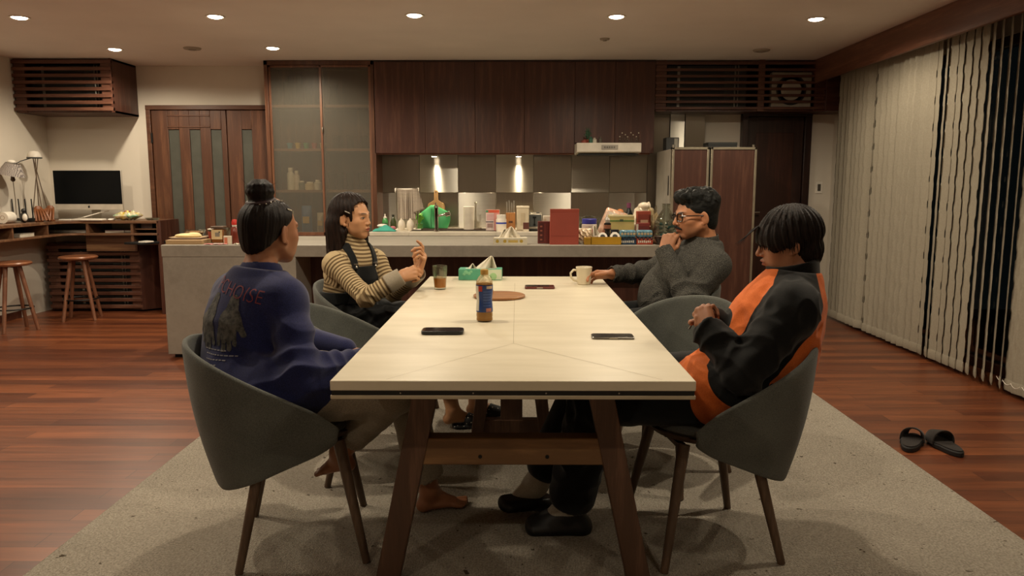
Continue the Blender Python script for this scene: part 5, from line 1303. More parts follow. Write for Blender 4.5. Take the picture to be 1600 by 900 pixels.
def wob(X, Y, Z, f, seed=0.):
    """smooth irregular ripple in -1 .. 1"""
    a = np.sin(X * f + 1.3 * np.sin(Y * f * .8 + seed) + seed) ; b = np.sin(Y * f * 1.1 + 1.2 * np.sin(Z * f * .9 + 2 * seed) + 1.7)
    c = np.sin(Z * f * .95 + 1.4 * np.sin(X * f * .85 - seed) + 3.1); return (a * b + b * c + c * a) / 2.2
def segd(P, a, b):
    a = np.array(a, float); b = np.array(b, float); ab = b - a; t = np.clip((P - a) @ ab / (ab @ ab), 0, 1)
    return np.linalg.norm(P - a - t[:, None] * ab, axis=1), t * np.linalg.norm(ab)
def sm(x, a, b): t = np.clip((x - a) / (b - a), 0, 1); return t * t * (3 - 2 * t)

# ------------------------------------------------------------------ anatomy
def nrm(v): v = np.array(v, float); return v / (np.linalg.norm(v) + 1e-9)
def rot_about(v, ax, ang):
    ax = nrm(ax); return v * math.cos(ang) + np.cross(ax, v) * math.sin(ang) + ax * (ax @ v) * (1 - math.cos(ang))
def hand(G, wrist, d, back, thumb_side, curls, thumb, k=1.0, spread=(.10, .02, -.06, -.14), tips=None):
    """palm with four unequal jointed fingers and a thumb. d: wrist to knuckles, back: out of the back of the hand,
    thumb_side: +1 or -1 times cross(d, back); curls: per finger three joint bends; thumb: three (d, side, back) directions"""
    d = nrm(d); back = nrm(np.array(back) - d * (np.array(back) @ d)); s = nrm(np.cross(d, back)) * thumb_side; w_ = np.array(wrist, float)
    def L(a, b, c): return w_ + k * (d * a + s * b + back * c)
    kn = [(.088, .028, 0), (.093, .009, .004), (.088, -.011, .002), (.079, -.029, -.003)]
    ln = [(.043, .025, .021), (.047, .029, .022), (.043, .027, .021), (.034, .020, .019)]
    for i, (a, b, c) in enumerate(kn): G.add(cap(L(0, b * .55, 0), L(a, b, c), .0145 * k, .0112 * k), .010)
    G.add(ell(L(.05, 0, -.004), np.array((.045, .034, .0135)) * k, np.stack([d, s, back], 1)), .010)
    G.add(ell(L(.03, .022, -.010), np.array((.028, .017, .014)) * k, np.stack([d, s, back], 1)), .012)
    ends = []
    for i in range(4):
        p = L(*kn[i]); v = rot_about(d, back, spread[i] * thumb_side * -1); ax = np.cross(v, back)
        r = (.0092, .0094, .0090, .0080)[i] * k
        for j in range(3):
            v = rot_about(v, ax, -curls[i][j]); q = p + v * ln[i][j] * k
            G.add(cap(p, q, r * (1 - .07 * j), r * (1 - .07 * (j + 1))), .0035 if j else .007); p = q
        ends.append(p)
    p = L(.018, .026, -.008)
    for j, (t, ln_, r0, r1) in enumerate(zip(thumb, (.040, .032, .026), (.0145, .0112, .0102), (.0115, .0104, .0082))):
        v = nrm(d * t[0] + s * t[1] + back * t[2]); q = p + v * ln_ * k
        G.add(cap(p, q, r0 * k, r1 * k), .012 if j == 0 else .004); p = q
    ends.append(p); return ends
def head(G, H, jaw=1.0, nose=1.0, lips=1.0, cheeks=1.0):
    """face along +x of the frame H, crown along +z"""
    R = H.R; k = H.k
    def E(c, r, kk=.012, RR=None): G.add(ell(H.p(c), np.array(r) * k, R if RR is None else R @ RR), kk)
    def C(a, b, ra, rb, kk=.01): G.add(cap(H.p(a), H.p(b), ra * k, rb * k), kk)
    E((-.012, 0, .028), (.098, .076, .088), 0)
    E((.030, 0, -.022), (.066, .064, .088), .03)
    for s in (-1, 1):
        C((.000, s * .052 * jaw, -.052), (.062, s * .018 * jaw, -.096), .022, .019, .02)
        E((.056, s * .040, -.028), (.028 * cheeks, .026 * cheeks, .026), .018)
        C((.080, s * .040, .018), (.088, s * .014, .012), .010, .010, .012)
    for s in (-1, 1): E((.046, s * .036, -.062), (.034, .024, .036), .018)
    E((.074, 0, -.098), (.019 * min(1, jaw), .022 * jaw, .017), .016)
    E((.078, 0, -.060), (.020, .027, .024), .016)
    # sockets
    for s in (-1, 1): G.cut(ell(H.p((.098, s * .033, -.004)), np.array((.0145, .019, .010)) * k, R), .012)
    for s in (-1, 1): E((.0765, s * .0325, -.004), (.0135, .0165, .0105), .004)
    for s in (-1, 1):
        C((.0885, s * .021, -.0005), (.082, s * .046, -.001), .0035, .0035, .005)
        C((.0875, s * .023, -.0105), (.081, s * .044, -.009), .0028, .0028, .006)
    C((.090, 0, .010), (.104 + .006 * nose, 0, -.028), .0085, .0095, .010)
    E((.106 + .006 * nose, 0, -.034), (.0105, .0105, .0095), .006)
    for s in (-1, 1): E((.099, s * .0125, -.038), (.010, .0075, .0075), .006)
    for s in (-1, 1): G.cut(ell(H.p((.104, s * .0065, -.0445)), np.array((.005, .0035, .003)) * k, R), .002)
    C((.0955, -.017, -.0625), (.101 + .001 * lips, 0, -.0595), .0040, .0062, .005); C((.0955, .017, -.0625), (.101 + .001 * lips, 0, -.0595), .0040, .0062, .005)
    C((.0935, -.013, -.0720), (.0985, 0, -.0735), .0050, .0072, .005); C((.0935, .013, -.0720), (.0985, 0, -.0735), .0050, .0072, .005)
    G.cut(cap(H.p((.1065, -.017, -.0665)), H.p((.1065, .017, -.0665)), .0036 * k), .003)
    G.cut(ell(H.p((.106, 0, -.0835)), np.array((.010, .016, .006)) * k, R), .008)
    for s in (-1, 1):
        tilt = np.array(Euler((0, .22, s * -.42)).to_matrix())
        E((-.010, s * .0815, -.012), (.0195, .0075, .033), .005, tilt)
        G.cut(ell(H.p((-.003, s * .0895, -.010)), np.array((.011, .006, .021)) * k, R @ tilt), .004)
        E((-.000, s * .078, -.041), (.009, .007, .010), .004)
    return G
def face_paint(V, H, skin, lip, brow=.85, beard=0., eye=True, blush=.12):
    """face colours: lips, brows, lashes, irises, stubble; shade painted into mouth line, nostrils, ears"""
    q = H.inv(V); col = np.tile(np.array(skin, float), (len(V), 1))
    near = (np.abs(q) < .2).all(1)
    x, y, z = q[:, 0], np.abs(q[:, 1]), q[:, 2]
    def put(m, c): 
        m = (m * near)[:, None]; col[:] = col * (1 - m) + np.array(c) * m
    front = sm(x, .05, .075)
    bl = np.exp(-(((y - .042) / .022) ** 2 + ((z + .03) / .02) ** 2)) * front; put(bl * blush, (skin[0] * 1.0, skin[1] * .74, skin[2] * .68))
    e = ((y / .021) ** 2 + ((z + .0665) / (.0115 * (1 - .35 * np.clip(y / .021, 0, 1)))) ** 2); put((1 - sm(e, .7, 1.1)) * sm(x, .085, .092) * .85, lip)
    put((1 - sm(np.abs(z + .0665), .0008, .0022)) * (1 - sm(y, .017, .021)) * sm(x, .085, .09) * .8, (lip[0] * .3, lip[1] * .25, lip[2] * .25))  # shade of the gap between the lips, painted in
    bz = .0165 + .003 * np.sin((y - .012) / .04 * 2.4); bm = (1 - sm(np.abs(z - bz), .0028, .0055)) * sm(y, .010, .016) * (1 - sm(y, .046, .054)) * sm(x, .05, .06); put(bm * brow, (.012, .009, .008))
    if eye:
        ez = -.0045 - .02 * (y - .033) ** 2 / .001 * .02
        lens = ((y - .033) / .0150) ** 2 + ((z - ez) / .0044) ** 2; inn = (1 - sm(lens, .75, 1.1)) * sm(x, .06, .07)
        put(inn, (.26, .21, .17)); iris = ((y - .033) / .0058) ** 2 + ((z - ez - .0005) / .006) ** 2; put((1 - sm(iris, .7, 1.15)) * inn, (.012, .008, .006))
        lash = (1 - sm(np.abs(z - ez - .0046 * (1 - .6 * ((y - .033) / .0155) ** 2)), .0012, .003)) * (1 - sm(np.abs(y - .0335), .014, .0175)) * sm(x, .06, .07); put(lash * .95, (.008, .006, .006))
    n = np.exp(-(((y - .0065) / .0045) ** 2 + ((z + .044) / .003) ** 2)) * sm(x, .095, .1); put(n * .8, (.06, .025, .02))  # painted shade inside the nostrils
    ear = np.exp(-(((x + .002) / .012) ** 2 + ((z + .014) / .02) ** 2)) * sm(y, .070, .076); put(ear * .25, (skin[0] * .8, skin[1] * .5, skin[2] * .45))  # ear hollow painted darker to stand for shade
    if beard:
        b = sm(x, .0, .03) * (1 - sm(z, -.062, -.045)) * sm(z, -.15, -.12) * (1 - (1 - sm(e, .9, 1.3)) * 1.0); put(b * beard, (.05, .04, .035))
    return col
def skin_mat(name):
    t = NT(name); a = t.n('Attribute', attribute_name='col'); v = t.coord(); n = t.noise(v, 40., 3)
    t.col(t.mix(.10, a.outputs['Color'], t.ramp(n, [(.3, (.75, .68, .62, 1)), (.7, (1.2, 1.15, 1.1, 1))]), 'MULTIPLY'))
    t.set(Roughness=.48, Subsurface_Weight=.0, Specular_IOR_Level=.4); t.bump(t.noise(v, 300., 2), .08, .0006); return t.m
def hair_mat(name, c1, c2, axis=2, stretch=14.):
    t = NT(name); s = [160.] * 3; s[axis] = 160. / stretch; v = t.coord(tuple(s)); n = t.noise(v, 1., 4, .6)
    t.col(t.ramp(n, [(.35, lin(c1)), (.7, lin(c2))])); t.set(Roughness=.5, Specular_IOR_Level=.16); t.bump(n, .6, .003); return t.m
# ================================================================== the four people
def foot(G, ankle, d, k=1.0, drop=.085, side=1):
    """bare foot: heel, arch, ball, five toes; d horizontal, sole at ankle - drop"""
    a = np.array(ankle, float); d = nrm(d); up = np.array((0, 0, 1.)); up = nrm(up - d * d[2]); s = np.cross(up, d) * side
    def L(x, y, z): return a + k * (d * x + s * y + up * z)
    G.add(cap(L(-.030, 0, -drop + .026), L(.0, 0, -.02), .027 * k, .032 * k), .02)
    G.add(ecap(L(-.02, 0, -drop + .026), L(.105, .006, -drop + .020), (.026 * k, .024 * k), (.040 * k, .018 * k), s), .02)
    G.add(cap(L(.0, 0, -.015), L(.10, .006, -drop + .022), .032 * k, .018 * k), .02)
    for i, (x, y, r) in enumerate(((.165, .030, .0125), (.162, .010, .0095), (.154, -.006, .009), (.143, -.020, .0085), (.130, -.032, .008))):
        G.add(cap(L(.10, y * .9, -drop + .017), L(x, y, -drop + r + .001), .011 * k, r * k), .006)
def shoe(name, mat, parent, ankle, d, h=.004, drop=.085, k=1.0, tall=.0, pitch=0.):
    a = np.array(ankle, float); d = nrm(d); up = nrm(np.array((0, 0, 1.)) - d * d[2]); s = np.cross(up, d)
    def L(x, y, z): return a + k * (d * x + s * y + up * z)
    G = Sdf(a - .26, a + .26, h)
    G.add(ecap(L(-.035, 0, -drop + .03), L(.115, .003, -drop + .028), (.040 * k, .034 * k), (.050 * k, .030 * k), s), 0)
    G.add(cap(L(-.03, 0, -drop + .03), L(-.005, 0, -.045 + tall), .037 * k, .038 * k), .02)
    G.add(cap(L(.02, 0, -.045 + tall * .4), L(.10, 0, -drop + .032), .040 * k, .034 * k), .02)
    G.cut(half(L(0, 0, -drop + .004), -up), .004); G.cut(half(L(0, 0, -.035 + tall), up), .004)
    V, F = G.mesh(); return mesh_obj(name, V, F, mat, parent)
def torso(G, secs, side, grow=0., k=.05):
    for (c0, r0), (c1, r1) in zip(secs, secs[1:]):
        G.add(ecap(c0, c1, (r0[0] + grow, r0[1] + grow), (r1[0] + grow, r1[1] + grow), side), k)
def limb(G, pts, rad, grow=0., k=.03):
    for (a, ra), (b, rb) in zip(zip(pts, rad), list(zip(pts, rad))[1:]): G.add(cap(a, b, ra + grow, rb + grow), k)
def bounds(pts, m): p = np.array(pts, float); return p.min(0) - m, p.max(0) + m
BODY_H = .0033
def make_body(label, J, secs, side, H, skin, lip, arm_r, leg_r, hands, feet, neck_r, headkw, paintkw, origin, nails=None):
    pts = [H.p((.13, .1, .14)), H.p((-.13, -.1, .1)), H.p((0, .12, 0)), H.p((0, -.12, 0))] + [J[k] for k in J]
    lo, hi = bounds(pts, .19); lo[2] = max(lo[2], -.02)
    G = Sdf(lo, hi, BODY_H)
    torso(G, secs, side, -.022)
    for s in 'LR':
        limb(G, [J['sh' + s], J['el' + s], J['wr' + s]], arm_r)
        limb(G, [J['hip' + s], J['kn' + s], J['an' + s]], leg_r)
    G.add(cap(J['neck'], H.p((-.028, 0, -.05)), neck_r * 1.08, neck_r), .04)
    G2 = Sdf(*bounds([H.p((x, y, z)) for x in (-.14, .15) for y in (-.12, .12) for z in (-.16, .15)], .02), BODY_H)
    head(G2, H, **headkw)
    # merge the head into the body's grid
    off = np.round((G2.lo - G.lo) / BODY_H).astype(int)
    G2 = Sdf(G.lo + off * BODY_H, G2.lo + G2.n * BODY_H, BODY_H); head(G2, H, **headkw)
    n2 = np.minimum(G2.n, G.n - off); sl = tuple(slice(o, o + n) for o, n in zip(off, n2)); a = G.g[sl]; b = G2.g[:n2[0], :n2[1], :n2[2]]
    kk = .022; hh = np.maximum(kk - np.abs(a - b), 0) / kk; G.g[sl] = np.where((a < FAR * .9) & (b < FAR * .9), np.minimum(a, b) - hh * hh * kk * .25, np.minimum(a, b))
    tips = []
    for hk in hands: tips += hand(G, **hk)
    for fk in feet: foot(G, **fk)
    V, F = G.mesh()
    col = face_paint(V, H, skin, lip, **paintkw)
    for t in tips:   # warm fingertips
        d = np.linalg.norm(V - t, axis=1); m = (1 - sm(d, .006, .02))[:, None] * .25; col = col * (1 - m) + np.array((skin[0], skin[1] * .7, skin[2] * .62)) * m
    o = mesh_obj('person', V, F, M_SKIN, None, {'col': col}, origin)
    return tag(o, label, 'person', 'people sitting round the table')
M_SKIN = skin_mat('skin')
SK = lambda h: lin(h)[:3]
def garment(name, parent, mat, pts, prims, h=.005, cuts=(), disp=(), m=.14, attr=None, k=.03, post=None, groups=None):
    G = Sdf(*bounds(pts, m), h)
    for p in prims:
        if isinstance(p, tuple) and len(p) == 2 and not callable(p[0]): G.add(p[0], p[1])
        else: G.add(p, k)
    for f in disp: G.disp(f)
    for c in cuts: G.cut(*c) if isinstance(c, list) else G.cut(c, .004)
    V, F = G.mesh(); o = mesh_obj(name, V, F, mat, parent, attr(V) if attr else None)
    return o, G
def tprims(secs, side, grow, k=.05): return [(ecap(c0, c1, (r0[0] + grow, r0[1] + grow), (r1[0] + grow, r1[1] + grow), side), k) for (c0, r0), (c1, r1) in zip(secs, secs[1:])]
def arm(J, s, rad, neck, nr, end=None, k1=.016, k2=.012):
    """sleeve that blends into the shoulder but keeps its crease against the body"""
    sh, el_, wr = (np.array(J[q + s]) for q in ('sh', 'el', 'wr')); e = wr if end is None else np.array(end)
    d = nrm(el_ - sh)
    return [(cap(neck, sh, nr, rad[0] * .86), .045), (cap(sh, sh + d * .03, rad[0], rad[0]), .05), (cap(sh, el_, rad[0], rad[1]), k1), (cap(el_, e, rad[1] * .97, rad[2]), k2)]
def onhair(H, c, r, dv, lift=.002):
    dv = nrm(dv); t_ = 1 / math.sqrt(sum((dv[i] / r[i]) ** 2 for i in range(3))); return tuple(H.p(np.array(c) + dv * (t_ + lift)))
def lprims(pts, rad, k=.03): return [(cap(a, b, ra, rb), k) for (a, ra), (b, rb) in zip(zip(pts, rad), list(zip(pts, rad))[1:])]
def folds(c, r, f, amp, seed, axis=None):
    """ripples that fade out with distance from a joint; with axis: rings across the limb"""
    c = np.array(c, float)
    amp = amp * 1.55
    def fn(X, Y, Z):
        w_ = np.exp(-((X - c[0]) ** 2 + (Y - c[1]) ** 2 + (Z - c[2]) ** 2) / r ** 2)
        if axis is None: return amp * w_ * (1.3 - 2.6 * np.abs(wob(X, Y, Z, f * .7, seed)))
        t = (X - c[0]) * axis[0] + (Y - c[1]) * axis[1] + (Z - c[2]) * axis[2]
        return amp * w_ * (1.1 - 2.2 * np.abs(np.sin(.5 * t * f + 1.6 * wob(X, Y, Z, f * .22, seed))))
    return fn
def project(obj, pts, d, lift=.0014):
    """lay points on the surface of obj along direction d; None where they miss"""
    from mathutils.bvhtree import BVHTree
    me = obj.data; bv = BVHTree.FromPolygons([tuple(obj.matrix_basis.translation + (obj.parent.matrix_basis.translation if obj.parent else Vector()) + v.co) for v in me.vertices], [tuple(p.vertices) for p in me.polygons])
    out = []
    for p in pts:
        hit = bv.ray_cast(Vector(p), Vector(d), .6)
        out.append(None if hit[0] is None else tuple(hit[0] - Vector(d).normalized() * lift))
    return out
def decal(name, verts, faces, obj, d, mat, parent, lift=.0014):
    pr = project(obj, verts, d, lift); fs = [f for f in faces if all(pr[i] is not None for i in f)]
    used = sorted({i for f in fs for i in f}); mp = {u: k for k, u in enumerate(used)}
    fs = [f for f in fs if max((Vector(pr[a]) - Vector(pr[b])).length for a in f for b in f) < .08]
    mb = MB(); mb.add([pr[i] for i in used], [tuple(mp[i] for i in f) for f in fs]); return mb.build(name, mat, parent, world=True, fix=False)

# ---------------------------------------------------------------- 1: navy sweatshirt, hair in a bun (front left)
yaw = math.radians(58); side1 = np.array((-math.sin(yaw), math.cos(yaw), 0)); fwd1 = np.array((math.cos(yaw), math.sin(yaw), 0))
H1 = Frame((-.866, 2.645, 1.116), axes(math.radians(60), .04, .0), 1.0)
S1 = [((-.915, 2.565, .56), (.185, .15)), ((-.915, 2.565, .67), (.175, .14)), ((-.905, 2.57, .80), (.172, .135)), ((-.892, 2.578, .885), (.150, .108)), ((-.893, 2.592, .940), (.088, .082))]
J1 = dict(neck=(-.90, 2.60, .955), shR=(-.782, 2.505, .888), elR=(-.70, 2.385, .665), wrR=(-.545, 2.56, .665), shL=(-1.0, 2.655, .885), elL=(-.90, 2.86, .69), wrL=(-.64, 2.74, .665),
          hipR=(-.86, 2.47, .565), knR=(-.405, 2.475, .590), anR=(-.635, 2.60, .325), hipL=(-1.0, 2.66, .565), knL=(-.44, 2.765, .585), anL=(-.34, 2.80, .105))
p1 = make_body('person with a dark hair bun in a navy sweatshirt, seen from behind', J1, S1, side1, H1, SK('#966446'), SK('#7d4438'),
    (.048, .040, .028), (.085, .058, .038),
    [dict(wrist=J1['wrR'], d=(.6, .75, -.1), back=(0, 0, 1), thumb_side=1, curls=[(.5, .6, .4)] * 4, thumb=[(.7, .5, -.4), (.8, .2, -.4), (.9, 0, -.3)], k=.93),
     dict(wrist=J1['wrL'], d=(.95, -.35, -.1), back=(0, 0, 1), thumb_side=-1, curls=[(.5, .6, .4)] * 4, thumb=[(.7, .5, -.4), (.8, .2, -.4), (.9, 0, -.3)], k=.93)],
    [dict(ankle=J1['anL'], d=(.93, .34, .0), k=.92, drop=.095, side=1), dict(ankle=J1['anR'], d=(-.75, .35, -.25), k=.85, side=-1)], .052, dict(), dict(eye=True), (-.90, 2.58, .47))
M_NAVY = NT('navy_jersey'); v = M_NAVY.coord(); n = M_NAVY.noise(v, 330., 2)
M_NAVY.col(M_NAVY.ramp(n, [(.3, lin('#13173a')), (.7, lin('#222857'))])); M_NAVY.set(Roughness=.9, Specular_IOR_Level=.2, Sheen_Weight=.2); M_NAVY.bump(n, .25, .001); M_NAVY = M_NAVY.m
jp = [J1[k] for k in ('shR', 'elR', 'wrR', 'shL', 'elL', 'wrL')] + [s_[0] for s_ in S1]
hem = [((-.90, 2.565, .535), (.205, .17))] + S1[:1]
pr = tprims(hem, side1, .006) + tprims(S1, side1, .006)
for s in 'RL': pr += arm(J1, s, (.070, .070, .046), (-.893, 2.59, .930), .052)
pr += lprims([(-.95, 2.47, .59), (-.80, 2.425, .585), (-.64, 2.44, .60)], (.12, .125, .08), .05)
pr += lprims([J1['elR'], tuple(np.array(J1['elR']) + np.array((.04, .04, -.03)))], (.072, .06))
u = nrm(np.array(J1['elR']) - np.array(J1['shR']))
sweat, Gs = garment('sweatshirt', p1, M_NAVY, jp, pr, .005, m=.20,
    cuts=[half((0, 0, .51), (0, 0, -1)), cap((-.895, 2.60, .99), (-.885, 2.64, 1.12), .062, .075), half((-.9, 2.6, .988), (.12, .1, 1)),
          half(np.array(J1['wrR']) + nrm(np.array(J1['wrR']) - np.array(J1['elR'])) * .012, np.array(J1['wrR']) - np.array(J1['elR'])) if False else cap((-9, 0, 0), (-9, 0, .1), .01)],
    disp=[folds(J1['elR'], .13, 85, .0055, 1, u), folds((-.72, 2.43, .80), .10, 55, .004, 2.2, nrm((.4, .3, 1))), folds((-.88, 2.42, .62), .14, 60, .006, .7, nrm((.3, 0, 1))), folds((-.95, 2.47, .78), .2, 30, .0035, 3.), folds((-.62, 2.49, .65), .09, 120, .004, .5, nrm((.7, .7, 0)))])
# ribbed collar
G = Sdf((-1.03, 2.47, .86), (-.76, 2.74, 1.06), .0035)
G.add(ecap((-.895, 2.595, .945), (-.891, 2.602, .960), (.081, .078), (.078, .075), side1), 0); G.cut(cap((-.895, 2.597, .90), (-.885, 2.62, 1.08), .059, .059), .004)
V, F = G.mesh(); mesh_obj('collar_rib', V, F, M_NAVY, sweat)
# trousers
M_TAUPE = fabric('taupe_cotton', '#7d7262', '#958a78', 220., .9, .3)
pr = []
for s in 'RL':
    a, kn, an = np.array(J1['hip' + s]), np.array(J1['kn' + s]), np.array(J1['an' + s])
    hemp = kn + (an - kn) * (.86 if s == 'L' else .8); pr += lprims([a, kn, hemp], (.112, .076, .072 if s == 'L' else .052), .03)
pr += tprims([((-.92, 2.565, .55), (.165, .14)), ((-.9, 2.565, .62), (.165, .13))], side1, 0)
cu = []
for s, q in (('L', .84), ('R', .8)):
    kn, an = np.array(J1['kn' + s]), np.array(J1['an' + s]); cu.append([cap(kn + (an - kn) * (q + .13), an + (an - kn) * .3, .075, .09), .003])
garment('trousers', p1, M_TAUPE, [J1[k] for k in J1 if k[:2] in ('hi', 'kn', 'an')], pr, .0055, cuts=cu, disp=[folds(J1['knL'], .16, 60, .005, 1.), folds((-.4, 2.78, .3), .15, 50, .005, 2., (1, 0, .3)), folds((-.62, 2.48, .56), .16, 50, .005, 4.)], m=.15)
# hair with bun
M_HAIR1 = hair_mat('dark_brown_hair', '#090605', '#1d130f')
G = Sdf(*bounds([H1.p((x, y, z)) for x in (-.16, .13) for y in (-.12, .12) for z in (-.14, .24)], .03), .0033)
G.add(ell(H1.p((-.014, 0, .028)), (.106, .085, .086), H1.R), 0); G.add(ell(H1.p((-.045, 0, -.03)), (.066, .070, .078), H1.R), .03)
G.cut(ell(H1.p((.100, 0, -.035)), (.075, .088, .098), H1.R), .008); 
for s in (-1, 1): G.cut(ell(H1.p((.014, s * .098, -.045)), (.046, .040, .068), H1.R), .006)
G.cut(half(H1.p((-.062, 0, -.062)), H1.R @ np.array((1.0, 0, -1))), .016)
ax = np.array(H1.R)
def sweep(X, Y, Z):
    q = [(X - H1.o[0]) * ax[0, i] + (Y - H1.o[1]) * ax[1, i] + (Z - H1.o[2]) * ax[2, i] for i in range(3)]
    ang = np.arctan2(q[1], -(q[0] + .03) + 1e-6); return .0006 * np.sin(ang * 44 + 6 * q[2] * 10) + .0007 * np.sin(ang * 19 + 25 * q[2])
G.disp(sweep)
B = H1.p((-.042, .0, .122))
G.add(cap(H1.p((-.035, 0, .085)), B, .038, .034), .02)
G.add(ell(B + np.array((0, 0, .012)), (.046, .046, .040)), .012)
for k in range(14):
    a0 = k * 2 * PI / 14
    pts_ = [B + np.array((math.cos(a0 + t) * .038 * math.cos(e), math.sin(a0 + t) * .038 * math.cos(e), .012 + .034 * math.sin(e))) for t, e in ((0, -.7), (.5, -.1), (1.0, .5), (1.4, 1.1))]
    for i in range(3): G.add(cap(pts_[i], pts_[i + 1], .011, .010), .004)
V, F = G.mesh(); hr = mesh_obj('hair', V, F, M_HAIR1, p1)
mb = MB()
for k in range(4):
    a = k * 1.7; e = B + np.array((math.cos(a) * .038, math.sin(a) * .038, .03)); mb.tube([tuple(e), tuple(e + np.array((math.cos(a + .5) * .022, math.sin(a + .5) * .022, .012 + .006 * (k % 3))))], [.0009, .0003], 5)
for k in ():
    e = H1.p((-.085 + .004 * k, -.05 + .016 * k, -.09)); mb.tube([tuple(e), tuple(H1.p((-.088 + .004 * k, -.05 + .016 * k, -.115 - .004 * (k % 3))))], [.0016, .0004], 5)
mb.build('loose_strands', M_HAIR1, hr, world=True)
rg = MB(); T = [tuple(H1.p((-.040 + .044 * math.cos(t), .044 * math.sin(t), .098 + .010 * math.cos(t)))) for t in np.linspace(0, 2 * PI, 33)]
rg.tube(T, .0075, 10, cap=False).build('hair_tie', plain('hair_tie', '#2a1318', .5), hr, world=True)
rg = MB()
for k in range(0, 33, 2): rg.ball(tuple(np.array(T[k]) + nrm(np.array(T[k]) - B) * .007), .0035, 8, 6)
rg.build('hair_tie_beads', M_METAL, hr, world=True)
MB().tube([onhair(H1, (-.014, 0, .028), (.106, .085, .086), (.3, -.75, .5)), onhair(H1, (-.014, 0, .028), (.106, .085, .086), (.55, -.65, .42))], .0026, 8).build('hair_clip', M_METAL, hr, world=True)
MB().tube([onhair(H1, (-.014, 0, .028), (.106, .085, .086), (.25, -.5, .8)), onhair(H1, (-.014, 0, .028), (.106, .085, .086), (.42, -.36, .8))], .0026, 8).build('hair_clip', M_METAL, hr, world=True)
# print on the back: lettering, two open hands, small lines
bk = -fwd1; rt = -side1; upv = np.array((0, 0, 1.)); C0 = np.array((-.905, 2.57, .0)) + bk * .35
def backpt(u_, z_): return tuple(C0 + rt * u_ + upv * z_)
vt, ft = text_mesh('PCHOISE', .064, 0, .1, -.001, 3)
decal('red_lettering', [backpt(p[0] * .88 + .032, .925 + p[1] - .16 * p[0]) for p in vt], ft, sweat, tuple(-bk), plain('print_red', '#74303a', .8), sweat, .0032)
def hand2d(cx, cy, mir, x, y):
    x = (x - cx) * mir; y = y - cy
    def c2(ax_, ay, bx, by, r0, r1):
        t = np.clip(((x - ax_) * (bx - ax_) + (y - ay) * (by - ay)) / ((bx - ax_) ** 2 + (by - ay) ** 2), 0, 1); return np.hypot(x - ax_ - t * (bx - ax_), y - ay - t * (by - ay)) - (r0 + (r1 - r0) * t)
    d = np.minimum(c2(0, .075, 0, .02, .019, .027), c2(0, .02, 0, -.015, .033, .033))
    for a, b, e, g_, r in ((-.026, -.02, -.034, -.075, .0098), (-.010, -.03, -.013, -.094, .0105), (.007, -.03, .008, -.089, .0105), (.024, -.025, .028, -.072, .0095)): d = np.minimum(d, c2(a, b, e, g_, r, r * .85))
    return np.minimum(d, c2(.026, .015, .052, -.04, .012, .008))
t = NT('print_grey_hands'); v = t.coord(); t.col(t.ramp(t.noise(v, 55., 4, .6), [(.35, lin('#1d1e1f')), (.62, lin('#55544f'))])); t.set(Roughness=.85)
N_, M_ = 150, 170; gx = np.linspace(-.14, .14, N_); gz = np.linspace(-.10, .10, M_); XX, ZZ = np.meshgrid(gx, gz, indexing='ij')
dd = np.minimum(hand2d(-.055, 0, -1, XX, ZZ), hand2d(.035, 0, 1, XX, ZZ))
fs = [(i * M_ + j, (i + 1) * M_ + j, (i + 1) * M_ + j + 1, i * M_ + j + 1) for i in range(N_ - 1) for j in range(M_ - 1) if dd[i, j] < 0 and dd[i + 1, j + 1] < 0]
decal('printed_hands', [backpt(a * 1.1 + .008, .826 + b * .95) for a, b in zip(XX.ravel(), ZZ.ravel())], fs, sweat, tuple(-bk), t.m, sweat, .0018)
vs_, fs = [], []; rr = random.Random(2)
for r, (n_, ln_) in enumerate(((4, .10), (6, .15), (4, .11), (3, .09))):
    x_ = -.06 + .012 * r
    while x_ < -.06 + ln_:
        w2 = rr.uniform(.005, .014); z_ = .733 - r * .0145; o_ = len(vs_)
        vs_ += [backpt(x_, z_), backpt(x_ + w2, z_), backpt(x_ + w2, z_ + .0032), backpt(x_, z_ + .0032)]; fs.append((o_, o_ + 1, o_ + 2, o_ + 3)); x_ += w2 + .0035
decal('small_print', vs_, fs, sweat, tuple(-bk), plain('print_white', '#8d8c92', .8), sweat, .002)

# ---------------------------------------------------------------- 2: striped turtleneck and black dungarees (far left)
yaw = math.radians(-42); side2 = np.array((-math.sin(yaw), math.cos(yaw), 0)); fwd2 = np.array((math.cos(yaw), math.sin(yaw), 0))
H2 = Frame((-.865, 3.955, 1.108), axes(math.radians(-17), .0, .0), .95)
S2 = [((-.90, 4.0, .56), (.165, .13)), ((-.90, 3.995, .68), (.135, .11)), ((-.875, 3.985, .81), (.145, .112)), ((-.862, 3.98, .885), (.125, .085)), ((-.862, 3.98, .945), (.062, .06))]
J2 = dict(neck=(-.862, 3.98, .94), shR=(-.945, 3.882, .868), elR=(-.752, 3.715, .715), wrR=(-.588, 3.745, .815), shL=(-.765, 4.065, .868), elL=(-.655, 3.985, .705), wrL=(-.500, 3.815, .835),
          hipR=(-.93, 3.92, .56), knR=(-.44, 3.86, .545), anR=(-.335, 3.825, .115), hipL=(-.85, 4.08, .56), knL=(-.40, 4.08, .545), anL=(-.225, 3.995, .115))
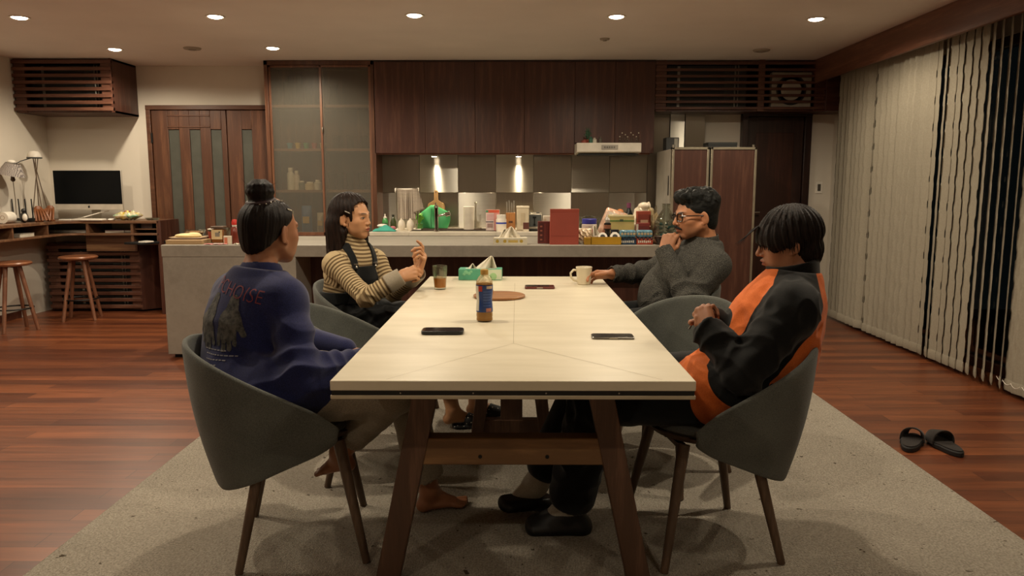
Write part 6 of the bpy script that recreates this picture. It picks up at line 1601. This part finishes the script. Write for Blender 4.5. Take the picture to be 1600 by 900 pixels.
p2 = make_body('person with long dark hair in a striped turtleneck and black dungarees', J2, S2, side2, H2, SK('#b98862'), SK('#93403a'),
    (.040, .034, .025), (.08, .055, .036),
    [dict(wrist=J2['wrR'], d=(.125, .01, .045), back=(.0, -.85, .55), thumb_side=-1, curls=[(1.15, 1.2, .7), (1.2, 1.25, .7), (1.2, 1.3, .7), (1.25, 1.3, .7)], thumb=[(.75, .45, -.5), (.85, .1, -.55), (.9, -.2, -.4)], k=.95, spread=(.03, .0, -.03, -.06)),
     dict(wrist=J2['wrL'], d=(.045, -.01, .125), back=(.8, .35, -.2), thumb_side=1, curls=[(.3, .55, .35), (.8, 1.1, .6), (1.0, 1.25, .7), (1.15, 1.3, .7)], thumb=[(.75, .55, -.4), (.95, .15, -.4), (1, -.1, -.3)], k=.95, spread=(.08, .02, -.03, -.08))],
    [dict(ankle=J2['anR'], d=(.95, .2, 0), k=.92, side=1), dict(ankle=J2['anL'], d=(.95, .2, 0), k=.92, side=1)], .047, dict(lips=2.4, cheeks=1.0, nose=-.1, jaw=.86), dict(brow=.8), (-.89, 3.99, .47))
def stripe_attr(J, secs):
    def fn(V):
        best = np.full(len(V), 9.); u_ = np.zeros(len(V))
        for s in 'RL':
            d1, t1 = segd(V, J['sh' + s], J['el' + s]); L1 = np.linalg.norm(np.array(J['el' + s]) - np.array(J['sh' + s])); d2, t2 = segd(V, J['el' + s], J['wr' + s])
            w_ = 1 / (1 + np.exp((d1 - d2) / .012)); uu = w_ * t1 + (1 - w_) * (L1 + t2); d = np.minimum(d1, d2)
            m = d < best; u_ = np.where(m, uu, u_); best = np.where(m, d, best)
        d, t_ = segd(V, secs[0][0], secs[-1][0]); m = d - .055 < best; u_ = np.where(m, V[:, 2] - .5 + .02 * np.sin(V[:, 0] * 14), u_); return {'u': u_}
    return fn
t = NT('striped_rib_knit'); a = t.n('Attribute', attribute_name='u'); fr_ = t.math('FRACT', t.math('MULTIPLY', a.outputs['Fac'], 52.0)); v = t.coord(); nz = t.noise(v, 300., 2)
c = t.ramp(fr_, [(.40, lin('#b6a27e')), (.50, lin('#66543c')), (.90, lin('#66543c')), (.98, lin('#b6a27e'))]); c = t.mix(.35, c, t.ramp(nz, [(.3, (.7, .7, .7, 1)), (.7, (1.2, 1.2, 1.2, 1))]), 'MULTIPLY')
t.col(c); t.set(Roughness=.92, Specular_IOR_Level=.15); t.bump(t.math('ADD', t.math('PINGPONG', fr_, .5), t.math('MULTIPLY', nz, .3)), .5, .002); M_STRIPE = t.m
jp = [J2[k] for k in ('shR', 'elR', 'wrR', 'shL', 'elL', 'wrL')] + [s_[0] for s_ in S2] + [(-.86, 3.98, 1.02)]
pr = tprims(S2, side2, .0)
for s in 'RL': pr += arm(J2, s, (.050, .050, .043), (-.862, 3.98, .93), .042, np.array(J2['wr' + s]) * .8 + np.array(J2['el' + s]) * .2)
nk0, nk1 = np.array((-.862, 3.98, .93)), H2.p((-.020, 0, -.092))
pr += [(cap(nk0, nk1, .064, .060), .02)]
uf = nrm(np.array(J2['wrR']) - np.array(J2['elR']))
turt, Gt = garment('turtleneck', p2, M_STRIPE, jp, pr, .0042, m=.16, attr=stripe_attr(J2, S2),
    cuts=[[cap(nk0 + (nk1 - nk0) * .8, nk1 + (nk1 - nk0) * .5, .051, .060), .003], half((0, 0, .60), (0, 0, -1))],
    disp=[folds(J2['elR'], .09, 150, .0032, 1, uf), folds((-.862, 3.98, .975), .07, 190, .003, 0., (0, .1, 1)), folds((-.95, 3.90, .80), .10, 60, .003, 2.), folds(J2['elL'], .09, 120, .003, 3, uf)])
M_CUFF = fabric('grey_cuff_knit', '#8a8170', '#a09684', 300., .9, .3)
for s in 'RL':
    e_, w_ = np.array(J2['el' + s]), np.array(J2['wr' + s]); a = e_ + (w_ - e_) * .66; b = w_ + (w_ - e_) * (.06 if s == 'R' else -.02)
    G = Sdf(*bounds([a, b], .08), .004); G.add(cap(a, b, .049, .044), 0); G.cut(cap(b - (b - a) * .15, b + (b - a) * .6, .037, .040), .002); G.cut(half(b + (b - a) * .02, b - a), .003); G.cut(half(a - (b - a) * .05, a - b), .003)
    V, F = G.mesh(); mesh_obj('cuff', V, F, M_CUFF, turt)
# dungarees: legs and seat, bib, straps
M_BLK = fabric('black_cotton', '#06080a', '#0c0f11', 240., .85, .3)
pr = tprims([((-.90, 4.0, .55), (.18, .145)), ((-.90, 3.995, .67), (.155, .132))], side2, 0)
for s in 'RL':
    a, kn, an = (np.array(J2[q + s]) for q in ('hip', 'kn', 'an')); pr += lprims([a, kn, kn + (an - kn) * .80], (.10, .076, .062), .03)
cu = []
for s in 'RL':
    kn, an = np.array(J2['kn' + s]), np.array(J2['an' + s]); cu.append([cap(kn + (an - kn) * .92, an + (an - kn) * .3, .07, .09), .003])
dung, _g = garment('dungarees', p2, M_BLK, [J2[k] for k in J2 if k[:2] in ('hi', 'kn', 'an')] + [(-.9, 4, .72)], pr, .0055, cuts=cu + [half((0, 0, .715), (0, 0, 1))], disp=[folds((-.7, 3.9, .6), .2, 45, .006, 1.), folds((-.90, 3.9, .64), .12, 70, .004, 2.)], m=.15)
Gb = Sdf(Gt.lo, Gt.lo + (Gt.n - 1) * Gt.h, Gt.h); 
g0 = np.full(Gb.n, 1., np.float32); Gtt = Sdf(Gt.lo, Gt.lo + (Gt.n - 1) * Gt.h, Gt.h); torso(Gtt, S2, side2, .0); 
for s in 'RL': limb(Gtt, [J2['sh' + s], tuple(np.array(J2['sh' + s]) * .7 + np.array(J2['el' + s]) * .3)], (.051, .049), 0, .04); limb(Gtt, [(-.862, 3.98, .93), J2['sh' + s]], (.042, .046), 0, .03)
axs = [(Gb.lo[i] + Gb.h * np.arange(Gb.n[i])).astype(np.float32) for i in range(3)]
X_, Y_, Z_ = axs[0][:, None, None], axs[1][None, :, None], axs[2][None, None, :]
c2 = np.array((-.875, 3.985)); sd = (X_ - c2[0]) * side2[0] + (Y_ - c2[1]) * side2[1] + Z_ * 0; fd = (X_ - c2[0]) * fwd2[0] + (Y_ - c2[1]) * fwd2[1] + Z_ * 0
outer = Gtt.g - .010
bibw = .105 - .045 * np.clip((Z_ - .72) / .13, 0, 1)
bib = np.maximum.reduce([outer, np.abs(sd) - bibw, Z_ - .855 + 0 * sd, .66 - Z_ + 0 * sd, -fd + .0])
lower = np.maximum.reduce([outer - .004, Z_ - .72 + 0 * sd, .66 - Z_ + 0 * sd])
strap = np.maximum.reduce([outer, np.abs(np.abs(sd) - (.062 + .012 * np.clip((Z_ - .85) / .1, 0, 1))) - .017, .845 - Z_ + 0 * sd])
strapb = np.maximum.reduce([outer, np.abs(np.abs(sd) - .06) - .018, .70 - Z_ + 0 * sd, fd + .02])
for nm, fld in (('bib', np.minimum(bib, lower)), ('straps', np.minimum(strap, strapb))):
    Gb.g = fld.astype(np.float32); V, F = Gb.mesh(); mesh_obj(nm, V, F, M_BLK, dung)
bp = []
for s in (-1, 1):
    q = np.array((c2[0], c2[1], 0)) + side2 * s * .062 + np.array((0, 0, .852)); bp.append(q)
for q in bp:
    hit = project(turt, [tuple(q + fwd2 * .35)], tuple(-fwd2), .012)[0]
    if hit: MB().at(hit).ball((0, 0, 0), .008, 10, 8).cbox((0, 0, .018), (.020, .020, .007)).tube([(0, -.0, -.005), (0, 0, .02)], .004, 6).build('buckle', M_METAL, dung, world=True)
hit = project(turt, [tuple(np.array((c2[0], c2[1], .78)) + fwd2 * .35)], tuple(-fwd2), .011)[0]
if hit: MB().at(hit, (0, 0, math.radians(-42) + PI / 2)).box(-.045, .045, -.002, .002, -.04, .035).build('pocket', M_BLK, dung, world=True, bevel=.002)
# hair, long and parted, tucked behind the ear
M_HAIR2 = hair_mat('long_dark_hair', '#0d0806', '#2a1b14')
G = Sdf(*bounds([H2.p((x, y, z)) for x in (-.17, .13) for y in (-.15, .15) for z in (-.27, .15)], .03), .0036)
G.add(ell(H2.p((-.016, 0, .032)), (.110, .090, .100), H2.R), 0); G.add(ell(H2.p((-.055, 0, -.05)), (.075, .088, .12), H2.R), .03)
for s in (-1, 1):
    G.add(ecap(H2.p((-.055, s * .062, -.03)), H2.p((-.065, s * .085, -.205)), (.055, .032), (.040, .018), H2.R @ np.array((1, 0, 0))), .03)
G.add(ecap(H2.p((-.085, 0, -.05)), H2.p((-.095, 0, -.21)), (.085, .04), (.075, .02), H2.R @ np.array((0, 1, 0))), .03)
G.add(ecap(H2.p((.03, .078, .0)), H2.p((.035, .088, -.19)), (.022, .014), (.020, .009), H2.R @ np.array((1, 0, 0))), .015)
G.cut(ell(H2.p((.092, 0, -.025)), (.070, .0835, .105), H2.R), .006)
G.cut(ell(H2.p((.072, -.02, .025)), (.05, .055, .055), H2.R), .006)
G.cut(ell(H2.p((.012, -.098, -.035)), (.034, .030, .058), H2.R), .006)
G.cut(ell(H2.p((.0, 0, -.12)), (.055, .052, .11), H2.R), .008)
def strands(H, f, amp, sw=0.):
    A_ = np.array(H.R)
    def fn(X, Y, Z):
        q = [(X - H.o[0]) * A_[0, i] + (Y - H.o[1]) * A_[1, i] + (Z - H.o[2]) * A_[2, i] for i in range(3)]
        ang = np.arctan2(q[1], q[0] + .02); return amp * (np.sin(ang * f + 5 * np.sin(q[2] * 12 + sw)) + .6 * np.sin(ang * f * 2.3 + 2 + q[2] * 20))
    return fn
G.disp(strands(H2, 26, .0018))
V, F = G.mesh(); hr = mesh_obj('hair', V, F, M_HAIR2, p2)
mb = MB()
for k in range(16):
    y_ = -.12 + .015 * k; mb.tube([tuple(H2.p((-.085 + .01 * (k % 4), y_ * .8, -.17))), tuple(H2.p((-.09 + .012 * (k % 3), y_, -.225 - .008 * (k % 4))))], [.006, .0008], 6)
mb.build('hair_ends', M_HAIR2, hr, world=True)
MB().tube([tuple(H2.p((.012, -.092, .034))), tuple(H2.p((.038, -.082, .022)))], .0034, 8).build('hair_clip', M_METAL, hr, world=True)
t = NT('polka_dot'); v = t.coord((55, 55, 55)); vo = t.n('TexVoronoi', Scale=1.0); t.l(v, vo.inputs['Vector']); t.col(t.ramp(vo.outputs['Distance'], [(.16, lin('#cfc8bc')), (.2, lin('#0c0d0e'))])); t.set(Roughness=.8); M_DOT = t.m
for s in 'RL':
    a = np.array(J2['an' + s]); d = nrm((.95, .2, 0)); sd_ = np.array((-d[1], d[0], 0))
    G = Sdf(a - .22, a + .24, .004)
    G.add(ecap(a + d * .005 + np.array((0, 0, -.093)), a + d * .10 + np.array((0, 0, -.093)), (.044, .010), (.050, .010), sd_), 0)
    G.add(ecap(a + d * .085 + np.array((0, 0, -.065)), a + d * .125 + np.array((0, 0, -.072)), (.050, .036), (.045, .028), sd_), .01); G.cut(half(a + np.array((0, 0, -.103)), (0, 0, -1)), .002)
    V, F = G.mesh(); mesh_obj('slipper', V, F, M_DOT, p2)

# ---------------------------------------------------------------- 3: grey knitted sweater, glasses (far right)
yaw = math.radians(198); side3 = np.array((-math.sin(yaw), math.cos(yaw), 0))
H3 = Frame((.928, 3.945, 1.118), axes(math.radians(191), .06, .0), 1.04)
S3 = [((.88, 3.97, .57), (.17, .16)), ((.835, 3.97, .68), (.165, .175)), ((.905, 3.97, .80), (.160, .15)), ((.965, 3.965, .895), (.145, .10)), ((.985, 3.965, .955), (.085, .08))]
J3 = dict(neck=(.985, 3.965, .95), shL=(1.0, 3.80, .87), elL=(.845, 3.715, .70), wrL=(.752, 3.85, .935), shR=(.93, 4.13, .88), elR=(.70, 4.19, .785), wrR=(.520, 4.085, .792),
          hipL=(.86, 3.87, .57), knL=(.40, 3.84, .545), anL=(.42, 3.88, .12), hipR=(.88, 4.07, .57), knR=(.40, 4.12, .545), anR=(.45, 4.16, .12))
p3 = make_body('person with glasses and moustache in a grey sweater, hand at the mouth', J3, S3, side3, H3, SK('#ab7553'), SK('#8a4c40'),
    (.052, .045, .031), (.09, .062, .042),
    [dict(wrist=J3['wrL'], d=(.045, .03, .11), back=(-.35, -.9, .15), thumb_side=1, curls=[(1.0, 1.35, .8), (1.1, 1.4, .8), (1.2, 1.4, .8), (1.25, 1.4, .8)], thumb=[(.8, .5, -.5), (.95, .0, -.5), (1, -.3, -.3)], k=1.0, spread=(.03, 0, -.03, -.06)),
     dict(wrist=J3['wrR'], d=(-1, -.05, .0), back=(0, .55, .8), thumb_side=-1, curls=[(.35, .6, .5), (.4, .65, .5), (.45, .7, .5), (.5, .7, .5)], thumb=[(.75, .6, -.35), (.95, .25, -.2), (.95, .15, -.2)], k=1.0)],
    [], .062, dict(jaw=1.15, nose=1.0, cheeks=1.12), dict(beard=.22, brow=.9), (.90, 3.96, .47))
t = NT('grey_tweed_knit'); v = t.coord(); n = t.noise(v, 300., 2, .8); wv = t.n('TexWave', wave_type='BANDS', bands_direction='DIAGONAL', Scale=70.0, Distortion=2.5); t.l(v, wv.inputs['Vector'])
t.col(t.mix(.35, t.ramp(n, [(.34, lin('#1c1d20')), (.5, lin('#3a3a36')), (.64, lin('#7d7a72'))]), t.ramp(wv.outputs['Fac'], [(.2, lin('#202121')), (.8, lin('#5d5b55'))]))); t.set(Roughness=.95, Specular_IOR_Level=.15); t.bump(t.math('ADD', n, t.math('MULTIPLY', wv.outputs['Fac'], .6)), .7, .004); M_TWEED = t.m
jp = [J3[k] for k in ('shR', 'elR', 'wrR', 'shL', 'elL', 'wrL')] + [s_[0] for s_ in S3] + [H3.p((0, 0, -.1))]
pr = tprims(S3, side3, .008)
for s in 'RL':
    w_ = np.array(J3['wr' + s]); e_ = np.array(J3['el' + s]); pr += arm(J3, s, (.074, .064, .046), (.985, 3.965, .93), .06, w_ + (w_ - e_) * .02)
nk0, nk1 = np.array((.985, 3.965, .93)), H3.p((-.030, 0, -.085))
pr += [(cap(nk0, nk0 + (nk1 - nk0) * .75, .080, .075), .02)]
cu = [[cap(nk0 + (nk1 - nk0) * .65, nk1 + (nk1 - nk0), .066, .085), .004], [half(nk0 + (nk1 - nk0) * .80, nk1 - nk0 + np.array((.05, 0, 0))), .006], half((0, 0, .53), (0, 0, -1))]
for s in 'RL':
    w_ = np.array(J3['wr' + s]); e_ = np.array(J3['el' + s]); cu.append([cap(w_ + (w_ - e_) * .02, w_ + (w_ - e_) * .3, .036, .06), .003])
swt, _g = garment('sweater', p3, M_TWEED, jp, pr, .0048, cuts=cu, m=.19,
    disp=[folds(J3['elL'], .13, 80, .006, 1, nrm(np.array(J3['wrL']) - np.array(J3['elL']))), folds(J3['elR'], .16, 75, .0055, 2, nrm((-1, -.4, 0))), folds((.80, 3.85, .68), .14, 55, .006, .4), folds((.95, 3.86, .82), .10, 70, .004, 1.4), folds(J3['wrR'], .06, 190, .003, 0, nrm((-1, -.4, 0)))])
G = Sdf(*bounds([nk0, nk1], .12), .004); a = nk0 + (nk1 - nk0) * .45; b = nk0 + (nk1 - nk0) * .80 + np.array((.004, 0, .006))
G.add(cap(a, b, .083, .077), 0); G.cut(cap(a - (b - a), b + (b - a) * 2, .068, .074), .003); G.cut(half(b, b - a), .008); G.cut(half(a, a - b), .004); V, F = G.mesh(); mesh_obj('collar', V, F, M_TWEED, swt)
pr = tprims([((.88, 3.97, .55), (.17, .15)), ((.86, 3.97, .62), (.17, .15))], side3, 0); cu = []
for s in 'RL':
    a, kn, an = (np.array(J3[q + s]) for q in ('hip', 'kn', 'an')); pr += lprims([a, kn, an], (.10, .074, .058), .03); cu.append([cap(an + (0, 0, -.055), an + (0, 0, -.2), .06, .06), .003])
garment('trousers', p3, M_BLK, [J3[k] for k in J3 if k[:2] in ('hi', 'kn', 'an')], pr, .007, cuts=cu, m=.15)
for s in 'RL': shoe('slipper', M_SLIP, p3, J3['an' + s], (-1, .05, 0), drop=.108)
# hair: short sides, full top combed back
M_HAIR3 = hair_mat('black_short_hair', '#0a0b0b', '#20211f', 0, 6.)
G = Sdf(*bounds([H3.p((x, y, z)) for x in (-.15, .15) for y in (-.12, .12) for z in (-.12, .18)], .03), .0033)
k_ = H3.k
G.add(ell(H3.p((-.016, 0, .030)), np.array((.103, .0815, .094)) * k_, H3.R), 0); G.add(ell(H3.p((-.050, 0, -.03)), np.array((.06, .068, .07)) * k_, H3.R), .02)
G.add(ell(H3.p((.005, 0, .090)), np.array((.098, .076, .050)) * k_, H3.R), .015); G.add(ell(H3.p((-.05, 0, .065)), np.array((.075, .082, .07)) * k_, H3.R), .02)
G.add(ell(H3.p((.070, 0, .098)), np.array((.032, .058, .030)) * k_, H3.R), .015)
G.cut(ell(H3.p((.120, 0, -.005)), np.array((.075, .098, .078)) * k_, H3.R), .006)
for s in (-1, 1): G.cut(ell(H3.p((.022, s * .09, -.045)), np.array((.050, .050, .060)) * k_, H3.R), .005)
G.cut(half(H3.p((-.05, 0, -.072)), H3.R @ np.array((.35, 0, -1))), .006)
A3 = np.array(H3.R)
def tufts(X, Y, Z):
    q = [(X - H3.o[0]) * A3[0, i] + (Y - H3.o[1]) * A3[1, i] + (Z - H3.o[2]) * A3[2, i] for i in range(3)]
    return sm(q[2], .03, .08) * (.0030 * np.sin(q[1] * 190 + 3 * np.sin(q[0] * 60)) + .0035 * wob(q[0], q[1], q[2], 120., 1.))
G.disp(tufts); V, F = G.mesh(); hr = mesh_obj('hair', V, F, M_HAIR3, p3)
G = Sdf(*bounds([H3.p((.11, 0, -.05))], .05), .0028)
for s in (-1, 1): G.add(cap(H3.p((.106, s * .003, -.052)), H3.p((.090, s * .027, -.064)), .0065 * k_, .0045 * k_), .004)
V, F = G.mesh(); mesh_obj('moustache', V, F, M_HAIR3, p3)
G = Sdf(*bounds([H3.p((.09, 0, -.1))], .05), .0028); G.add(ell(H3.p((.087, 0, -.103)), np.array((.012, .018, .016)) * k_, H3.R), 0); V, F = G.mesh(); mesh_obj('goatee', V, F, M_HAIR3, p3)
gls = MB()
def rim(cy):
    pts_ = []
    for k in range(25):
        a = 2 * PI * k / 24; c_, s_ = math.cos(a), math.sin(a); e = 1 / max(abs(c_), abs(s_)) ** .45
        pts_.append(tuple(H3.p((.106 - .012 * abs(cy + .024 * c_ * e) / .06, cy + .0245 * c_ * e, -.004 + .0195 * s_ * e))))
    return pts_
for s in (-1, 1):
    gls.tube(rim(s * .034), .0028, 8, cap=False)
    gls.tube([tuple(H3.p((.098, s * .060, .004))), tuple(H3.p((.085, s * .074, .004))), tuple(H3.p((.03, s * .0815, .002))), tuple(H3.p((-.012, s * .083, .0))), tuple(H3.p((-.03, s * .080, -.022)))], [.003, .003, .0027, .0025, .002], 8)
gls.tube([tuple(H3.p((.104, -.011, .002))), tuple(H3.p((.109, 0, .006))), tuple(H3.p((.104, .011, .002)))], .0026, 8)
gl_ = gls.build('glasses', plain('black_acetate', '#0b0a0a', .2), p3, world=True)
for s in (-1, 1):
    r_ = rim(s * .034)[:-1]; MB().add(r_, [tuple(range(24))]).build('lens', glass('clear_lens', '#f4f4f0', 0., 1.3, .25), gl_, world=True, fix=False)

# ---------------------------------------------------------------- 4: orange and black fleece jacket (front right)
yaw = math.radians(170); side4 = np.array((-math.sin(yaw), math.cos(yaw), 0)); fwd4 = np.array((math.cos(yaw), math.sin(yaw), 0))
H4 = Frame((.948, 2.635, 1.080), axes(math.radians(164), .17, .0), .95)
S4 = [((.83, 2.60, .575), (.18, .155)), ((.855, 2.61, .68), (.165, .155)), ((.910, 2.61, .81), (.165, .135)), ((.945, 2.61, .885), (.145, .10)), ((.966, 2.615, .945), (.08, .078))]
J4 = dict(neck=(.966, 2.615, .945), shL=(.905, 2.445, .875), elL=(.725, 2.375, .665), wrL=(.635, 2.455, .795), shR=(.975, 2.775, .875), elR=(.79, 2.80, .70), wrR=(.675, 2.60, .80),
          hipL=(.80, 2.50, .57), knL=(.27, 2.56, .53), anL=(.195, 2.635, .115), hipR=(.80, 2.70, .57), knR=(.27, 2.77, .54), anR=(.075, 2.80, .125))
p4 = make_body('person in an orange and black fleece jacket with fringe over the eyes', J4, S4, side4, H4, SK('#96664a'), SK('#8a4a40'),
    (.048, .042, .029), (.088, .06, .040),
    [dict(wrist=J4['wrL'], d=(-.02, .07, .075), back=(-.8, -.45, .3), thumb_side=-1, curls=[(.9, 1.3, .7), (1.0, 1.3, .7), (1.1, 1.35, .7), (1.15, 1.35, .7)], thumb=[(.7, .6, -.3), (.9, .2, -.5), (.9, -.2, -.5)], k=.95, spread=(.03, 0, -.03, -.06)),
     dict(wrist=J4['wrR'], d=(-.035, -.085, .05), back=(.15, .4, .85), thumb_side=1, curls=[(.7, 1.1, .6), (.85, 1.2, .6), (1.0, 1.2, .6), (1.1, 1.2, .6)], thumb=[(.7, .6, -.3), (.9, .2, -.4), (.95, -.1, -.3)], k=.95)],
    [], .054, dict(nose=1.1, lips=1.5, cheeks=.95), dict(brow=.5, blush=.2), (.90, 2.60, .47))
def jacket_attr(V):
    m = np.full(len(V), 9.)
    for s in 'RL':
        d1, t1 = segd(V, np.array(J4['sh' + s]), J4['el' + s]); d2, _ = segd(V, J4['el' + s], J4['wr' + s]); de = np.linalg.norm(V - np.array(J4['el' + s]), axis=1); m = np.minimum(m, np.minimum(np.minimum(d1 - .098, d2 - .080), de - .108))
        nk = np.array((.968, 2.61, .985)); d3, t3 = segd(V, nk, J4['sh' + s]); m = np.minimum(m, d3 - .060 - .03 * t3 / .2)
    return {'m': m}
t = NT('orange_black_fleece'); a = t.n('Attribute', attribute_name='m'); v = t.coord(); n = t.noise(v, 260., 2); nb = t.noise(v, 14., 3)
og = t.mix(.4, t.ramp(n, [(.3, lin('#bd5a20')), (.7, lin('#d87034'))]), t.ramp(nb, [(.35, lin('#b5541e')), (.65, lin('#dc763a'))])); bk_ = t.ramp(n, [(.3, lin('#08090a')), (.7, lin('#111212'))])
f_ = t.ramp(t.math('ADD', t.math('MULTIPLY', a.outputs['Fac'], 100.0), .5), [(.45, (0, 0, 0, 1)), (.55, (1, 1, 1, 1))])
t.col(t.mix(f_, bk_, og)); t.set(Roughness=.85, Specular_IOR_Level=.2, Sheen_Weight=.1); t.bump(n, .3, .001); M_JKT = t.m
jp = [J4[k] for k in ('shR', 'elR', 'wrR', 'shL', 'elL', 'wrL')] + [s_[0] for s_ in S4] + [H4.p((-.03, 0, -.1))]
hem = [((.79, 2.60, .56), (.20, .17)), ((.86, 2.60, .66), (.185, .165))]
pr = tprims(hem, side4, 0) + tprims(S4, side4, .008) + [(ell((.685, 2.54, .580), (.150, .185, .125)), .05)]
for s in 'RL':
    w_ = np.array(J4['wr' + s]); e_ = np.array(J4['el' + s]); pr += arm(J4, s, (.074, .068, .052), (.966, 2.615, .93), .055) + lprims([w_, w_ + (w_ - e_) * .12], (.054, .043), .02)
cu = [half((0, 0, .50), (-.2, 0, -1))]
for s in 'RL':
    w_ = np.array(J4['wr' + s]); e_ = np.array(J4['el' + s]); cu.append([cap(w_ + (w_ - e_) * .14, w_ + (w_ - e_) * .5, .036, .07), .003])
cu.append([cap((.966, 2.615, .95), H4.p((-.03, 0, -.02)), .060, .09), .004]); cu.append(half((.966, 2.61, .98), (.1, 0, 1)))
ue = nrm(np.array(J4['elL']) - np.array(J4['shL'])); uw = nrm(np.array(J4['wrL']) - np.array(J4['elL']))
jk, _g = garment('fleece_jacket', p4, M_JKT, jp, pr, .005, cuts=cu, m=.20, attr=jacket_attr,
    disp=[folds(J4['elL'], .13, 75, .0065, 1, ue), folds(np.array(J4['wrL']) - uw * .04, .09, 105, .006, 2, uw), folds((.74, 2.50, .62), .16, 55, .008, .6), folds((.90, 2.45, .86), .12, 60, .0045, 3), folds((.80, 2.55, .74), .12, 45, .005, 2.), folds((1.03, 2.5, .72), .14, 50, .004, 1.)])
nk0 = np.array((.968, 2.615, .935)); nk1 = np.array((.955, 2.62, 1.012))
G = Sdf(*bounds([nk0, nk1], .13), .004); G.add(ecap(nk0, nk1, (.083, .083), (.083, .090), side4), 0); G.cut(cap(nk0 - (nk1 - nk0) * .3, nk1 + (nk1 - nk0), .069, .075), .003); G.cut(half(nk1 + np.array((0, 0, -.004)), (-.22, 0, 1)), .004); G.cut(half(nk0 + np.array((0, 0, -.01)), (0, 0, -1)), .01)
V, F = G.mesh(); mesh_obj('collar', V, F, fabric('black_fleece', '#08090a', '#111212', 260., .9, .3), jk)
hit = project(jk, [tuple(np.array((.90, 2.555, .795)) + fwd4 * .4)], tuple(-fwd4), .004)[0]
if hit: MB().at(hit, (0, .5, 0)).ball((0, 0, 0), .007, 10, 8).cbox((.0, 0, -.015), (.005, .006, .022)).tube([(.004, 0, .002), (.03, -.03, -.004)], .004, 6).build('zip_pull', M_METAL, jk, world=True)
# black wide trousers
pr = tprims([((.82, 2.60, .565), (.175, .15)), ((.85, 2.60, .64), (.17, .145))], side4, 0); cu = []
for s in 'RL':
    a, kn, an = (np.array(J4[q + s]) for q in ('hip', 'kn', 'an')); pr += lprims([a, kn, kn + (an - kn) * (.90 if s == 'L' else .80)], (.115, .085, .085 if s == 'L' else .075), .03); cu.append([cap(kn + (an - kn) * 1.06, an + (an - kn) * .4, .08, .10), .003])
garment('trousers', p4, M_BLK, [J4[k] for k in J4 if k[:2] in ('hi', 'kn', 'an')], pr, .0055, cuts=cu, m=.16, disp=[folds(J4['knL'], .16, 55, .006, 1.), folds((.23, 2.6, .3), .15, 50, .005, 3.)])
M_SHOE = plain('black_slip_on', '#060708', .5)
an = np.array(J4['anL']); shoe('slip_on_shoe', M_SHOE, p4, an, (-.98, .02, 0), drop=.103, tall=.02, k=1.14)
an = np.array(J4['anR']); shoe('slip_on_shoe', M_SHOE, p4, an, (-.92, -.38, .10), drop=.10, tall=-.012, k=1.02)
M_SOCK = fabric('white_sock', '#9c9588', '#b3ac9e', 300., .95, .3)
for s in 'RL':
    kn, an = np.array(J4['kn' + s]), np.array(J4['an' + s]); G = Sdf(an - .14, an + .14, .004); u_ = nrm(kn - an)
    G.add(cap(an + u_ * .10, an - u_ * .01, .046, .047), 0); G.add(cap(an, an + np.array((-.06, 0, -.05)), .046, .036), .02); V, F = G.mesh(); mesh_obj('sock', V, F, M_SOCK, p4)
# hair: bowl of straight hair with a fringe, short nape
M_HAIR4 = hair_mat('straight_dark_hair', '#0a0706', '#241813')
G = Sdf(*bounds([H4.p((x, y, z)) for x in (-.16, .16) for y in (-.13, .13) for z in (-.15, .17)], .03), .0033)
G.add(ell(H4.p((-.012, 0, .028)), (.108, .090, .101), H4.R), 0)
G.add(ell(H4.p((.045, 0, .005)), (.066, .080, .066), H4.R), .03)
G.cut(half(H4.p((.06, 0, -.030)), H4.R @ np.array((.05, 0, -1))), .010) if False else None
# lower edge: brow level in front, ear level at the side, higher fade at the nape
G.cut(ell(H4.p((.125, 0, -.066)), (.085, .13, .072), H4.R), .006)
G.cut(ell(H4.p((.045, 0, -.118)), (.12, .14, .094), H4.R), .006)
G.cut(half(H4.p((-.080, 0, -.040)), H4.R @ np.array((-.95, 0, -1))), .014)
G.add(ell(H4.p((-.048, 0, -.035)), (.062, .070, .075), H4.R), .006)
G.cut(half(H4.p((-.05, 0, -.098)), H4.R @ np.array((.2, 0, -1))), .006)
for s in (-1, 1): G.cut(ell(H4.p((.018, s * .088, -.062)), (.040, .045, .040), H4.R), .004)
G.disp(strands(H4, 24, .0022, 1.)); V, F = G.mesh(); hr = mesh_obj('hair', V, F, M_HAIR4, p4)
mb = MB(); rr = random.Random(9)
for k in range(120):
    a = -2.0 + 4.0 * k / 119 + rr.uniform(-.05, .05); cx, cy = math.cos(a), math.sin(a); lowz = -.004 - .022 * sm(np.array(abs(a)), .4, 1.5) + rr.uniform(-.018, .012)
    mb.tube([tuple(H4.p((-.01 + .055 * cx, .045 * cy, .117))), tuple(H4.p((-.008 + .096 * cx, .080 * cy, .078))), tuple(H4.p((-.004 + .108 * cx, .0895 * cy, .033))), tuple(H4.p((.0 + .108 * cx + rr.uniform(-.006, .006), .090 * cy + rr.uniform(-.004, .004), lowz)))], [.0025, .0042, .0042, .0006], 6)
mb.build('fringe_strands', M_HAIR4, hr, world=True)
mb = MB()
for k in range(9): mb.tube([tuple(H4.p((.10, .0 + .004 * k, .07))), tuple(H4.p((.128 + .002 * k, .004 * k, .058 - .002 * k))), tuple(H4.p((.165 + .003 * k, .006 * k, .012 + .004 * (k % 3))))], [.0022, .0014, .0004], 5)
mb.build('wispy_strands', M_HAIR4, hr, world=True)
